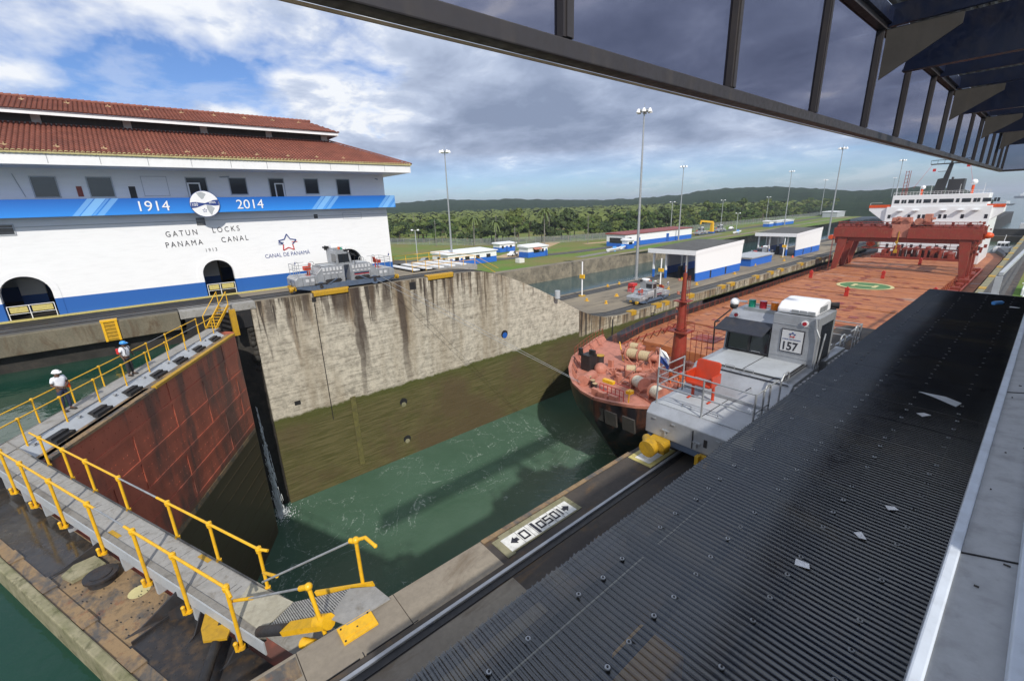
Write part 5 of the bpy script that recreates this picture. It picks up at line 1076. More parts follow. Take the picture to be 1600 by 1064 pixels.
# raised mooring deck half (curved step)
w = MB(); pr = [(SX - max(0, hw_deck(y) - .5), y + .5) for y in (28.3, 28.9, 29.8, 31, 32.2, 34)] + [(SX - 5.6, 36.2), (SX - 3.0, 34.6), (SX + .6, 33.0), (SX + 3.4, 31.8)] + [(SX + max(0, hw_deck(y) - .5), y + .5) for y in (29.6, 28.9)]
w.prism([(x, y, -10.99) for x, y in pr], (0, 0, .32)); w.build('anchor_platform', 'pink_red', ship, bevel=.05)
# hatch covers
hatches = []
y = 50.0; k = 0
lens_ = [13.2] * 9
for k, L in enumerate(lens_):
    w = MB(); hwid = 11.4 if k else 9.6; w.box(SX - hwid, SX + hwid, y, y + L - .55, -12.9, -11.45)
    for j in range(5): w.box(SX - hwid - .12, SX - hwid, y + 1 + j * 2.6, y + 1.25 + j * 2.6, -12.9, -11.5); w.box(SX + hwid, SX + hwid + .12, y + 1 + j * 2.6, y + 1.25 + j * 2.6, -12.9, -11.5)
    w.box(SX - hwid, SX + hwid, y + .03, y + .18, -11.45, -11.38); w.box(SX - hwid, SX + hwid, y + L * .5 - .07, y + L * .5 + .05, -11.45, -11.4)
    hatches.append(w.build('hatch_cover', 'deck_orange', ship, bevel=.06)); y += L
w = MB()
for i in range(90):
    yy_ = rnd.uniform(52, 165); xx = SX + rnd.choice([-8, -6, -4, -2, 0, 2, 4, 6, 8]) + rnd.uniform(-.3, .3); w.box(xx - .55, xx + .55, yy_ - .4, yy_ + .4, -11.40, -11.385)
tag(w.build('worn_patches', 'crane_red', ship), kind='stuff')
HC = (-22.6, 113.5)
w = MB(); w.disc((HC[0], HC[1], -11.372), 4.2, 48); hp = w.build('helipad', 'pad_green', ship)
w = MB(); w.disc((HC[0], HC[1], -11.366), 4.75, 48, 4.15); w.build('helipad_ring', 'pad_cream', hp)
w = MB(); 
for q in ((-2.1, -1.4, -1.6, 1.6), (1.4, 2.1, -1.6, 1.6), (-1.4, 1.4, -.35, .35)): w.add([(HC[0] + q[0], HC[1] + q[2], -11.366), (HC[0] + q[1], HC[1] + q[2], -11.366), (HC[0] + q[1], HC[1] + q[3], -11.366), (HC[0] + q[0], HC[1] + q[3], -11.366)], [(0, 1, 2, 3)])
w.build('helipad_letter', 'pad_cream', hp)
for x, y in ((-22.5, 99.5), (-22.4, 126), (-20.7, 156), (-11.5, 108), (-34, 118)):
    w = MB(); w.prism([(x - .15, y, -11.4), (x + .5, y, -11.4), (x + .45, y, -10.0), (x + .2, y, -9.6), (x - .05, y, -9.9)], (0, .35, 0)); w.cyl((x + .2, y - .1, -10.1), (x + .2, y + .5, -10.1), .35, n=10); w.build('deck_post', 'bright_red', ship)
# foremast
w = MB(); w.k = 0
mx, my = SX + .1, 42
for a, b, r0, r1 in ((-11, -6.4, .85, .66), (-6.4, -3.2, .50, .40), (-3.2, -.4, .28, .2), (-.4, .35, .07, .05)): w.cyl((mx, my, a), (mx, my, b), r0, r1, n=8 if r0 > .1 else 6)
mast = w.build('foremast', 'crane_red', ship)
w = MB(); w.box(mx - 1.0, mx + 1.0, my - .9, my + .9, -6.55, -6.4); w.box(mx - .7, mx + .7, my - .7, my + .7, -3.3, -3.2); w.box(mx + .9, mx + 3.4, my + .4, my + 2.8, -7.3, -7.2); w.each('mast_platform', 'crane_red', mast)
w = MB()
for z in (-6.0, -5.6): w.path([(mx - 1, my - .9, z), (mx + 1, my - .9, z), (mx + 1, my + .9, z), (mx - 1, my + .9, z), (mx - 1, my - .9, z)], .03, 5)
for x, y in ((mx - 1, my - .9), (mx + 1, my - .9), (mx + 1, my + .9)): w.cyl((x, y, -6.4), (x, y, -5.6), .03, n=5)
for z in (-6.8, -6.3): w.path([(mx + 1, my + .4, z), (mx + 3.4, my + .4, z), (mx + 3.4, my + 2.8, z), (mx + 1, my + 2.8, z)], .035, 5)
for i in range(5): w.cyl((mx + 1 + i * .6, my + .4, -11), (mx + 1 + i * .6, my + .4, -6.3), .035, n=5)
for i in range(22): w.bar((mx + .52, my - .15, -10.6 + i * .46), (mx + .52, my + .15, -10.6 + i * .46), .03, .03)
w.cyl((mx + .52, my - .17, -10.8), (mx + .5, my - .17, -.6), .025, n=5); w.cyl((mx + .52, my + .17, -10.8), (mx + .5, my + .17, -.6), .025, n=5)
w.build('mast_rail', 'crane_red', mast)
w = MB()
for z, s in ((-1.2, .22), (-2.6, .3), (-4.2, .28), (-5.2, .32)): w.cyl((mx - .5, my - .2, z), (mx - .5, my - .2, z + s), .14, n=8); w.bar((mx - .5, my - .2, z), (mx, my, z), .08, .08)
w.build('mast_lamp', 'pink_red', mast)
w = MB(); w.cyl((mx, my - .3, -6.5), (SX - 1.5, 33.5, -10.6), .02, n=5); w.build('stay_wire', 'dark', mast)
# winches
def winch(x, y, a, n_, ropemat, scale=1.0, label=None):
    M0 = Matrix.Translation((x, y, -10.95)) @ Matrix.Rotation(a, 4, 'Z') @ Matrix.Scale(scale, 4)
    w = MB(); w.M = M0
    for i in range(n_ + 1): px = -n_ * .6 + i * 1.2; w.cyl((px - .05, 0, .85), (px + .05, 0, .85), .62, n=20); w.prism([(px - .12, -.45, 0), (px - .12, .45, 0), (px - .12, .2, .9), (px - .12, -.2, .9)], (.1, 0, 0))
    w.cyl((-n_ * .6 - .6, 0, .85), (-n_ * .6, 0, .85), .26, .34, n=14); w.cyl((n_ * .6, 0, .85), (n_ * .6 + .6, 0, .85), .34, .28, n=14); w.box(n_ * .6 - .2, n_ * .6 + .35, .3, 1.0, 0, .9); w.box(-n_ * .6, n_ * .6, -.5, .6, -.05, .12)
    o = w.build('mooring_winch', 'pink_red', ship)
    for i in range(n_):
        if i % 2 == 0 or ropemat == 'rope': w = MB(); w.M = M0; [w.cyl((-n_ * .6 + i * 1.2 + .08 + j * .09, 0, .85), (-n_ * .6 + i * 1.2 + .165 + j * .09, 0, .85), .50 if j % 2 else .47, n=18) for j in range(12)]; w.build('rope_drum', ropemat, o)
winch(-20.6, 33.6, -.35, 4, 'white_rope', 1.15); winch(-27.2, 41.0, .15, 2, 'rope', 1.2); winch(-25.6, 37.2, .6, 1, 'rope', .9); winch(-18.3, 36.6, -.5, 2, 'white_rope', 1.0); winch(-29.6, 43.6, .2, 1, 'rope', 1.0)
def bitt(x, y, top='pink_red', r=.26, h=.8):
    w = MB(); w.cyl((x, y, -11), (x, y, -11 + h), r, n=14); w.cyl((x, y, -11 + h), (x, y, -11 + h + .06), r * 1.15, n=14); o = w.build('bollard', 'darkmetal', ship); w = MB(); w.cyl((x, y, -10.94 + h), (x, y, -10.9 + h), r * 1.12, n=14); w.build('bollard_cap', top, o)
for x, y in ((-27.6, 32.6), (-27.0, 32.1), (-26.1, 31.6), (-25.4, 31.1)): bitt(x, y, 'tan', .22, .95)
for x, y in ((-18.2, 30.8), (-17.4, 32.2), (-16.6, 33.6), (-30.5, 38.2)): bitt(x, y, 'ochre', .42, .85)
w = MB(); w.cyl((-28.0, 33.9, -10.6), (-27.0, 31.2, -10.2), .55, n=16); w.build('hawse_cover', 'pink_red', ship)
w = MB(); w.cyl((-24.2, 30.6, -10.6), (-23.0, 29.7, -10.4), .4, n=14); w.build('hawse_cover', 'pink_red', ship)
w = MB(); w.ball((-28.2, 35.4, -10.4), .7, 12, 8); w.build('vent_cowl', 'pink_red', ship)
w = MB(); w.box(-30.1, -28.9, 34.4, 35.6, -10.6, -8.9); w.box(-30.3, -29.9, 34.2, 34.5, -9, -8.2); w.box(-29.5, -28.8, 35.0, 35.3, -9, -8.4); w.build('light_box', 'dark', ship)
w = MB()
for x, y in ((-22.7, 28.8), (-21.3, 28.7), (-19.6, 28.9)): w.prism([(x - .6, y - .35, -11.9), (x + .6, y - .35, -11.9), (x + .6, y - .55, -10.6), (x - .6, y - .55, -10.6)], (0, .2, 0))
w.build('fairlead', 'bracket_grey', ship)
w = MB()
for x, y in ((-24.1, 29.6), (-23.2, 29.4), (-22.0, 29.5)): w.box(x - .4, x + .4, y - .1, y + .25, -10.68, -9.7)
w.build('fairlead_box', 'pink_red', ship)
w = MB()
for i in range(7): w.cyl((-24.4 + i * .45, 30.6, -10.7), (-24.4 + i * .45, 30.6, -9.5), .035, n=5)
w.cyl((-24.4, 30.6, -9.5), (-21.7, 30.6, -9.5), .04, n=5); w.cyl((-24.4, 30.6, -10.1), (-21.7, 30.6, -10.1), .04, n=5); w.cyl((-24.4, 31.6, -9.5), (-21.7, 31.6, -9.5), .04, n=5); w.build('bow_rail', 'bright_red', ship)
w = MB(); w.box(-24.6, -23.4, 31.2, 31.6, -9.6, -9.3); w.box(-22.2, -21.7, 31.6, 32.2, -10.2, -9.9); w.bar((-21.3, 30.8, -10.7), (-21.3, 30.9, -9.4), .08, .08); w.box(-18.6, -18.3, 37.6, 38.6, -10.9, -9.9); w.bar((-28.9, 40.4, -10.9), (-29.9, 40.9, -8.9), .09, .09); w.each('yellow_gear', 'yellow', ship)
w = MB()
for i in range(60):
    x, y = rnd.uniform(-29, -18), rnd.uniform(34, 45); s = rnd.uniform(.12, .38)
    if abs(x - SX) < hw_deck(y) - 1.4: w.box(x - s, x + s, y - s * .7, y + s * .7, -11, -11 + rnd.uniform(.2, 1.0)); 
    if i % 4 == 0: w.cyl((x, y, -11), (x + rnd.uniform(-1, 1), y + rnd.uniform(-1, 1), -10 + rnd.uniform(0, .6)), .07, n=6)
tag(w.build('deck_fittings', 'pink_red', ship), kind='stuff')
w = MB()   # rail along the far side of the bow
for a in range(10):
    y = 35.5 + a * 1.05; x = SX - hw_deck(y) + .15; x2 = SX - hw_deck(y + 1.05) + .15; zt = ztop(y)
    w.cyl((x, y, zt), (x, y, zt + 1.0), .03, n=5)
    for z in (.5, 1.0): w.cyl((x, y, zt + z), (x2, y + 1.05, ztop(y + 1.05) + z), .022, n=5)
w.build('side_rail', 'crane_red', ship)
w = MB()
for i in range(60):
    y = 47 + i * 2.0
    for s in (-1, 1): x = SX + s * (hw_deck(y) - .25); x2 = SX + s * (hw_deck(y + 2) - .25); w.cyl((x, y, -13), (x, y, -12.0), .04, n=4); w.cyl((x, y, -12), (x2, y + 2, -12), .03, n=4)
w.build('side_rail', 'crane_red', ship)
w = MB()
for i in range(26):
    y = 60 + i * 4; s = rnd.uniform(.3, .8); w.box(SX + 12.2, SX + 12.2 + s * 2, y, y + rnd.uniform(.5, 2), -13, -13 + s * 1.6); w.cyl((SX - 12.6, y, -12.6), (SX - 12.6, y + 4, -12.6), .16, n=6)
for i in range(9):
    y0_ = 50 + 13.2 * i
    for sd_ in (-1, 1):
        for q in range(7): w.bar((SX + sd_ * 11.5, y0_ + q * 1.9, -11.5), (SX + sd_ * 12.2, y0_ + q * 1.9, -12.95), .12, .12)
        w.cyl((SX + sd_ * 12.9, y0_, -12.5), (SX + sd_ * 12.9, y0_ + 12.6, -12.5), .09, n=5)
w.cyl((SX + 13.6, 50, -12.6), (SX + 13.6, 165, -12.6), .2, n=6); w.build('deck_pipes', 'crane_red', ship)
w = MB()
for i in range(34):
    x = SX - 10 + i * .62; h = rnd.uniform(.6, 3.6); w.box(x, x + rnd.uniform(.3, 1.1), 169 + rnd.uniform(0, 5), 175, -12.9, -11.6 + h)
w.box(SX - 10.5, SX + 11.5, 169, 169.4, -12.9, -10.9); w.box(SX - 3, SX + 2.5, 171, 173, -9.0, -8.6)
tag(w.build('aft_deck_gear', 'crane_red', ship), kind='stuff')
# superstructure
YB = 178
sp_ = SX - .6
w = MB()
w.box(sp_ - 10.2, sp_ + 12.2, YB, YB + 22, -12.95, 2.75)
w.prism([(x, YB + .6, z) for x, z in ((sp_ - 14.6, 3.1), (sp_ - 14.6, 1.8), (sp_ - 10.4, -1.6), (sp_ + 11.4, -1.8), (sp_ + 14.4, 1.0), (sp_ + 14.4, 2.6))], (0, 5, 0))
w.box(sp_ - 9.3, sp_ + 11.0, YB + .3, YB + 9, 2.75, 6.0); hs = w.build('superstructure', 'brightwhite', ship, bevel=.08)
w = MB()
for x0, x1, z0, z1, zz in ((sp_ - 14.7, sp_ - 9.4, 0, 0, 3.0), (sp_ + 9.6, sp_ + 14.5, 0, 0, 2.75)): w.box(x0, x1, YB + .5, YB + .6, zz - .45, zz + .4)
w.each('orange_stripe', 'orange', hs)
w = MB()
x = sp_ - 8.7; i = 0
for wd in (1.2, .0, .5, .5, .0, 1.3, 0, .5, .5, 0, 1.6, .0, .8, 0, 3.0, 0, .7, 0, 1.8, 0, .6, .6, 0, 1.6, 0, .5, .5):
    if wd == 0: x += .35; continue
    w.box(x, x + wd, YB + .25, YB + .31, 3.75, 4.75); x += wd + .12
w.build('bridge_windows', 'window_glass', hs)
w = MB()
for x in (-9.2, -4.6, -2.3, -1.3, -.3, 2.2, 3.3, 6.8, 12.0 - .6): w.box(sp_ + x - .32, sp_ + x + .32, YB - .05, YB + .02, -.6, .5)
for z in (-8.6,):
    for x in (-8.2, -5.6, -4.6, -2.5, -.5, 3.1, 4.9, 7.7, 8.9, 11.6): w.box(sp_ + x - .32, sp_ + x + .32, YB - .05, YB + .02, z - .5, z + .5)
for x in (-9.0, -6.4, 3.2, 6.6, 8.4): w.box(sp_ + x - .5, sp_ + x + .5, YB - .05, YB + .02, -3.4, -2.8)
w.each('porthole', 'window_glass', hs)
w = MB()
for z in (-2.0,): w.path([(sp_ - 10, YB - .6, z), (sp_ + 12, YB - .6, z)], .05, 4); w.path([(sp_ - 10, YB - .6, z - .5), (sp_ + 12, YB - .6, z - .5)], .04, 4); w.box(sp_ - 10.2, sp_ + 12.2, YB - .8, YB, z - 1.15, z - 1.0)
for i in range(22): w.cyl((sp_ - 10 + i, YB - .6, -3.0), (sp_ - 10 + i, YB - .6, -2.0), .04, n=4)
for i in range(28): w.cyl((sp_ - 9.2 + i * .75, YB + .4, 6.0), (sp_ - 9.2 + i * .75, YB + .4, 6.9), .04, n=4)
w.cyl((sp_ - 9.2, YB + .4, 6.9), (sp_ + 11, YB + .4, 6.9), .05, n=4); w.cyl((sp_ - 9.2, YB + .4, 6.5), (sp_ + 11, YB + .4, 6.5), .04, n=4); w.path([(sp_ - 14.5, YB + 1, 3.1), (sp_ - 14.5, YB + 1, 4.0), (sp_ - 11.6, YB + 1, 4.0)], .05, 4); w.path([(sp_ + 13, YB + 1, 3.9), (sp_ + 14.4, YB + 1, 3.9), (sp_ + 14.4, YB + 1, 2.6)], .05, 4)
for x in (-8.9, -3.6, -1.2, 4.8, 9.6): w.cyl((sp_ + x, YB + 2, 6), (sp_ + x, YB + 2, 8.6), .05, n=4)
w.build('deck_rail', 'white_paint', hs)
w = MB()
for x in (-7.5, -4, 2, 5.5, 8.5): w.box(sp_ + x, sp_ + x + 1.4, YB - 1.0, YB - .02, 1.6, 1.72)
w.box(sp_ - 10.4, sp_ + 12.3, YB - .3, YB, -5.2, -4.9); w.build('ledge', 'white_paint', hs)
w = MB(); w.cyl((sp_ - 3.4, YB + 3, 6), (sp_ - 3.4, YB + 3, 7.6), .3, n=8); w.cyl((sp_ + 7.2, YB + 3, 6), (sp_ + 7.2, YB + 3, 8.2), .3, n=8); w.build('dome_post', 'orange', hs)
for x, z, r in ((-3.2, 8.1, .55), (7.2, 9.0, .75)): w = MB(); w.ball((sp_ + x, YB + 3, z), r, 14, 10); w.build('radar_dome', 'brightwhite', hs)
w = MB(); w.prism([(sp_ - .9, YB + 6, 6), (sp_ + .9, YB + 6, 6), (sp_ + 1.7, YB + 6, 14.4), (sp_ + .9, YB + 6, 14.4), (sp_ + .2, YB + 6, 10.5), (sp_ - .9, YB + 6, 10.3), (sp_ - 1.6, YB + 6, 6)], (0, 1.2, 0)); w.box(sp_ - 3.1, sp_ + 5.6, YB + 5.6, YB + 7.2, 14.3, 14.55); w.path([(sp_ - 3.1, YB + 5.6, 15.5), (sp_ + 5.6, YB + 5.6, 15.5)], .06, 4); w.path([(sp_ - 3.1, YB + 7.2, 15.5), (sp_ + 5.6, YB + 7.2, 15.5)], .06, 4)
for i in range(7): w.cyl((sp_ - 3.1 + i * 1.45, YB + 5.6, 14.5), (sp_ - 3.1 + i * 1.45, YB + 5.6, 15.5), .05, n=4)
w.box(sp_ - 1.2, sp_ + .6, YB + 5.6, YB + 7, 12.3, 12.4); w.cyl((sp_ + 1.3, YB + 6.5, 14.4), (sp_ + 1.3, YB + 6.5, 16.6), .3, .15, n=8); w.build('radar_mast', 'dark', hs)
w = MB(); w.box(sp_ + .9, sp_ + 4.4, YB + 11, YB + 15, 2.75, 10.2); w.cyl((sp_ + 1.6, YB + 12, 10.1), (sp_ + 1.6, YB + 12, 10.8), .3, n=8); w.build('funnel', 'darkmetal', hs, bevel=.3)
w = MB(); w.box(sp_ - 2.4, sp_ - 1.7, YB + 5.8, YB + 5.85, 12.4, 13.2); w.box(sp_ + 4.6, sp_ + 5.3, YB + 5.8, YB + 5.85, 13.2, 14.0); w.cyl((sp_ - 2.7, YB + 5.8, 14.3), (sp_ - 5.4, YB + 3, 8), .03, n=4); w.cyl((sp_ + 5.2, YB + 5.8, 14.3), (sp_ + 7, YB + 3, 8.5), .03, n=4); w.build('signal_flag', 'red', hs)
w = MB()
for a in ((-8.0, 0), (-6.9, 0), (-7.4, 1)): w.cyl((sp_ + a[0], YB + 4 + a[1], 6), (sp_ + a[0] * .985 - .1, YB + 4 + a[1] * .4, 13.0), .08, n=5)
for i in range(7): w.path([(sp_ - 8.0 + i * .02, YB + 4, 6.6 + i), (sp_ - 6.9 - i * .06, YB + 4, 6.9 + i), (sp_ - 7.4, YB + 4.8, 6.8 + i), (sp_ - 8.0, YB + 4, 6.6 + i)], .05, 4)
w.build('lattice_mast', 'crane_red', hs)
# ---- deck gantry crane (rides on rails along the deck)
ga = wempty('gantry_crane', (-22.8, 145, -13), 'dark red gantry crane straddling the ship deck in front of the white bridge', 'crane')
w = MB(); Yg = 139
for x0, x1, sgn in ((-36.2, -24.5, 0), (-21.6, -9.3, 0)): w.box(x0, x1, Yg - .3, Yg + .2, -3.55, -1.25)
w.box(-36.0, -9.5, Yg + .9, Yg + 2.2, -4.6, -.8); w.box(-36.0, -9.5, Yg + 10, Yg + 11.4, -4.2, -1.2); w.box(-36.2, -9.3, Yg + 2.3, Yg + 3.0, -1.0, -.6); w.build('girder', 'crane_red', ga, bevel=.05)
w = MB()
for x in (-35.6, -31.5, -27, -19, -14.5, -10.3): w.cyl((x, Yg + .3, -1.0), (x, Yg + 10, -1.0), .18, n=6)
for z in (-.35, .1): w.cyl((-35.8, Yg + .8, z), (-9.6, Yg + .8, z), .10, n=6)
for i in range(26): w.cyl((-35.6 + i, Yg + .8, -.8), (-35.6 + i, Yg + .8, .1), .05, n=4)
w.build('walkway_rail', 'crane_red', ga)
for sx_, s in ((-34.9, 1), (-10.9, -1)):
    for dy in (0, 6.8, 12.6):
        w = MB(); w.prism([(sx_ - 1.0 + s * .8, Yg + dy, -3.7), (sx_ + 1.0 + s * .8, Yg + dy, -3.7), (sx_ + .35 - s * .2, Yg + dy, -12.7), (sx_ - .55 - s * .2, Yg + dy, -12.7)], (0, 1.0, 0)); w.box(sx_ - .7 - s * .2, sx_ + .5 - s * .2, Yg + dy - .8, Yg + dy + 1.8, -13, -12.3); w.build('leg', 'crane_red', ga, bevel=.04)
    w = MB(); w.box(sx_ - .9, sx_ + .9, Yg + .6, Yg + 13.4, -5.2, -3.9)
    w.bar((sx_, Yg + 1, -5), (sx_, Yg + 7, -12.4), .4, .4); w.bar((sx_, Yg + 7, -5), (sx_, Yg + 13, -12.4), .4, .4)
    for i in range(13): w.bar((sx_ - s * 1.3, Yg - .2, -12.5 + i * .7), (sx_ - s * 1.3, Yg + .5, -12.5 + i * .7), .06, .06)
    w.cyl((sx_ - s * 1.3, Yg - .2, -12.6), (sx_ - s * 1.3, Yg - .2, -3.6), .05, n=5); w.cyl((sx_ - s * 1.3, Yg + .5, -12.6), (sx_ - s * 1.3, Yg + .5, -3.6), .05, n=5); w.build('leg_brace', 'crane_red', ga)
w = MB(); w.prism([(-24.4, Yg + .2, -3.4), (-21.8, Yg + .2, -3.4), (-21.5, Yg + .2, -.4), (-24.8, Yg + .2, -.4)], (0, 4, 0)); w.box(-25.2, -22.6, Yg + 1, Yg + 4, -.4, 1.1); w.cyl((-22.4, Yg + .5, -.1), (-22.4, Yg + 3, -.1), 1.0, n=14); w.cyl((-20.2, Yg + .6, .2), (-20.2, Yg + 2.6, .2), .8, n=14); w.box(-19.4, -18.2, Yg + 1, Yg + 3, -.6, 1.9)
for i in range(26):
    x = rnd.uniform(-25.5, -17.6); z = rnd.uniform(-.5, 1.0); s = rnd.uniform(.2, .55); w.box(x, x + s, Yg + rnd.uniform(0, 2.5), Yg + 3, z, z + s)
w.build('hoist_trolley', 'pink_red', ga)
w = MB(); w.cyl((-23.2, Yg + .1, -6.6), (-23.2, Yg + .1, -2.0), .10, n=6); w.box(-23.5, -22.9, Yg - .1, Yg + .3, -7.0, -6.2); w.box(-23.5, -23.0, Yg - .1, Yg + .1, -4.8, -4.2); w.build('hook', 'ochre', ga)
w = MB()
for i in range(8): w.cyl((-29 + i * 2.5, Yg + 1, -5.9), (-29 + i * 2.5, Yg + 1, -3.8), .05, n=4)
w.cyl((-30, Yg + 1, -5.9), (-11, Yg + 1, -5.9), .08, n=5); w.cyl((-30, Yg + 1, -5.3), (-11, Yg + 1, -5.3), .05, n=5); w.box(-30, -11, Yg + .8, Yg + 1.8, -6.15, -6.0); w.build('hanging_walkway', 'crane_red', ga)
for x, y, z in ((-29.2, Yg + 5, -5.4), (-8.6, Yg + 1, -2.6)): w = MB(); w.ball((x, y, z), .85, 12, 8, (1.1, .9, .8)); w.build('cable_drum', 'orange', ga)
w = MB()
for i in range(30): x = rnd.uniform(-11.5, -8.6); y = Yg + rnd.uniform(0, 12); z = rnd.uniform(-8, -.2); s = rnd.uniform(.2, .5); w.box(x, x + s, y, y + s, z, z + s * 1.5)
for i in range(24): x = rnd.uniform(-35, -10); w.box(x, x + .4, Yg + .9, Yg + 1.4, -.8, -.8 + rnd.uniform(.2, .9))
tag(w.build('crane_fittings', 'crane_red', ga), kind='stuff')
# ================================================================== CENTRE WALL, LOWER LEVEL
GZ = -9.9
def mast(x, y, H_, label, n=6):
    t = empty('light_mast', (x, y, GZ), 0, label, 'light mast', 'tall light masts')
    w = MB(); w.cyl((0, 0, 0), (0, 0, H_), .34, .13, n=10); w.cyl((0, 0, 0), (0, 0, .5), .55, n=10); w.build('pole', 'galv', t)
    w = MB(); w.cyl((0, 0, H_ - .3), (0, 0, H_ - .15), 1.2, n=12); w.cyl((0, 0, H_), (0, 0, H_ + 1.2), .04, n=5)
    for i in range(n): a = i * 2 * math.pi / n; w.cyl((0, 0, H_), (1.25 * math.cos(a), 1.25 * math.sin(a), H_ + .1), .06, n=5)
    w.build('lamp_ring', 'galv', t)
    for i in range(n): a = i * 2 * math.pi / n; c, s = math.cos(a), math.sin(a); w = MB(); w.cyl((1.3 * c, 1.3 * s, H_ - .55), (1.25 * c, 1.25 * s, H_ + .15), .48, .22, n=10); w.build('lamp_head', 'brightwhite', t)
for x, y, h, lb in ((-57.5, 83.8, 34.2, 'tallest grey light mast, rising from the centre wall behind the lower locomotive'), (-115, 72.3, 32.2, 'grey light mast behind the blue and white office, left of the other masts'), (-58.6, 218, 34.2, 'grey light mast on the centre wall just before the red gantry crane'),
                    (-107.7, 311, 31.6, 'thin light mast on the far bank right of the second shed'), (-104.2, 181.8, 30.4, 'grey light mast standing by the long white station on the far bank'), (-60, 330, 34, 'light mast rising behind the red lattice mast of the ship'), (-135, 470, 30, 'distant light mast in front of the forest, left of the ship bridge'), (-120, 640, 33, 'most distant light mast left of the ship bridge'),
                    (12, 420, 33, 'faint light mast standing right of the ship bridge over the sea')): mast(x, y, h, lb)
def lamp(x, y, h, lb, cross=False, two=False):
    t = empty('utility_pole' if cross else 'street_lamp', (x, y, GZ), 0, lb, 'pole' if cross else 'street lamp', 'poles and lamps on the far bank')
    w = MB(); w.cyl((0, 0, 0), (0, 0, h), .16, .11, n=6); w.build('pole', 'lightgrey' if not cross else 'kerb_grey', t)
    w = MB()
    if cross: w.bar((-1.2, 0, h - 1), (1.2, 0, h - 1), .12, .12); w.bar((-.9, 0, h - 2), (.9, 0, h - 2), .12, .12); w.build('crossarm', 'kerb_grey', t)
    else:
        w.cyl((-.8, -.6, h), (.8, .6, h), .07, n=5); w.build('arm', 'galv', t)
        for s in (-1, 1): w = MB(); w.ball((.8 * s, .6 * s, h + .1), .42, 8, 6, (1, 1, .6)); w.build('lamp_head', 'brightwhite', t)
for a in ((-125, 66, 10.5, 'twin street lamp on the grass just right of the control house', 0), (-250, 132, 14, 'thin white pole by the trees, furthest left on the grass', 1), (-183, 107, 12, 'wooden pole left of the tall mast on the grass', 1), (-177, 138, 13, 'pale pole on the grass behind the blue and white office', 1), (-152, 150, 13, 'pale pole at the tree edge behind the kiosk', 1), (-160, 173, 13, 'pole with crossarms before the trees right of the kiosk', 1), (-130, 152, 12, 'pole beside the path right of the kiosk', 1),
          (-118, 100, 10, 'slim pole on the bank between the office and the kiosk', 1), (-122, 205, 16, 'street lamp rising behind the long white station', 0), (-128, 270, 16, 'street lamp in front of the trees right of the yellow crane', 0), (-126, 330, 17, 'street lamp before the forest above the second shed', 0), (-112, 255, 9, 'short lamp post right of the yellow crane', 0)): lamp(*a[:4], cross=bool(a[4]))
def shed(y0, y1, lb, ztop_=-3.6, x0=-57.2, x1=-46.5):
    t = wempty('shed', ((x0 + x1) / 2, y0, GZ), lb, 'shed', 'open locomotive sheds'); zt = ztop_
    w = MB(); w.prism([(x1, y0 + .8, GZ), (x1, y1, GZ), (x1, y1 + .6, zt + .7), (x1, y0, zt)], (-.2, 0, 0)); w.box(x0, x0 + .2, y0 + 7, y1, GZ, zt); w.build('side_wall', 'shed_wall', t)
    w = MB(); w.prism([(x0 - .6, y0, zt - .05), (x1, y0, zt - .05), (x1, y1 + .6, zt + .6), (x0 - .6, y1 + .6, zt + .6)], (0, 0, .2)); w.build('roof', 'roofing_grey', t)
    w = MB(); w.box(x0 - .65, x1 + .05, y0 - .12, y0 - .01, zt - .75, zt + .22); w.prism([(x1 + .01, y0, zt - .6), (x1 + .01, y0, zt + .2), (x1 + .01, y1 + .6, zt + .95), (x1 + .01, y1 + .6, zt + .1)], (.06, 0, 0)); w.build('fascia', 'brightwhite', t)
    for x in (x0 + .1, x0 + 3.2, x1 - 2.6):
        w = MB(); w.box(x - .18, x + .18, y0 + 1.2, y0 + 1.6, GZ, zt - .3); w.build('post', 'shed_wall', t)
        w = MB(); w.box(x - .18, x + .18, y0 + 8, y0 + 8.4, GZ, zt - .3); w.build('post', 'shed_wall', t)
    w = MB(); w.box(x0 + 1, x1 - .3, y0 + 3, y1, GZ, GZ + .06); w.box(x1 - .28, x1 - .2, y0 + 4, y0 + 5, GZ, GZ + 2); w.box(x0 + 3.5, x0 + 4.2, y0 + 6, y0 + 7, GZ, GZ + 2.2); w.build('shed_interior', 'dark', t)
    for yy in (.33, .66): w = MB(); y = y0 + (y1 - y0) * yy; w.box(x1 - .02, x1 + .015, y - .3, y + .3, GZ + .1, GZ + 1.75); w.build('wall_slot', 'dark', t)
shed(88.5, 110, 'nearer open white shed with a blue lower wall on the centre wall'); shed(145, 166, 'farther open white shed with a blue lower wall on the centre wall, sheltering a locomotive')
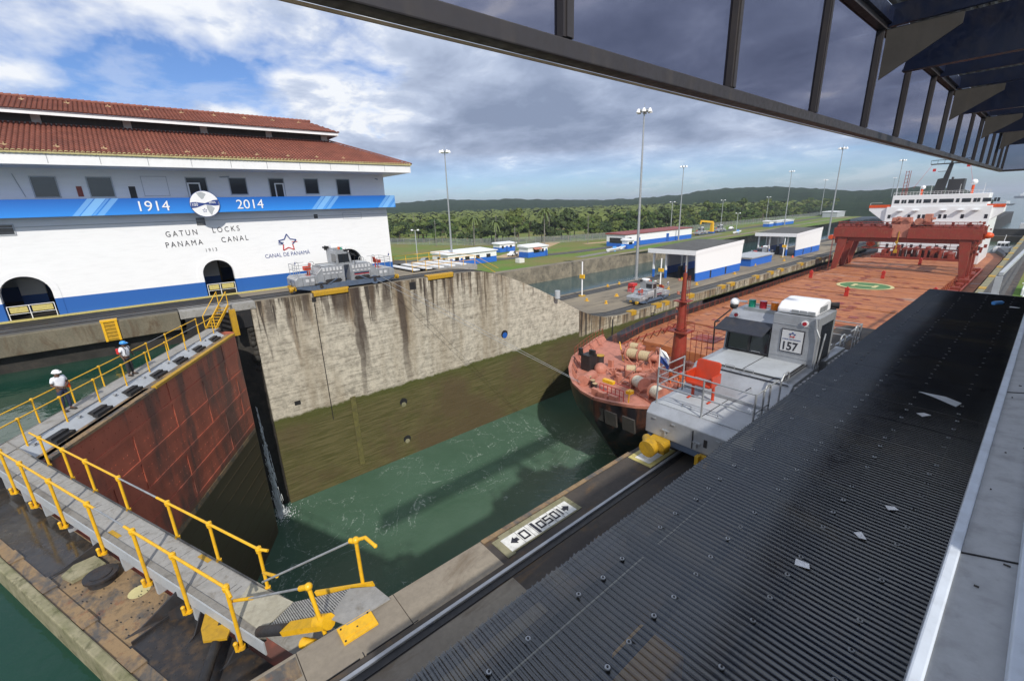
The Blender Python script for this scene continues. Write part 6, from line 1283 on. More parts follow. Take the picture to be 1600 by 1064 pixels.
def house(name, x0, x1, y0, y1, h, lb, cat, roof='brightwhite', wins=(), doors=(), over=.4, wallm='shed_wall', slope=.4):
    t = wempty(name, (x0, y0, GZ), lb, cat); w = MB(); w.box(x0, x1, y0, y1, GZ, GZ + h); w.build('wall', wallm, t)
    w = MB(); w.prism([(x0 - over, y0 - over, GZ + h), (x1 + over, y0 - over, GZ + h), (x1 + over, y0 - over, GZ + h + .18), (x0 - over, y0 - over, GZ + h + .18 + slope)], (0, y1 - y0 + 2 * over, 0)); w.build('roof', roof, t)
    for (face, a, b, z0, z1) in wins:
        w = MB()
        if face == 'x': w.box(x1 - .02, x1 + .04, y0 + a, y0 + b, GZ + z0, GZ + z1)
        else: w.box(x0 + a, x0 + b, y0 - .04, y0 + .02, GZ + z0, GZ + z1)
        w.build('window', 'window_glass', t)
    for (face, a, b, z1) in doors:
        w = MB()
        if face == 'x': w.box(x1 - .02, x1 + .06, y0 + a, y0 + b, GZ, GZ + z1)
        else: w.box(x0 + a, x0 + b, y0 - .06, y0 + .02, GZ, GZ + z1)
        w.build('door', 'blue_paint', t)
    return t
house('office', -121, -112, 69, 87, 3.5, 'long low white office with a blue base on the far bank beside the tall mast', 'building', wins=(('x', 2.4, 3.8, 1.6, 2.7), ('x', 6, 7.6, 1.6, 2.7), ('x', 10, 11.4, 1.6, 2.7), ('x', 14, 15.6, 1.6, 2.7), ('y', 3, 4.4, 1.5, 2.6), ('y', 6, 7.4, 1.5, 2.6)), doors=(('x', .6, 1.5, 2.3), ('x', 4.4, 5.2, 2.3)))
house('hut', -137, -133, 105, 113, 3.0, 'small blue and white hut on the grass behind the long office', 'hut', wins=(('x', 1, 2, 1.4, 2.4), ('x', 5, 6, 1.4, 2.4)), doors=(('x', 3, 4, 2.2),))
k_ = house('kiosk', -115, -110.3, 99, 108, 3.3, 'little white kiosk with a pinkish sloping awning on the far bank', 'kiosk', wins=(('x', 2.6, 5, 1.4, 2.6), ('x', 6.2, 7.2, 1.4, 2.6)), doors=(('x', 8.0, 8.7, 2.4),), slope=.6)
w = MB(); w.prism([(-110.3, 101, GZ + 3.1), (-110.3, 104.6, GZ + 3.1), (-109.0, 104.6, GZ + 2.6), (-109.0, 101, GZ + 2.6)], (0, 0, .08)); w.build('awning', 'pink_red', k_)
house('station', -115, -106, 146, 196, 4.6, 'very long white station building with an open front end on the far bank', 'building', wins=(('x', .8, 4, 1.4, 3.4), ('y', 1.5, 7.5, 1.3, 3.4)), doors=(('x', 9, 10, 3), ('x', 29, 31, 3.4)), roof='crane_red')
house('booth', -103, -100.5, 140, 144, 3.0, 'small white and blue booth in front of the long station', 'booth', wins=(('x', .8, 3, 1.5, 2.5),))
house('pump_hut', -52.5, -47.3, 118, 131, 2.1, 'low flat white and blue hut between the two open sheds', 'hut', roof='lightgrey', doors=(('y', 1.2, 2.4, 1.9),), slope=.1)
house('trailer', -112, -108.5, 290, 296, 3.0, 'white and blue box cabin on the bank beyond the second shed', 'cabin')
house('trailer', -113, -109, 302, 330, 2.6, 'long pale low cabin on the bank right of the box cabin', 'cabin', slope=.1)
house('trailer', -122, -112, 430, 450, 4, 'grey flat building on the rise near the far gates', 'building', wallm='lightgrey')
def signpost(x, y, h, lb):
    t = empty('sign_post', (x, y, GZ), 0, lb, 'sign', 'white posts with yellow signs'); w = MB(); w.cyl((0, 0, 0), (0, 0, h), .13, n=8); w.build('post', 'brightwhite', t); w = MB(); w.box(-.5, .5, -.18, .18, h * .52, h * .52 + .7); w.build('sign_plate', 'yellow', t); w = MB(); w.cyl((0, 0, 0), (0, 0, .15), .7, n=12); w.build('base', 'ochre', t)
signpost(-54.4, 62.2, 6.4, 'white post with a yellow sign nearest the ramp on the centre wall'); signpost(-49.3, 80.3, 5.6, 'white post with a yellow sign in front of the nearer shed'); signpost(-48.4, 142, 5.4, 'white post with a yellow sign in front of the farther shed')
def fender(x, y, lb, mat='yellow', k=0):
    t = empty('mooring_bollard', (x, y, prof(y)), rnd.uniform(0, 3), lb, 'bollard', 'yellow bollards on the lock walls'); w = MB(); w.cyl((0, 0, 0), (0, 0, .5), .22, .17, n=10); w.cyl((0, 0, .5), (0, 0, .62), .3, n=10); w.box(-.55, .55, -.35, .35, 0, .1); w.cyl((-.4, 0, .35), (.4, 0, .35), .08, n=7); w.build('bollard_body', mat, t); t.scale = (.75,) * 3
for i, (x, y) in enumerate([(-50.9, 59.5), (-49.4, 66.1), (-46.2, 78.3), (-56.9, 73), (-57, 77), (-50, 90), (-47.3, 120.8), (-45, 104), (-45.2, 134), (-47, 60), (-44.5, 86)]): fender(x, y, 'small yellow bollard standing on the pale lower deck of the centre wall')
for i, (x, y, s) in enumerate([(-39.95, 58, .8), (-39.95, 65.1, 1), (-39.95, 67.6, .8), (-39.95, 75.6, 1.3), (-39.95, 88, 1), (-39.95, 92, 1.2), (-39.95, 104, 1), (-39.95, 112, 1), (-39.95, 118, 1), (-39.95, 131, 1.2), (-39.95, 145, 1), (-39.95, 160, 1)]):
    t = empty('wall_fender', (x, y, GZ), 0, 'yellow steel fender cap let into the lower edge of the centre wall', 'fender', 'yellow fender caps along the lower edge'); w = MB(); w.prism([(-.8, -1.1 * s, .03), (-.8, 1.1 * s, .03), (.06, .9 * s, .03), (.06, -.9 * s, .03)], (0, 0, .12)); w.box(0, .10, -.8 * s, .8 * s, -.55, .1); w.build('cap', 'ochre', t)
for i in range(13):
    y = 62 + i * 17; t = empty('wall_fender', (XN, y, GZ), 0, 'worn yellow fender cap on the edge of the lower side wall past the roof', 'fender', 'yellow fender caps on the side wall'); w = MB(); w.prism([(-.05, -1.2, .05), (-.05, 1.2, .05), (.9, 1, .05), (.9, -1, .05)], (0, 0, .12)); w.build('cap', 'ochre', t)
for y, z, lb in ((12.4, 0, 'orange-yellow rounded fender pad below the wheels of the upper locomotive'), (23.6, 0, 'orange-yellow fender pad at the top of the pale wall, right of the locomotive')):
    w = MB(); w.prism([(-40.6, y - 1.6, .02), (-39.82, y - 1.7, .02), (-39.82, y + 1.5, .02), (-40.4, y + 1.6, .02)], (0, 0, .16)); w.box(-39.9, -39.75, y - 1.6, y + 1.4, -.3, .1); tag(w.build('fender_pad', 'ochre', bevel=.05), lb, 'fender')
w = MB(); w.cyl((-39.3, 40.2, -4.9), (-39.3, 40.2, -3.9), .35, n=14); tag(w.build('marker_drum', 'lightgrey'), 'white and grey marker drum hanging at the curved ramp edge', 'drum')
w = MB(); w.box(-50.5, -49.5, 71, 72, GZ, GZ + 1.2); w.box(-50.3, -49.2, 70.8, 72.2, GZ + 1.2, GZ + 1.7); tag(w.build('fire_box', 'red'), 'red hydrant cabinet near the canal side of the centre wall', 'cabinet')
# spools, cones, barrier near farther shed
for x, y, r, mt, lb in ((-54.5, 139, .9, 'red', 'red round drum left of the farther shed entrance'), (-46.2, 143, .3, 'orange', 'orange traffic cone at the corner of the farther shed')):
    w = MB(); w.cyl((x, y, GZ), (x, y, GZ + r * 2), r, r * .3 if mt == 'orange' else r, n=12); w.cyl((x, y, GZ), (x, y, GZ + .08), r * 1.4, n=10); tag(w.build('drum' if mt == 'red' else 'traffic_cone', mt), lb, 'drum' if mt == 'red' else 'cone')
for i in range(3):
    w = MB(); x, y = -56 + i * 2, 212; w.cyl((x, y, GZ + .8), (x, y + 1.5, GZ + .8), .9, n=12); w.box(x - .2, x + .2, y - .1, y + 1.6, GZ, GZ + 1); tag(w.build('buoy', 'orange'), 'orange and white float stored by the mast near the gantry crane', 'float', 'orange floats by the mast')
# yellow crane arm on the far bank
yc = wempty('jib_crane', (-113, 229, GZ), 'yellow jib crane standing between two grey locomotives', 'crane')
w = MB(); w.prism([(-113.6, 228, GZ), (-112, 228, GZ), (-112.3, 228, GZ + 5.5), (-113.4, 228, GZ + 5.5)], (0, 1.5, 0)); w.build('column', 'yellow', yc); w = MB(); w.bar((-112.8, 229, GZ + 5.6), (-113, 217.5, GZ + 6.6), .8, .9); w.bar((-113, 217.5, GZ + 6.6), (-113, 217, GZ + 5.0), .5, .5); w.build('jib', 'yellow', yc)
w = MB(); w.box(-114, -111.6, 227.6, 230, GZ, GZ + .8); w.build('base', 'blue_paint', yc)
# vehicles
def car(name, x, y, rz, mat, lb, pickup=False):
    t = empty(name, (x, y, GZ + .04), rz, lb, 'pickup truck' if pickup else 'car'); w = MB()
    w.prism([(-.9, a, b) for a, b in ((-2.3, .4), (-2.3, .85), (-2.1, .98), (-1.1, 1.02), (2.1, .98), (2.3, .8), (2.3, .4))], (1.8, 0, 0)); w.prism([(-.8, a, b) for a, b in (((-1.1, 1.0), (-.5, 1.6), (.5, 1.62), (.8, 1.0)) if pickup else ((-1.2, 1.0), (-.6, 1.48), (1.0, 1.5), (1.7, 1.0)))], (1.6, 0, 0)); w.build('body', mat, t, bevel=.05)
    w = MB()
    for s in (-.81, .80): w.prism([(s, a, b) for a, b in ((-.9, 1.05), (-.5, 1.5), (.45 if pickup else .9, 1.5), (.65 if pickup else 1.4, 1.05))], (.012, 0, 0))
    w.build('window', 'window_glass', t)
    for a in (-1.45, 1.45):
        for s in (-.85, .85): w = MB(); w.cyl((s - .1, a, .36), (s + .1, a, .36), .36, n=14); w.build('wheel', 'black_rubber', t)
car('parked_car', -129, 70.5, .55, 'steel', 'silver grey car passing on the road right of the control house'); car('pickup_truck', -119.5, 100, .3, 'brightwhite', 'white pickup truck parked beside the kiosk', True)
car('parked_car', -118, 262, .2, 'brightwhite', 'white car on the far bank right of the locomotives')
def boat(x, y, rz, L, lb):
    t = empty('small_boat', (x, y, GZ), rz, lb, 'boat', 'white boats on the far bank'); w = MB(); w.prism([(-.8, -L / 2, .9), (.8, -L / 2, .9), (.9, L * .2, .95), (0, L / 2, 1.1), (-.9, L * .2, .95)], (0, 0, .18)); w.add([(-.8, -L / 2, .9), (.8, -L / 2, .9), (.9, L * .2, .95), (0, L / 2, 1.1), (-.9, L * .2, .95), (-.35, -L / 2, .2), (.35, -L / 2, .2), (.4, L * .2, .2), (0, L * .42, .4), (-.4, L * .2, .2)], [(0, 1, 6, 5), (1, 2, 7, 6), (2, 3, 8, 7), (3, 4, 9, 8), (4, 0, 5, 9)]); w.build('hull', 'brightwhite', t); w = MB(); w.box(-.5, .5, -.9, .1, .0, .25); w.box(-.45, .45, -.6, .5, 1.1, 1.7); w.build('cabin', 'lightblue', t)
boat(-99.5, 131, .1, 8.5, 'white boat resting on the bank edge before the long station'); boat(-101.5, 138.5, .4, 5, 'short dinghy beside the larger boat on the bank'); boat(-101, 232, .1, 10, 'white boat on the bank near the yellow crane')
w = MB(); w.box(-104, -102, 88, 90, GZ, GZ + 1.3); tag(w.build('sign_board', 'signwhite', bevel=.03), 'low white and red board on the grass before the office', 'board')
w = MB(); w.box(-131, -127.5, 95, 98, GZ + .05, GZ + 1.6); w.cyl((-131.2, 96.5, GZ + .8), (-127, 96.5, GZ + .8), .5, n=8); tag(w.build('generator', 'ochre'), 'yellow generator box on the grass at the tree edge', 'generator')
# fence
fe = wempty('chain_fence', (-130, 200, GZ), 'long grey chain link fence running in front of the forest', 'fence'); w = MB(); w2 = MB()
FP = [(-260, 85), (-170, 118), (-143, 150), (-133, 200), (-133, 300), (-134, 420), (-140, 560)]
for (x0, y0), (x1, y1) in zip(FP[:-1], FP[1:]):
    d = math.hypot(x1 - x0, y1 - y0); n = int(d / 4)
    for i in range(n): t = i / n; x, y = x0 + (x1 - x0) * t, y0 + (y1 - y0) * t; w.cyl((x, y, GZ), (x, y, GZ + 3), .07, n=4)
    w2.add([(x0, y0, GZ), (x1, y1, GZ), (x1, y1, GZ + 2.9), (x0, y0, GZ + 2.9)], [(0, 1, 2, 3)]); w.cyl((x0, y0, GZ + 3), (x1, y1, GZ + 3), .05, n=4)
tfm = NT('fence_mesh'); tfm.col((.35, .38, .38)).set(.6); tb = tfm.n('ShaderNodeBsdfTransparent'); mx_ = tfm.n('ShaderNodeMixShader'); mx_.inputs[0].default_value = .30; tfm.l(tb.outputs[0], mx_.inputs[1]); tfm.l(tfm.b.outputs[0], mx_.inputs[2]); tfm.l(mx_.outputs[0], tfm.o.inputs[0]); MATS['fence_mesh'] = tfm.m
tag(w.build('fence_posts', 'galv', fe), kind='stuff'); w2.build('fence_mesh', 'fence_mesh', fe)
# far gates closing the lower end, approach wall, distant ships
w = MB(); w.box(-40, -6, 341, 344, -30, -16.0); tag(w.build('lock_gate', 'gate_red'), 'dark lower gates closing the far end of the lock behind the ship', 'lock gate')
w = MB(); w.box(-24, 60, 372, 376, -26, -14.2); w.box(-40, -30, 344, 720, -27, -15.5); tag(w.build('approach_wall', 'dark_concrete'), 'dark approach wall and floating boom crossing the water beyond the lock', 'wall')
w = MB(); w.prism([(-34, 232, -6.0), (-14, 232, -6.0), (-7.5, 232, -1.4), (-9, 232, -.6), (-22, 232, -2.6)], (0, 3, 0)); 
def farship(x, y, L, h, mat, lb):
    t = empty('distant_ship', (x, y, -26), 0, lb, 'ship'); w = MB(); w.prism([(-L / 2, 0, 0), (L / 2, 0, 0), (L / 2 + 4, 0, h), (-L / 2 - 4, 0, h)], (0, 12, 0)); w.build('hull', mat, t); w = MB(); w.box(-L * .2, L * .15, 2, 10, h, h * 2); w.box(-2, 2, 4, 8, h * 2, h * 3); w.build('upper_works', 'white_paint', t)
farship(-100, 2700, 42, 8, 'rail_blue', 'dark blue ship anchored on the hazy sea, right of the bridge'); farship(-75, 1500, 16, 3, 'dark', 'small dark vessel nearer on the sea to the right')
w = MB()
for i in range(14): x = -40 + i * 22; h = rnd.uniform(20, 60); w.box(x, x + rnd.uniform(8, 18), 6000, 6040, -26, -26 + h)
tag(w.build('city_skyline', 'lightgrey'), 'faint pale town on the horizon at the right', 'town', kind='stuff')
# tug behind the ship
tg = wempty('tug_boat', (-11.5, 262, -18.8), 'small white launch with a mast following behind the ship in the lock', 'boat'); w = MB(); w.prism([(-14.2, 258, -19), (-8.6, 258, -19), (-8.2, 258, -17.0), (-14.6, 258, -17.0)], (0, 16, 0)); w.build('hull', 'dark', tg)
w = MB(); w.box(-13.6, -9.2, 262, 270, -17, -15.2); w.box(-13, -9.8, 263, 268, -15.2, -13.2); w.build('cabin', 'brightwhite', tg); w = MB()
for i in range(3): w.box(-12.8 + i * 1.05, -12.0 + i * 1.05, 262.9, 263.0, -14.6, -13.7)
w.build('window', 'window_glass', tg); w = MB(); w.cyl((-11.4, 265, -13.2), (-11.2, 265, -10.4), .1, n=6); w.build('mast', 'white_paint', tg)
w = MB(); w.box(-9.5, -7.5, 300, 304, GZ, GZ + 2.2); tag(w.build('control_cabin', 'louver', bevel=.05), 'small grey cabin at the far end of the lower side wall', 'cabin')
# posts and frames right of the track past the roof
pp = wempty('lamp_column', (-2.0, 52, GZ), 'grey square column with box lamp heads just past the end of the roof', 'lamp'); w = MB(); w.box(-2.15, -1.75, 52, 52.4, GZ, 0.0); w.bar((-1.9, 52.2, 0.2), (-1.2, 86, 0.2), .25, .25); w.build('column', 'lightgrey', pp)
for z in (-2.1, -3.6): w = MB(); w.box(-2.9, -1.7, 51.6, 52.6, z, z + .7); w.build('lamp_box', 'galv', pp, bevel=.05)
w = MB(); w.box(-2.75, -2.3, 51.5, 51.6, -1.95, -1.6); w.build('lamp_glass', 'dark', pp)
gp = wempty('goal_post_frame', (-.8, 100, GZ), 'white pipe frame standing on the green strip at the right edge', 'frame'); w = MB(); w.cyl((-.9, 96, GZ), (-.2, 99, -2), .1, n=6); w.cyl((-1.3, 97, -3.8), (1, 97, -3.7), .08, n=6); w.cyl((-1.2, 97, -6.4), (1, 97, -6.3), .08, n=6); w.build('pipes', 'white_paint', gp)
w = MB(); w.box(-.9, 1.5, 99, 101, -5.9, -4.8); w.build('blue_panel', 'blue_paint', gp)
w = MB(); w.box(-1.2, 3, 108, 116, GZ, GZ + 1.1); tag(w.build('white_tank', 'brightwhite', bevel=.1), 'low white tank on the green strip at the right edge', 'tank')
# mooring wires from the bow to the centre wall locomotive
for k, (a, b) in enumerate((((-26.2, 29.9, -9.8), (-40.2, 16.6, .5)), ((-26.4, 30.1, -9.8), (-40.2, 17.3, .6)))): w = MB(); w.cyl(a, b, .018, n=5); tag(w.build('towing_wire', 'galv'), 'thin steel towing wire from the ship bow up to the locomotive on the centre wall', 'wire', 'towing wires')
# ================================================================== HILLS, FOREST, TREES
w = MB(); AZ = [(-100, .35), (-80, .35), (-70, .4), (-65.5, .58), (-61.7, .78), (-57.9, .92), (-54, .66), (-50, .72), (-46, .5), (-42.1, .30), (-38, .22), (-35.9, .25), (-33, .3), (-30.2, .48), (-27, .85), (-24.2, 1.0), (-21, .92), (-18.1, .75), (-15, .35), (-13.2, .2), (-10.3, .2), (-9, .32), (-8.1, .40), (-6.8, .22), (-5.9, -.0), (-4.6, -.45), (-3.6, -1.1)]
def el(a):
    for p, q in zip(AZ[:-1], AZ[1:]):
        if a <= q[0]: return p[1] + (q[1] - p[1]) * (a - p[0]) / (q[0] - p[0])
    return -1.2
def dist(a): return 1150 if a < -32 else (1150 - (a + 32) * 12 if a < -5 else 800)
rows = []; azs = [-100 + i * .25 for i in range(386)]
for j, f in enumerate((.50, .62, .75, .88, 1.0, 1.15)):
    rw = []
    for a in azs:
        D = dist(a) * f; top = 6.6 + dist(a) * math.tan(R(el(a) + .22)); z = -10 + (top + 10) * (0, .35, .62, .86, 1.0, .7)[j]
        z += (noise.noise(Vector((a * 1.3, j * 3.1, 0))) * 2.4 + noise.noise(Vector((a * 4.5, j * 5, 2))) * 1.6) * (1 if j else .2); rw.append((D * math.sin(R(a)), D * math.cos(R(a)), z))
    rows.append(rw)
n = len(azs); w.add([p for r_ in rows for p in r_], [(j * n + i, j * n + i + 1, (j + 1) * n + i + 1, (j + 1) * n + i) for j in range(5) for i in range(n - 1)], True); st(w.build('hills', 'hill_green'))
def crown(seed, rx, rz, nl, leaf=.42, base=2.2):
    r = random.Random(seed); w = MB(); lobes = []
    for i in range(nl): a = r.uniform(0, 6.28); q = r.uniform(.1, .95) ** .7; lobes.append((rx * q * math.cos(a), rx * q * math.sin(a), base + rz * (.25 + .75 * r.random() * (1 - .45 * q)), r.uniform(.26, .44) * rx))
    for (x, y, z, s) in lobes:
        for i in range(72):
            d = Vector((r.gauss(0, 1), r.gauss(0, 1), r.gauss(0, 1))).normalized(); d.z = abs(d.z) * .9 - .22; c = Vector((x, y, z)) + d * s * r.uniform(.72, 1.08); nn = (d + Vector((r.uniform(-.7, .7), r.uniform(-.7, .7), r.uniform(-.4, .7)))).normalized()
            u = nn.orthogonal().normalized(); v = nn.cross(u); l = leaf * r.uniform(.6, 1.5); w.add([c + u * l, c + v * l * .8, c - u * l, c - v * l * .8], [(0, 1, 2, 3)])
    return w
def trunkmb(h, r0, seed):
    r = random.Random(seed); w = MB(); w.cyl((0, 0, -.3), (.2, 0, h), r0, r0 * .55, n=7)
    for i in range(5): a = r.uniform(0, 6.28); w.cyl((.15, 0, h * r.uniform(.6, 1)), (math.cos(a) * h * .5, math.sin(a) * h * .5, h * r.uniform(1.2, 1.6)), r0 * .4, r0 * .12, n=5)
    return w
protos = []
for k, (rx, rz, nl, mt) in enumerate(((5.2, 8.5, 13, 'leaves'), (6.2, 9.0, 15, 'leaves_dark'), (4.2, 10.5, 12, 'leaves'), (5.5, 7.0, 13, 'leaves_dark'), (4.8, 9.0, 12, 'leaves'))):
    t = empty('forest_tree', (-200 - k * 12, 60, GZ), 0, None, 'tree', 'trees of the forest edge'); crown(40 + k, rx, rz, nl, .55, 1.2).build('crown', mt, t, fix=False); trunkmb(5.5, .3, k).build('trunk', 'bark', t); protos.append(t)
LB = ['bushy green tree in the forest edge beyond the fence', 'wide dark tree in the forest edge beyond the fence', 'taller narrow green tree in the forest edge beyond the fence', 'low rounded dark tree in the forest edge beyond the fence', 'light green tree in the forest edge beyond the fence']
for k, t in enumerate(protos): t['label'] = LB[k]
TL = [(-272, 92), (-200, 121), (-165, 134), (-149, 158), (-143, 205), (-142, 300), (-144, 420), (-150, 560), (-150, 690)]
first = [True] * 5; cnt = 0
for row, off in enumerate((0, 9, 19)):
    for (x0, y0), (x1, y1) in zip(TL[:-1], TL[1:]):
        d = math.hypot(x1 - x0, y1 - y0); nx, ny = -(y1 - y0) / d, (x1 - x0) / d
        if nx > 0: nx, ny = -nx, -ny
        n = int(d / (7.6 + row * 1.5 + max(0, y0 - 200) * .008))
        for i in range(n):
            t_ = (i + rnd.uniform(.1, .9)) / n; x = x0 + (x1 - x0) * t_ + nx * (off + rnd.uniform(-2, 3)); y = y0 + (y1 - y0) * t_ + ny * (off + rnd.uniform(-2, 3)); k = rnd.randrange(5)
            t = protos[k] if first[k] else copy_tree(protos[k]); first[k] = False; s = rnd.uniform(.62, 1.15) * (1 + row * .06) * (1.28 if rnd.random() < .09 else 1); t.location = (x, y, GZ + row * .8); t.rotation_euler.z = rnd.uniform(0, 6.28); t.scale = (s, s, s * rnd.uniform(.85, 1.2)); cnt += 1
# deeper forest, one mass
w = MB(); r = random.Random(3)
for i in range(1500):
    a = r.uniform(-78, -9); D0 = 300 if a < -55 else 260 + (a + 55) * 4; D = D0 + (r.random() ** .8) * (dist(a) * .72 - D0) if dist(a) * .72 > D0 else dist(a) * .6
    x, y = D * math.sin(R(a)), D * math.cos(R(a))
    if x > -160: continue
    z = GZ - 1.5 + min(3.5, (D - 250) * .006); s = r.uniform(4, 7.5)
    for j in range(26):
        d = Vector((r.gauss(0, 1), r.gauss(0, 1), abs(r.gauss(0, .8)))).normalized(); c = Vector((x, y, z + 5)) + Vector((d.x * s, d.y * s, d.z * s)); u = d.orthogonal().normalized(); v = d.cross(u); l = r.uniform(1.2, 2.2) * (1 + D / 1200); w.add([c + u * l, c + v * l, c - u * l, c - v * l], [(0, 1, 2, 3)])
tag(w.build('forest', 'leaves', fix=False), 'dense green forest stretching back to the hills', 'forest', kind='stuff')
# palms
def palm(x, y, h, lb):
    t = empty('palm_tree', (x, y, GZ), 0, lb, 'palm tree'); w = MB(); w.cyl((0, 0, 0), (.2, .1, h), .28, .2, n=7); w.build('trunk', 'kerb_grey', t); w = MB()
    for i in range(16):
        a = i * .393 + rnd.uniform(-.2, .2); up = rnd.uniform(.1, 1.0); p0 = Vector((.2, .1, h)); pr_ = p0; L = 4.4
        for j in range(1, 6):
            s = j / 5; p = p0 + Vector((math.cos(a) * L * s, math.sin(a) * L * s, L * (up * s - 1.15 * s * s))); q = Vector((-math.sin(a), math.cos(a), 0)) * .55 * (1 - s * .6); w.add([pr_ - q, pr_ + Vector((0, 0, .12)), pr_ + q, p + q, p + Vector((0, 0, .12)), p - q], [(0, 1, 4, 5), (1, 2, 3, 4)]); pr_ = p
    w.build('fronds', 'palm_leaf', t, fix=False)
palm(-168, 118, 12, 'palm tree with drooping fronds right of the tall left mast'); palm(-146, 141, 14, 'bushy palm tree above the small blue and white hut'); palm(-160, 124, 10, 'shorter palm tree between the two larger palms')
# ================================================================== PEOPLE
def person(loc, rz, label, hat, shirt, trous, joints=None, scale=1.0, jacket=False, lean=0.0, group=None):
    t = empty('person', loc, rz, label, 'person', group)
    J = dict(pel=(0, 0, .95), waist=(0, .01, 1.10), chest=(0, .02 + lean * .5, 1.32), neck=(0, .02 + lean, 1.48), head=(0, .05 + lean, 1.62), top=(0, .05 + lean, 1.72),
             lh=(-.10, 0, .90), lk=(-.12, .03, .50), la=(-.13, -.01, .09), lt=(-.15, .17, .04), rh=(.10, 0, .90), rk=(.12, .05, .50), ra=(.13, .0, .09), rt=(.16, .18, .04),
             ls=(-.19, .02 + lean, 1.43), le=(-.26, -.02, 1.16), lw=(-.20, .18, 1.02), lf=(-.17, .26, .99), rs=(.19, .02 + lean, 1.43), re=(.26, -.02, 1.16), rw=(.18, .2, 1.05), rf=(.14, .28, 1.04))
    J.update(joints or {}); ks = list(J); I = {k: i for i, k in enumerate(ks)}
    ed = [('pel', 'waist'), ('waist', 'chest'), ('chest', 'neck'), ('neck', 'head'), ('head', 'top'), ('pel', 'lh'), ('lh', 'lk'), ('lk', 'la'), ('la', 'lt'), ('pel', 'rh'), ('rh', 'rk'), ('rk', 'ra'), ('ra', 'rt'), ('chest', 'ls'), ('ls', 'le'), ('le', 'lw'), ('lw', 'lf'), ('chest', 'rs'), ('rs', 're'), ('re', 'rw'), ('rw', 'rf')]
    rad = dict(pel=.13, waist=.125, chest=.135, neck=.055, head=.095, top=.07, lh=.085, rh=.085, lk=.058, rk=.058, la=.04, ra=.04, lt=.035, rt=.035, ls=.06, rs=.06, le=.043, re=.043, lw=.032, rw=.032, lf=.03, rf=.03)
    skin('body', [J[k] for k in ks], [(I[a], I[b]) for a, b in ed], [rad[k] for k in ks], 'skin', t)
    def sub(name, keys, eds, rr, mat):
        I2 = {k: i for i, k in enumerate(keys)}; skin(name, [J[k] for k in keys], [(I2[a], I2[b]) for a, b in eds], [rr[k] for k in keys], mat, t)
    if shirt:
        J['lse'] = tuple(Vector(J['ls']).lerp(Vector(J['le']), 1.0 if jacket else .7)); J['rse'] = tuple(Vector(J['rs']).lerp(Vector(J['re']), 1.0 if jacket else .7))
        sub('shirt', ['pel', 'waist', 'chest', 'neck', 'ls', 'rs', 'lse', 'rse'], [('pel', 'waist'), ('waist', 'chest'), ('chest', 'neck'), ('chest', 'ls'), ('chest', 'rs'), ('ls', 'lse'), ('rs', 'rse')], dict(pel=.155, waist=.165, chest=.165, neck=.07, ls=.085, rs=.085, lse=.066, rse=.066), shirt)
    J['lc'] = tuple(Vector(J['lk']).lerp(Vector(J['la']), .93)); J['rc'] = tuple(Vector(J['rk']).lerp(Vector(J['ra']), .93))
    J['belt'] = tuple(Vector(J['pel']).lerp(Vector(J['waist']), .35))
    sub('trousers', ['belt', 'pel', 'lh', 'rh', 'lk', 'rk', 'lc', 'rc'], [('belt', 'pel'), ('pel', 'lh'), ('pel', 'rh'), ('lh', 'lk'), ('rh', 'rk'), ('lk', 'lc'), ('rk', 'rc')], dict(belt=.15, pel=.158, lh=.105, rh=.105, lk=.078, rk=.078, lc=.064, rc=.064), trous)
    for s in 'lr': w = MB(); a, b = Vector(J[s + 'a']), Vector(J[s + 't']); w.M = None; w.bar(a + Vector((0, -.05, -.05)), b + Vector((0, .05, -.01)), .10, .08); w.build('shoe', 'shoe', t, bevel=.02)
    # nose, ears
    h = Vector(J['head'])
    w = MB(); w.prism([h + Vector((-.015, .09, -.02)), h + Vector((.015, .09, -.02)), h + Vector((0, .125, -.03)), h + Vector((0, .09, .03))], (0, .001, 0)); w.ball(tuple(h + Vector((-.095, 0, 0))), .022, 6, 4); w.ball(tuple(h + Vector((.095, 0, 0))), .022, 6, 4); w.build('face_features', 'skin', t)
    w = MB(); c = h + Vector((0, -.005, .055)); w.ball(tuple(c), .125, 16, 10, (1, 1.12, .86)); w.cyl(c + Vector((0, .02, -.012)), c + Vector((0, .02, .006)), .155, n=18); w.prism([c + Vector((-.09, .10, -.01)), c + Vector((.09, .10, -.01)), c + Vector((.06, .22, -.025)), c + Vector((-.06, .22, -.025))], (0, 0, .012)); w.build('hard_hat', hat, t)
    # fingers
    for s in 'lr':
        a = Vector(J[s + 'f']); d = (a - Vector(J[s + 'w'])).normalized(); side = d.orthogonal().normalized(); w = MB()
        for i in range(4): o = side * (-.024 + i * .016); w.cyl(a + o, a + o + d * (.05 + (.012 if i in (1, 2) else 0)) + Vector((0, 0, -.015)), .008, .006, n=6)
        w.cyl(a - side * .03 - d * .02, a - side * .05 + d * .02, .009, .007, n=6); w.build('fingers', 'skin', t)
    t.scale = (scale,) * 3
    return t
p = person((-25.55, -3.72, -1.12), -.9, 'person in a white hard hat and navy trousers holding papers on the gate walkway', 'hat_white', 'shirt_white', 'trouser_navy', dict(lw=(-.08, .26, 1.12), lf=(.0, .33, 1.13), le=(-.27, .04, 1.15), rw=(.14, .30, 1.10), rf=(.10, .38, 1.10)), 1.04)
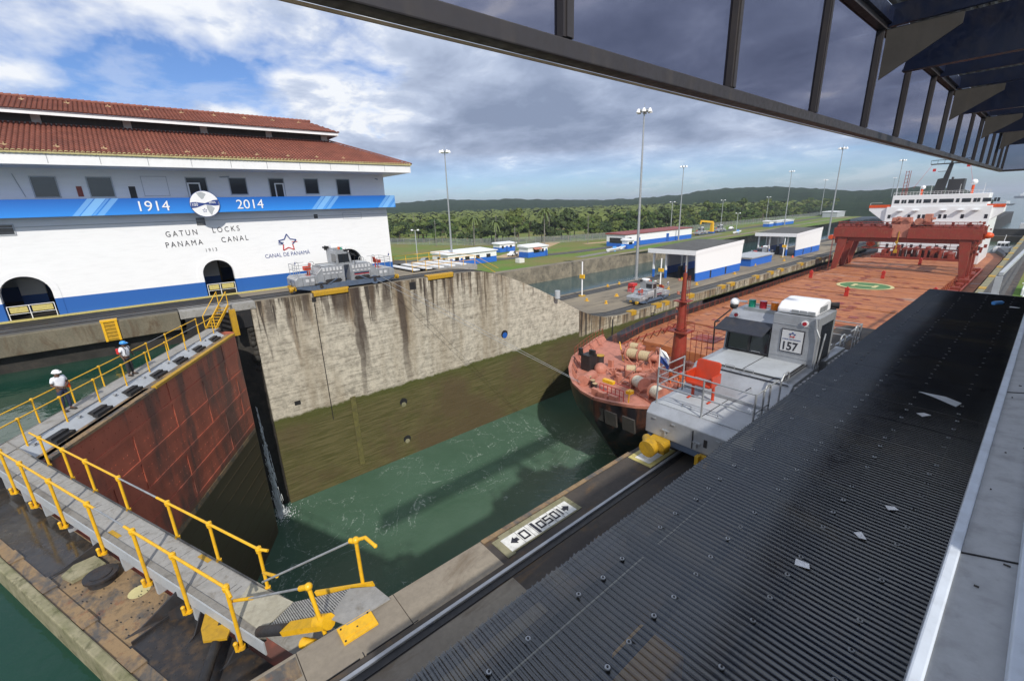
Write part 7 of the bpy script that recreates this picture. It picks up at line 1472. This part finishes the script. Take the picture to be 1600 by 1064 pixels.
w = MB(); w.prism([(-.02, .34, 1.10), (.14, .42, 1.02), (.16, .46, 1.05), (0, .38, 1.13)], (.0, .0, .02)); w.build('held_papers', 'tan', p)
w = MB(); w.box(-.30, -.24, -.10, .08, .92, 1.14); w.build('side_bag', 'orange', p)
p2 = person((-29.25, -1.62, -1.12), -.7, 'person in a light blue hard hat leaning one hand on the yellow rail', 'hat_blue', 'shirt_white', 'trouser_black', dict(le=(-.34, -.02, 1.2), lw=(-.42, .0, .98), lf=(-.43, .03, .92), rt=(.20, .22, .05), ra=(.16, .06, .09), rw=(.30, .12, .95), rf=(.32, .16, .89)), 1.04)
w = MB(); w.box(-.15, .15, -.30, -.15, 1.12, 1.42); w.build('backpack', 'red', p2, bevel=.04)
w = MB(); w.path([(-.12, -.2, 1.44), (-.12, .05, 1.54), (-.12, .18, 1.36), (-.14, .16, 1.1)], .018, 5); w.path([(.12, -.2, 1.44), (.12, .05, 1.54), (.12, .18, 1.36), (.14, .16, 1.1)], .018, 5); w.build('strap', 'trouser_black', p2)
for loc, rz, lb in (((-21.4, 37.8, -11), 2.6, 'person in orange overalls and a white helmet standing by the foremast'), ((-20.5, 38.0, -11), -2.4, 'person in orange overalls and red helmet beside the first orange figure'), ((-17.9, 36.2, -11), 1.2, 'person in yellow and orange work clothes bending over the winch on the bow')):
    person(loc, rz, lb, 'hat_white' if 'white helmet' in lb else 'red', 'orange_suit' if 'yellow' not in lb else 'yellow', 'orange_suit', jacket=True, lean=.12 if 'bending' in lb else 0, group='ship crew in orange')

# ================================================================== HAZE
hz = bpy.data.materials.new('haze'); hz.use_nodes = True; nt = hz.node_tree; nt.nodes.clear(); ho = nt.nodes.new('ShaderNodeOutputMaterial'); hv = nt.nodes.new('ShaderNodeVolumePrincipled'); hv.inputs['Color'].default_value = (.82, .90, 1.0, 1); hv.inputs['Density'].default_value = HAZE; hv.inputs['Anisotropy'].default_value = .3; nt.links.new(hv.outputs[0], ho.inputs['Volume'])
w = MB(); w.box(-6100, 4100, -1100, 30100, -41.2, 62); h_ = w.build('haze', hz); tag(h_, kind='stuff', label='thin pale haze over the far bank, hills and sea', cat='haze')
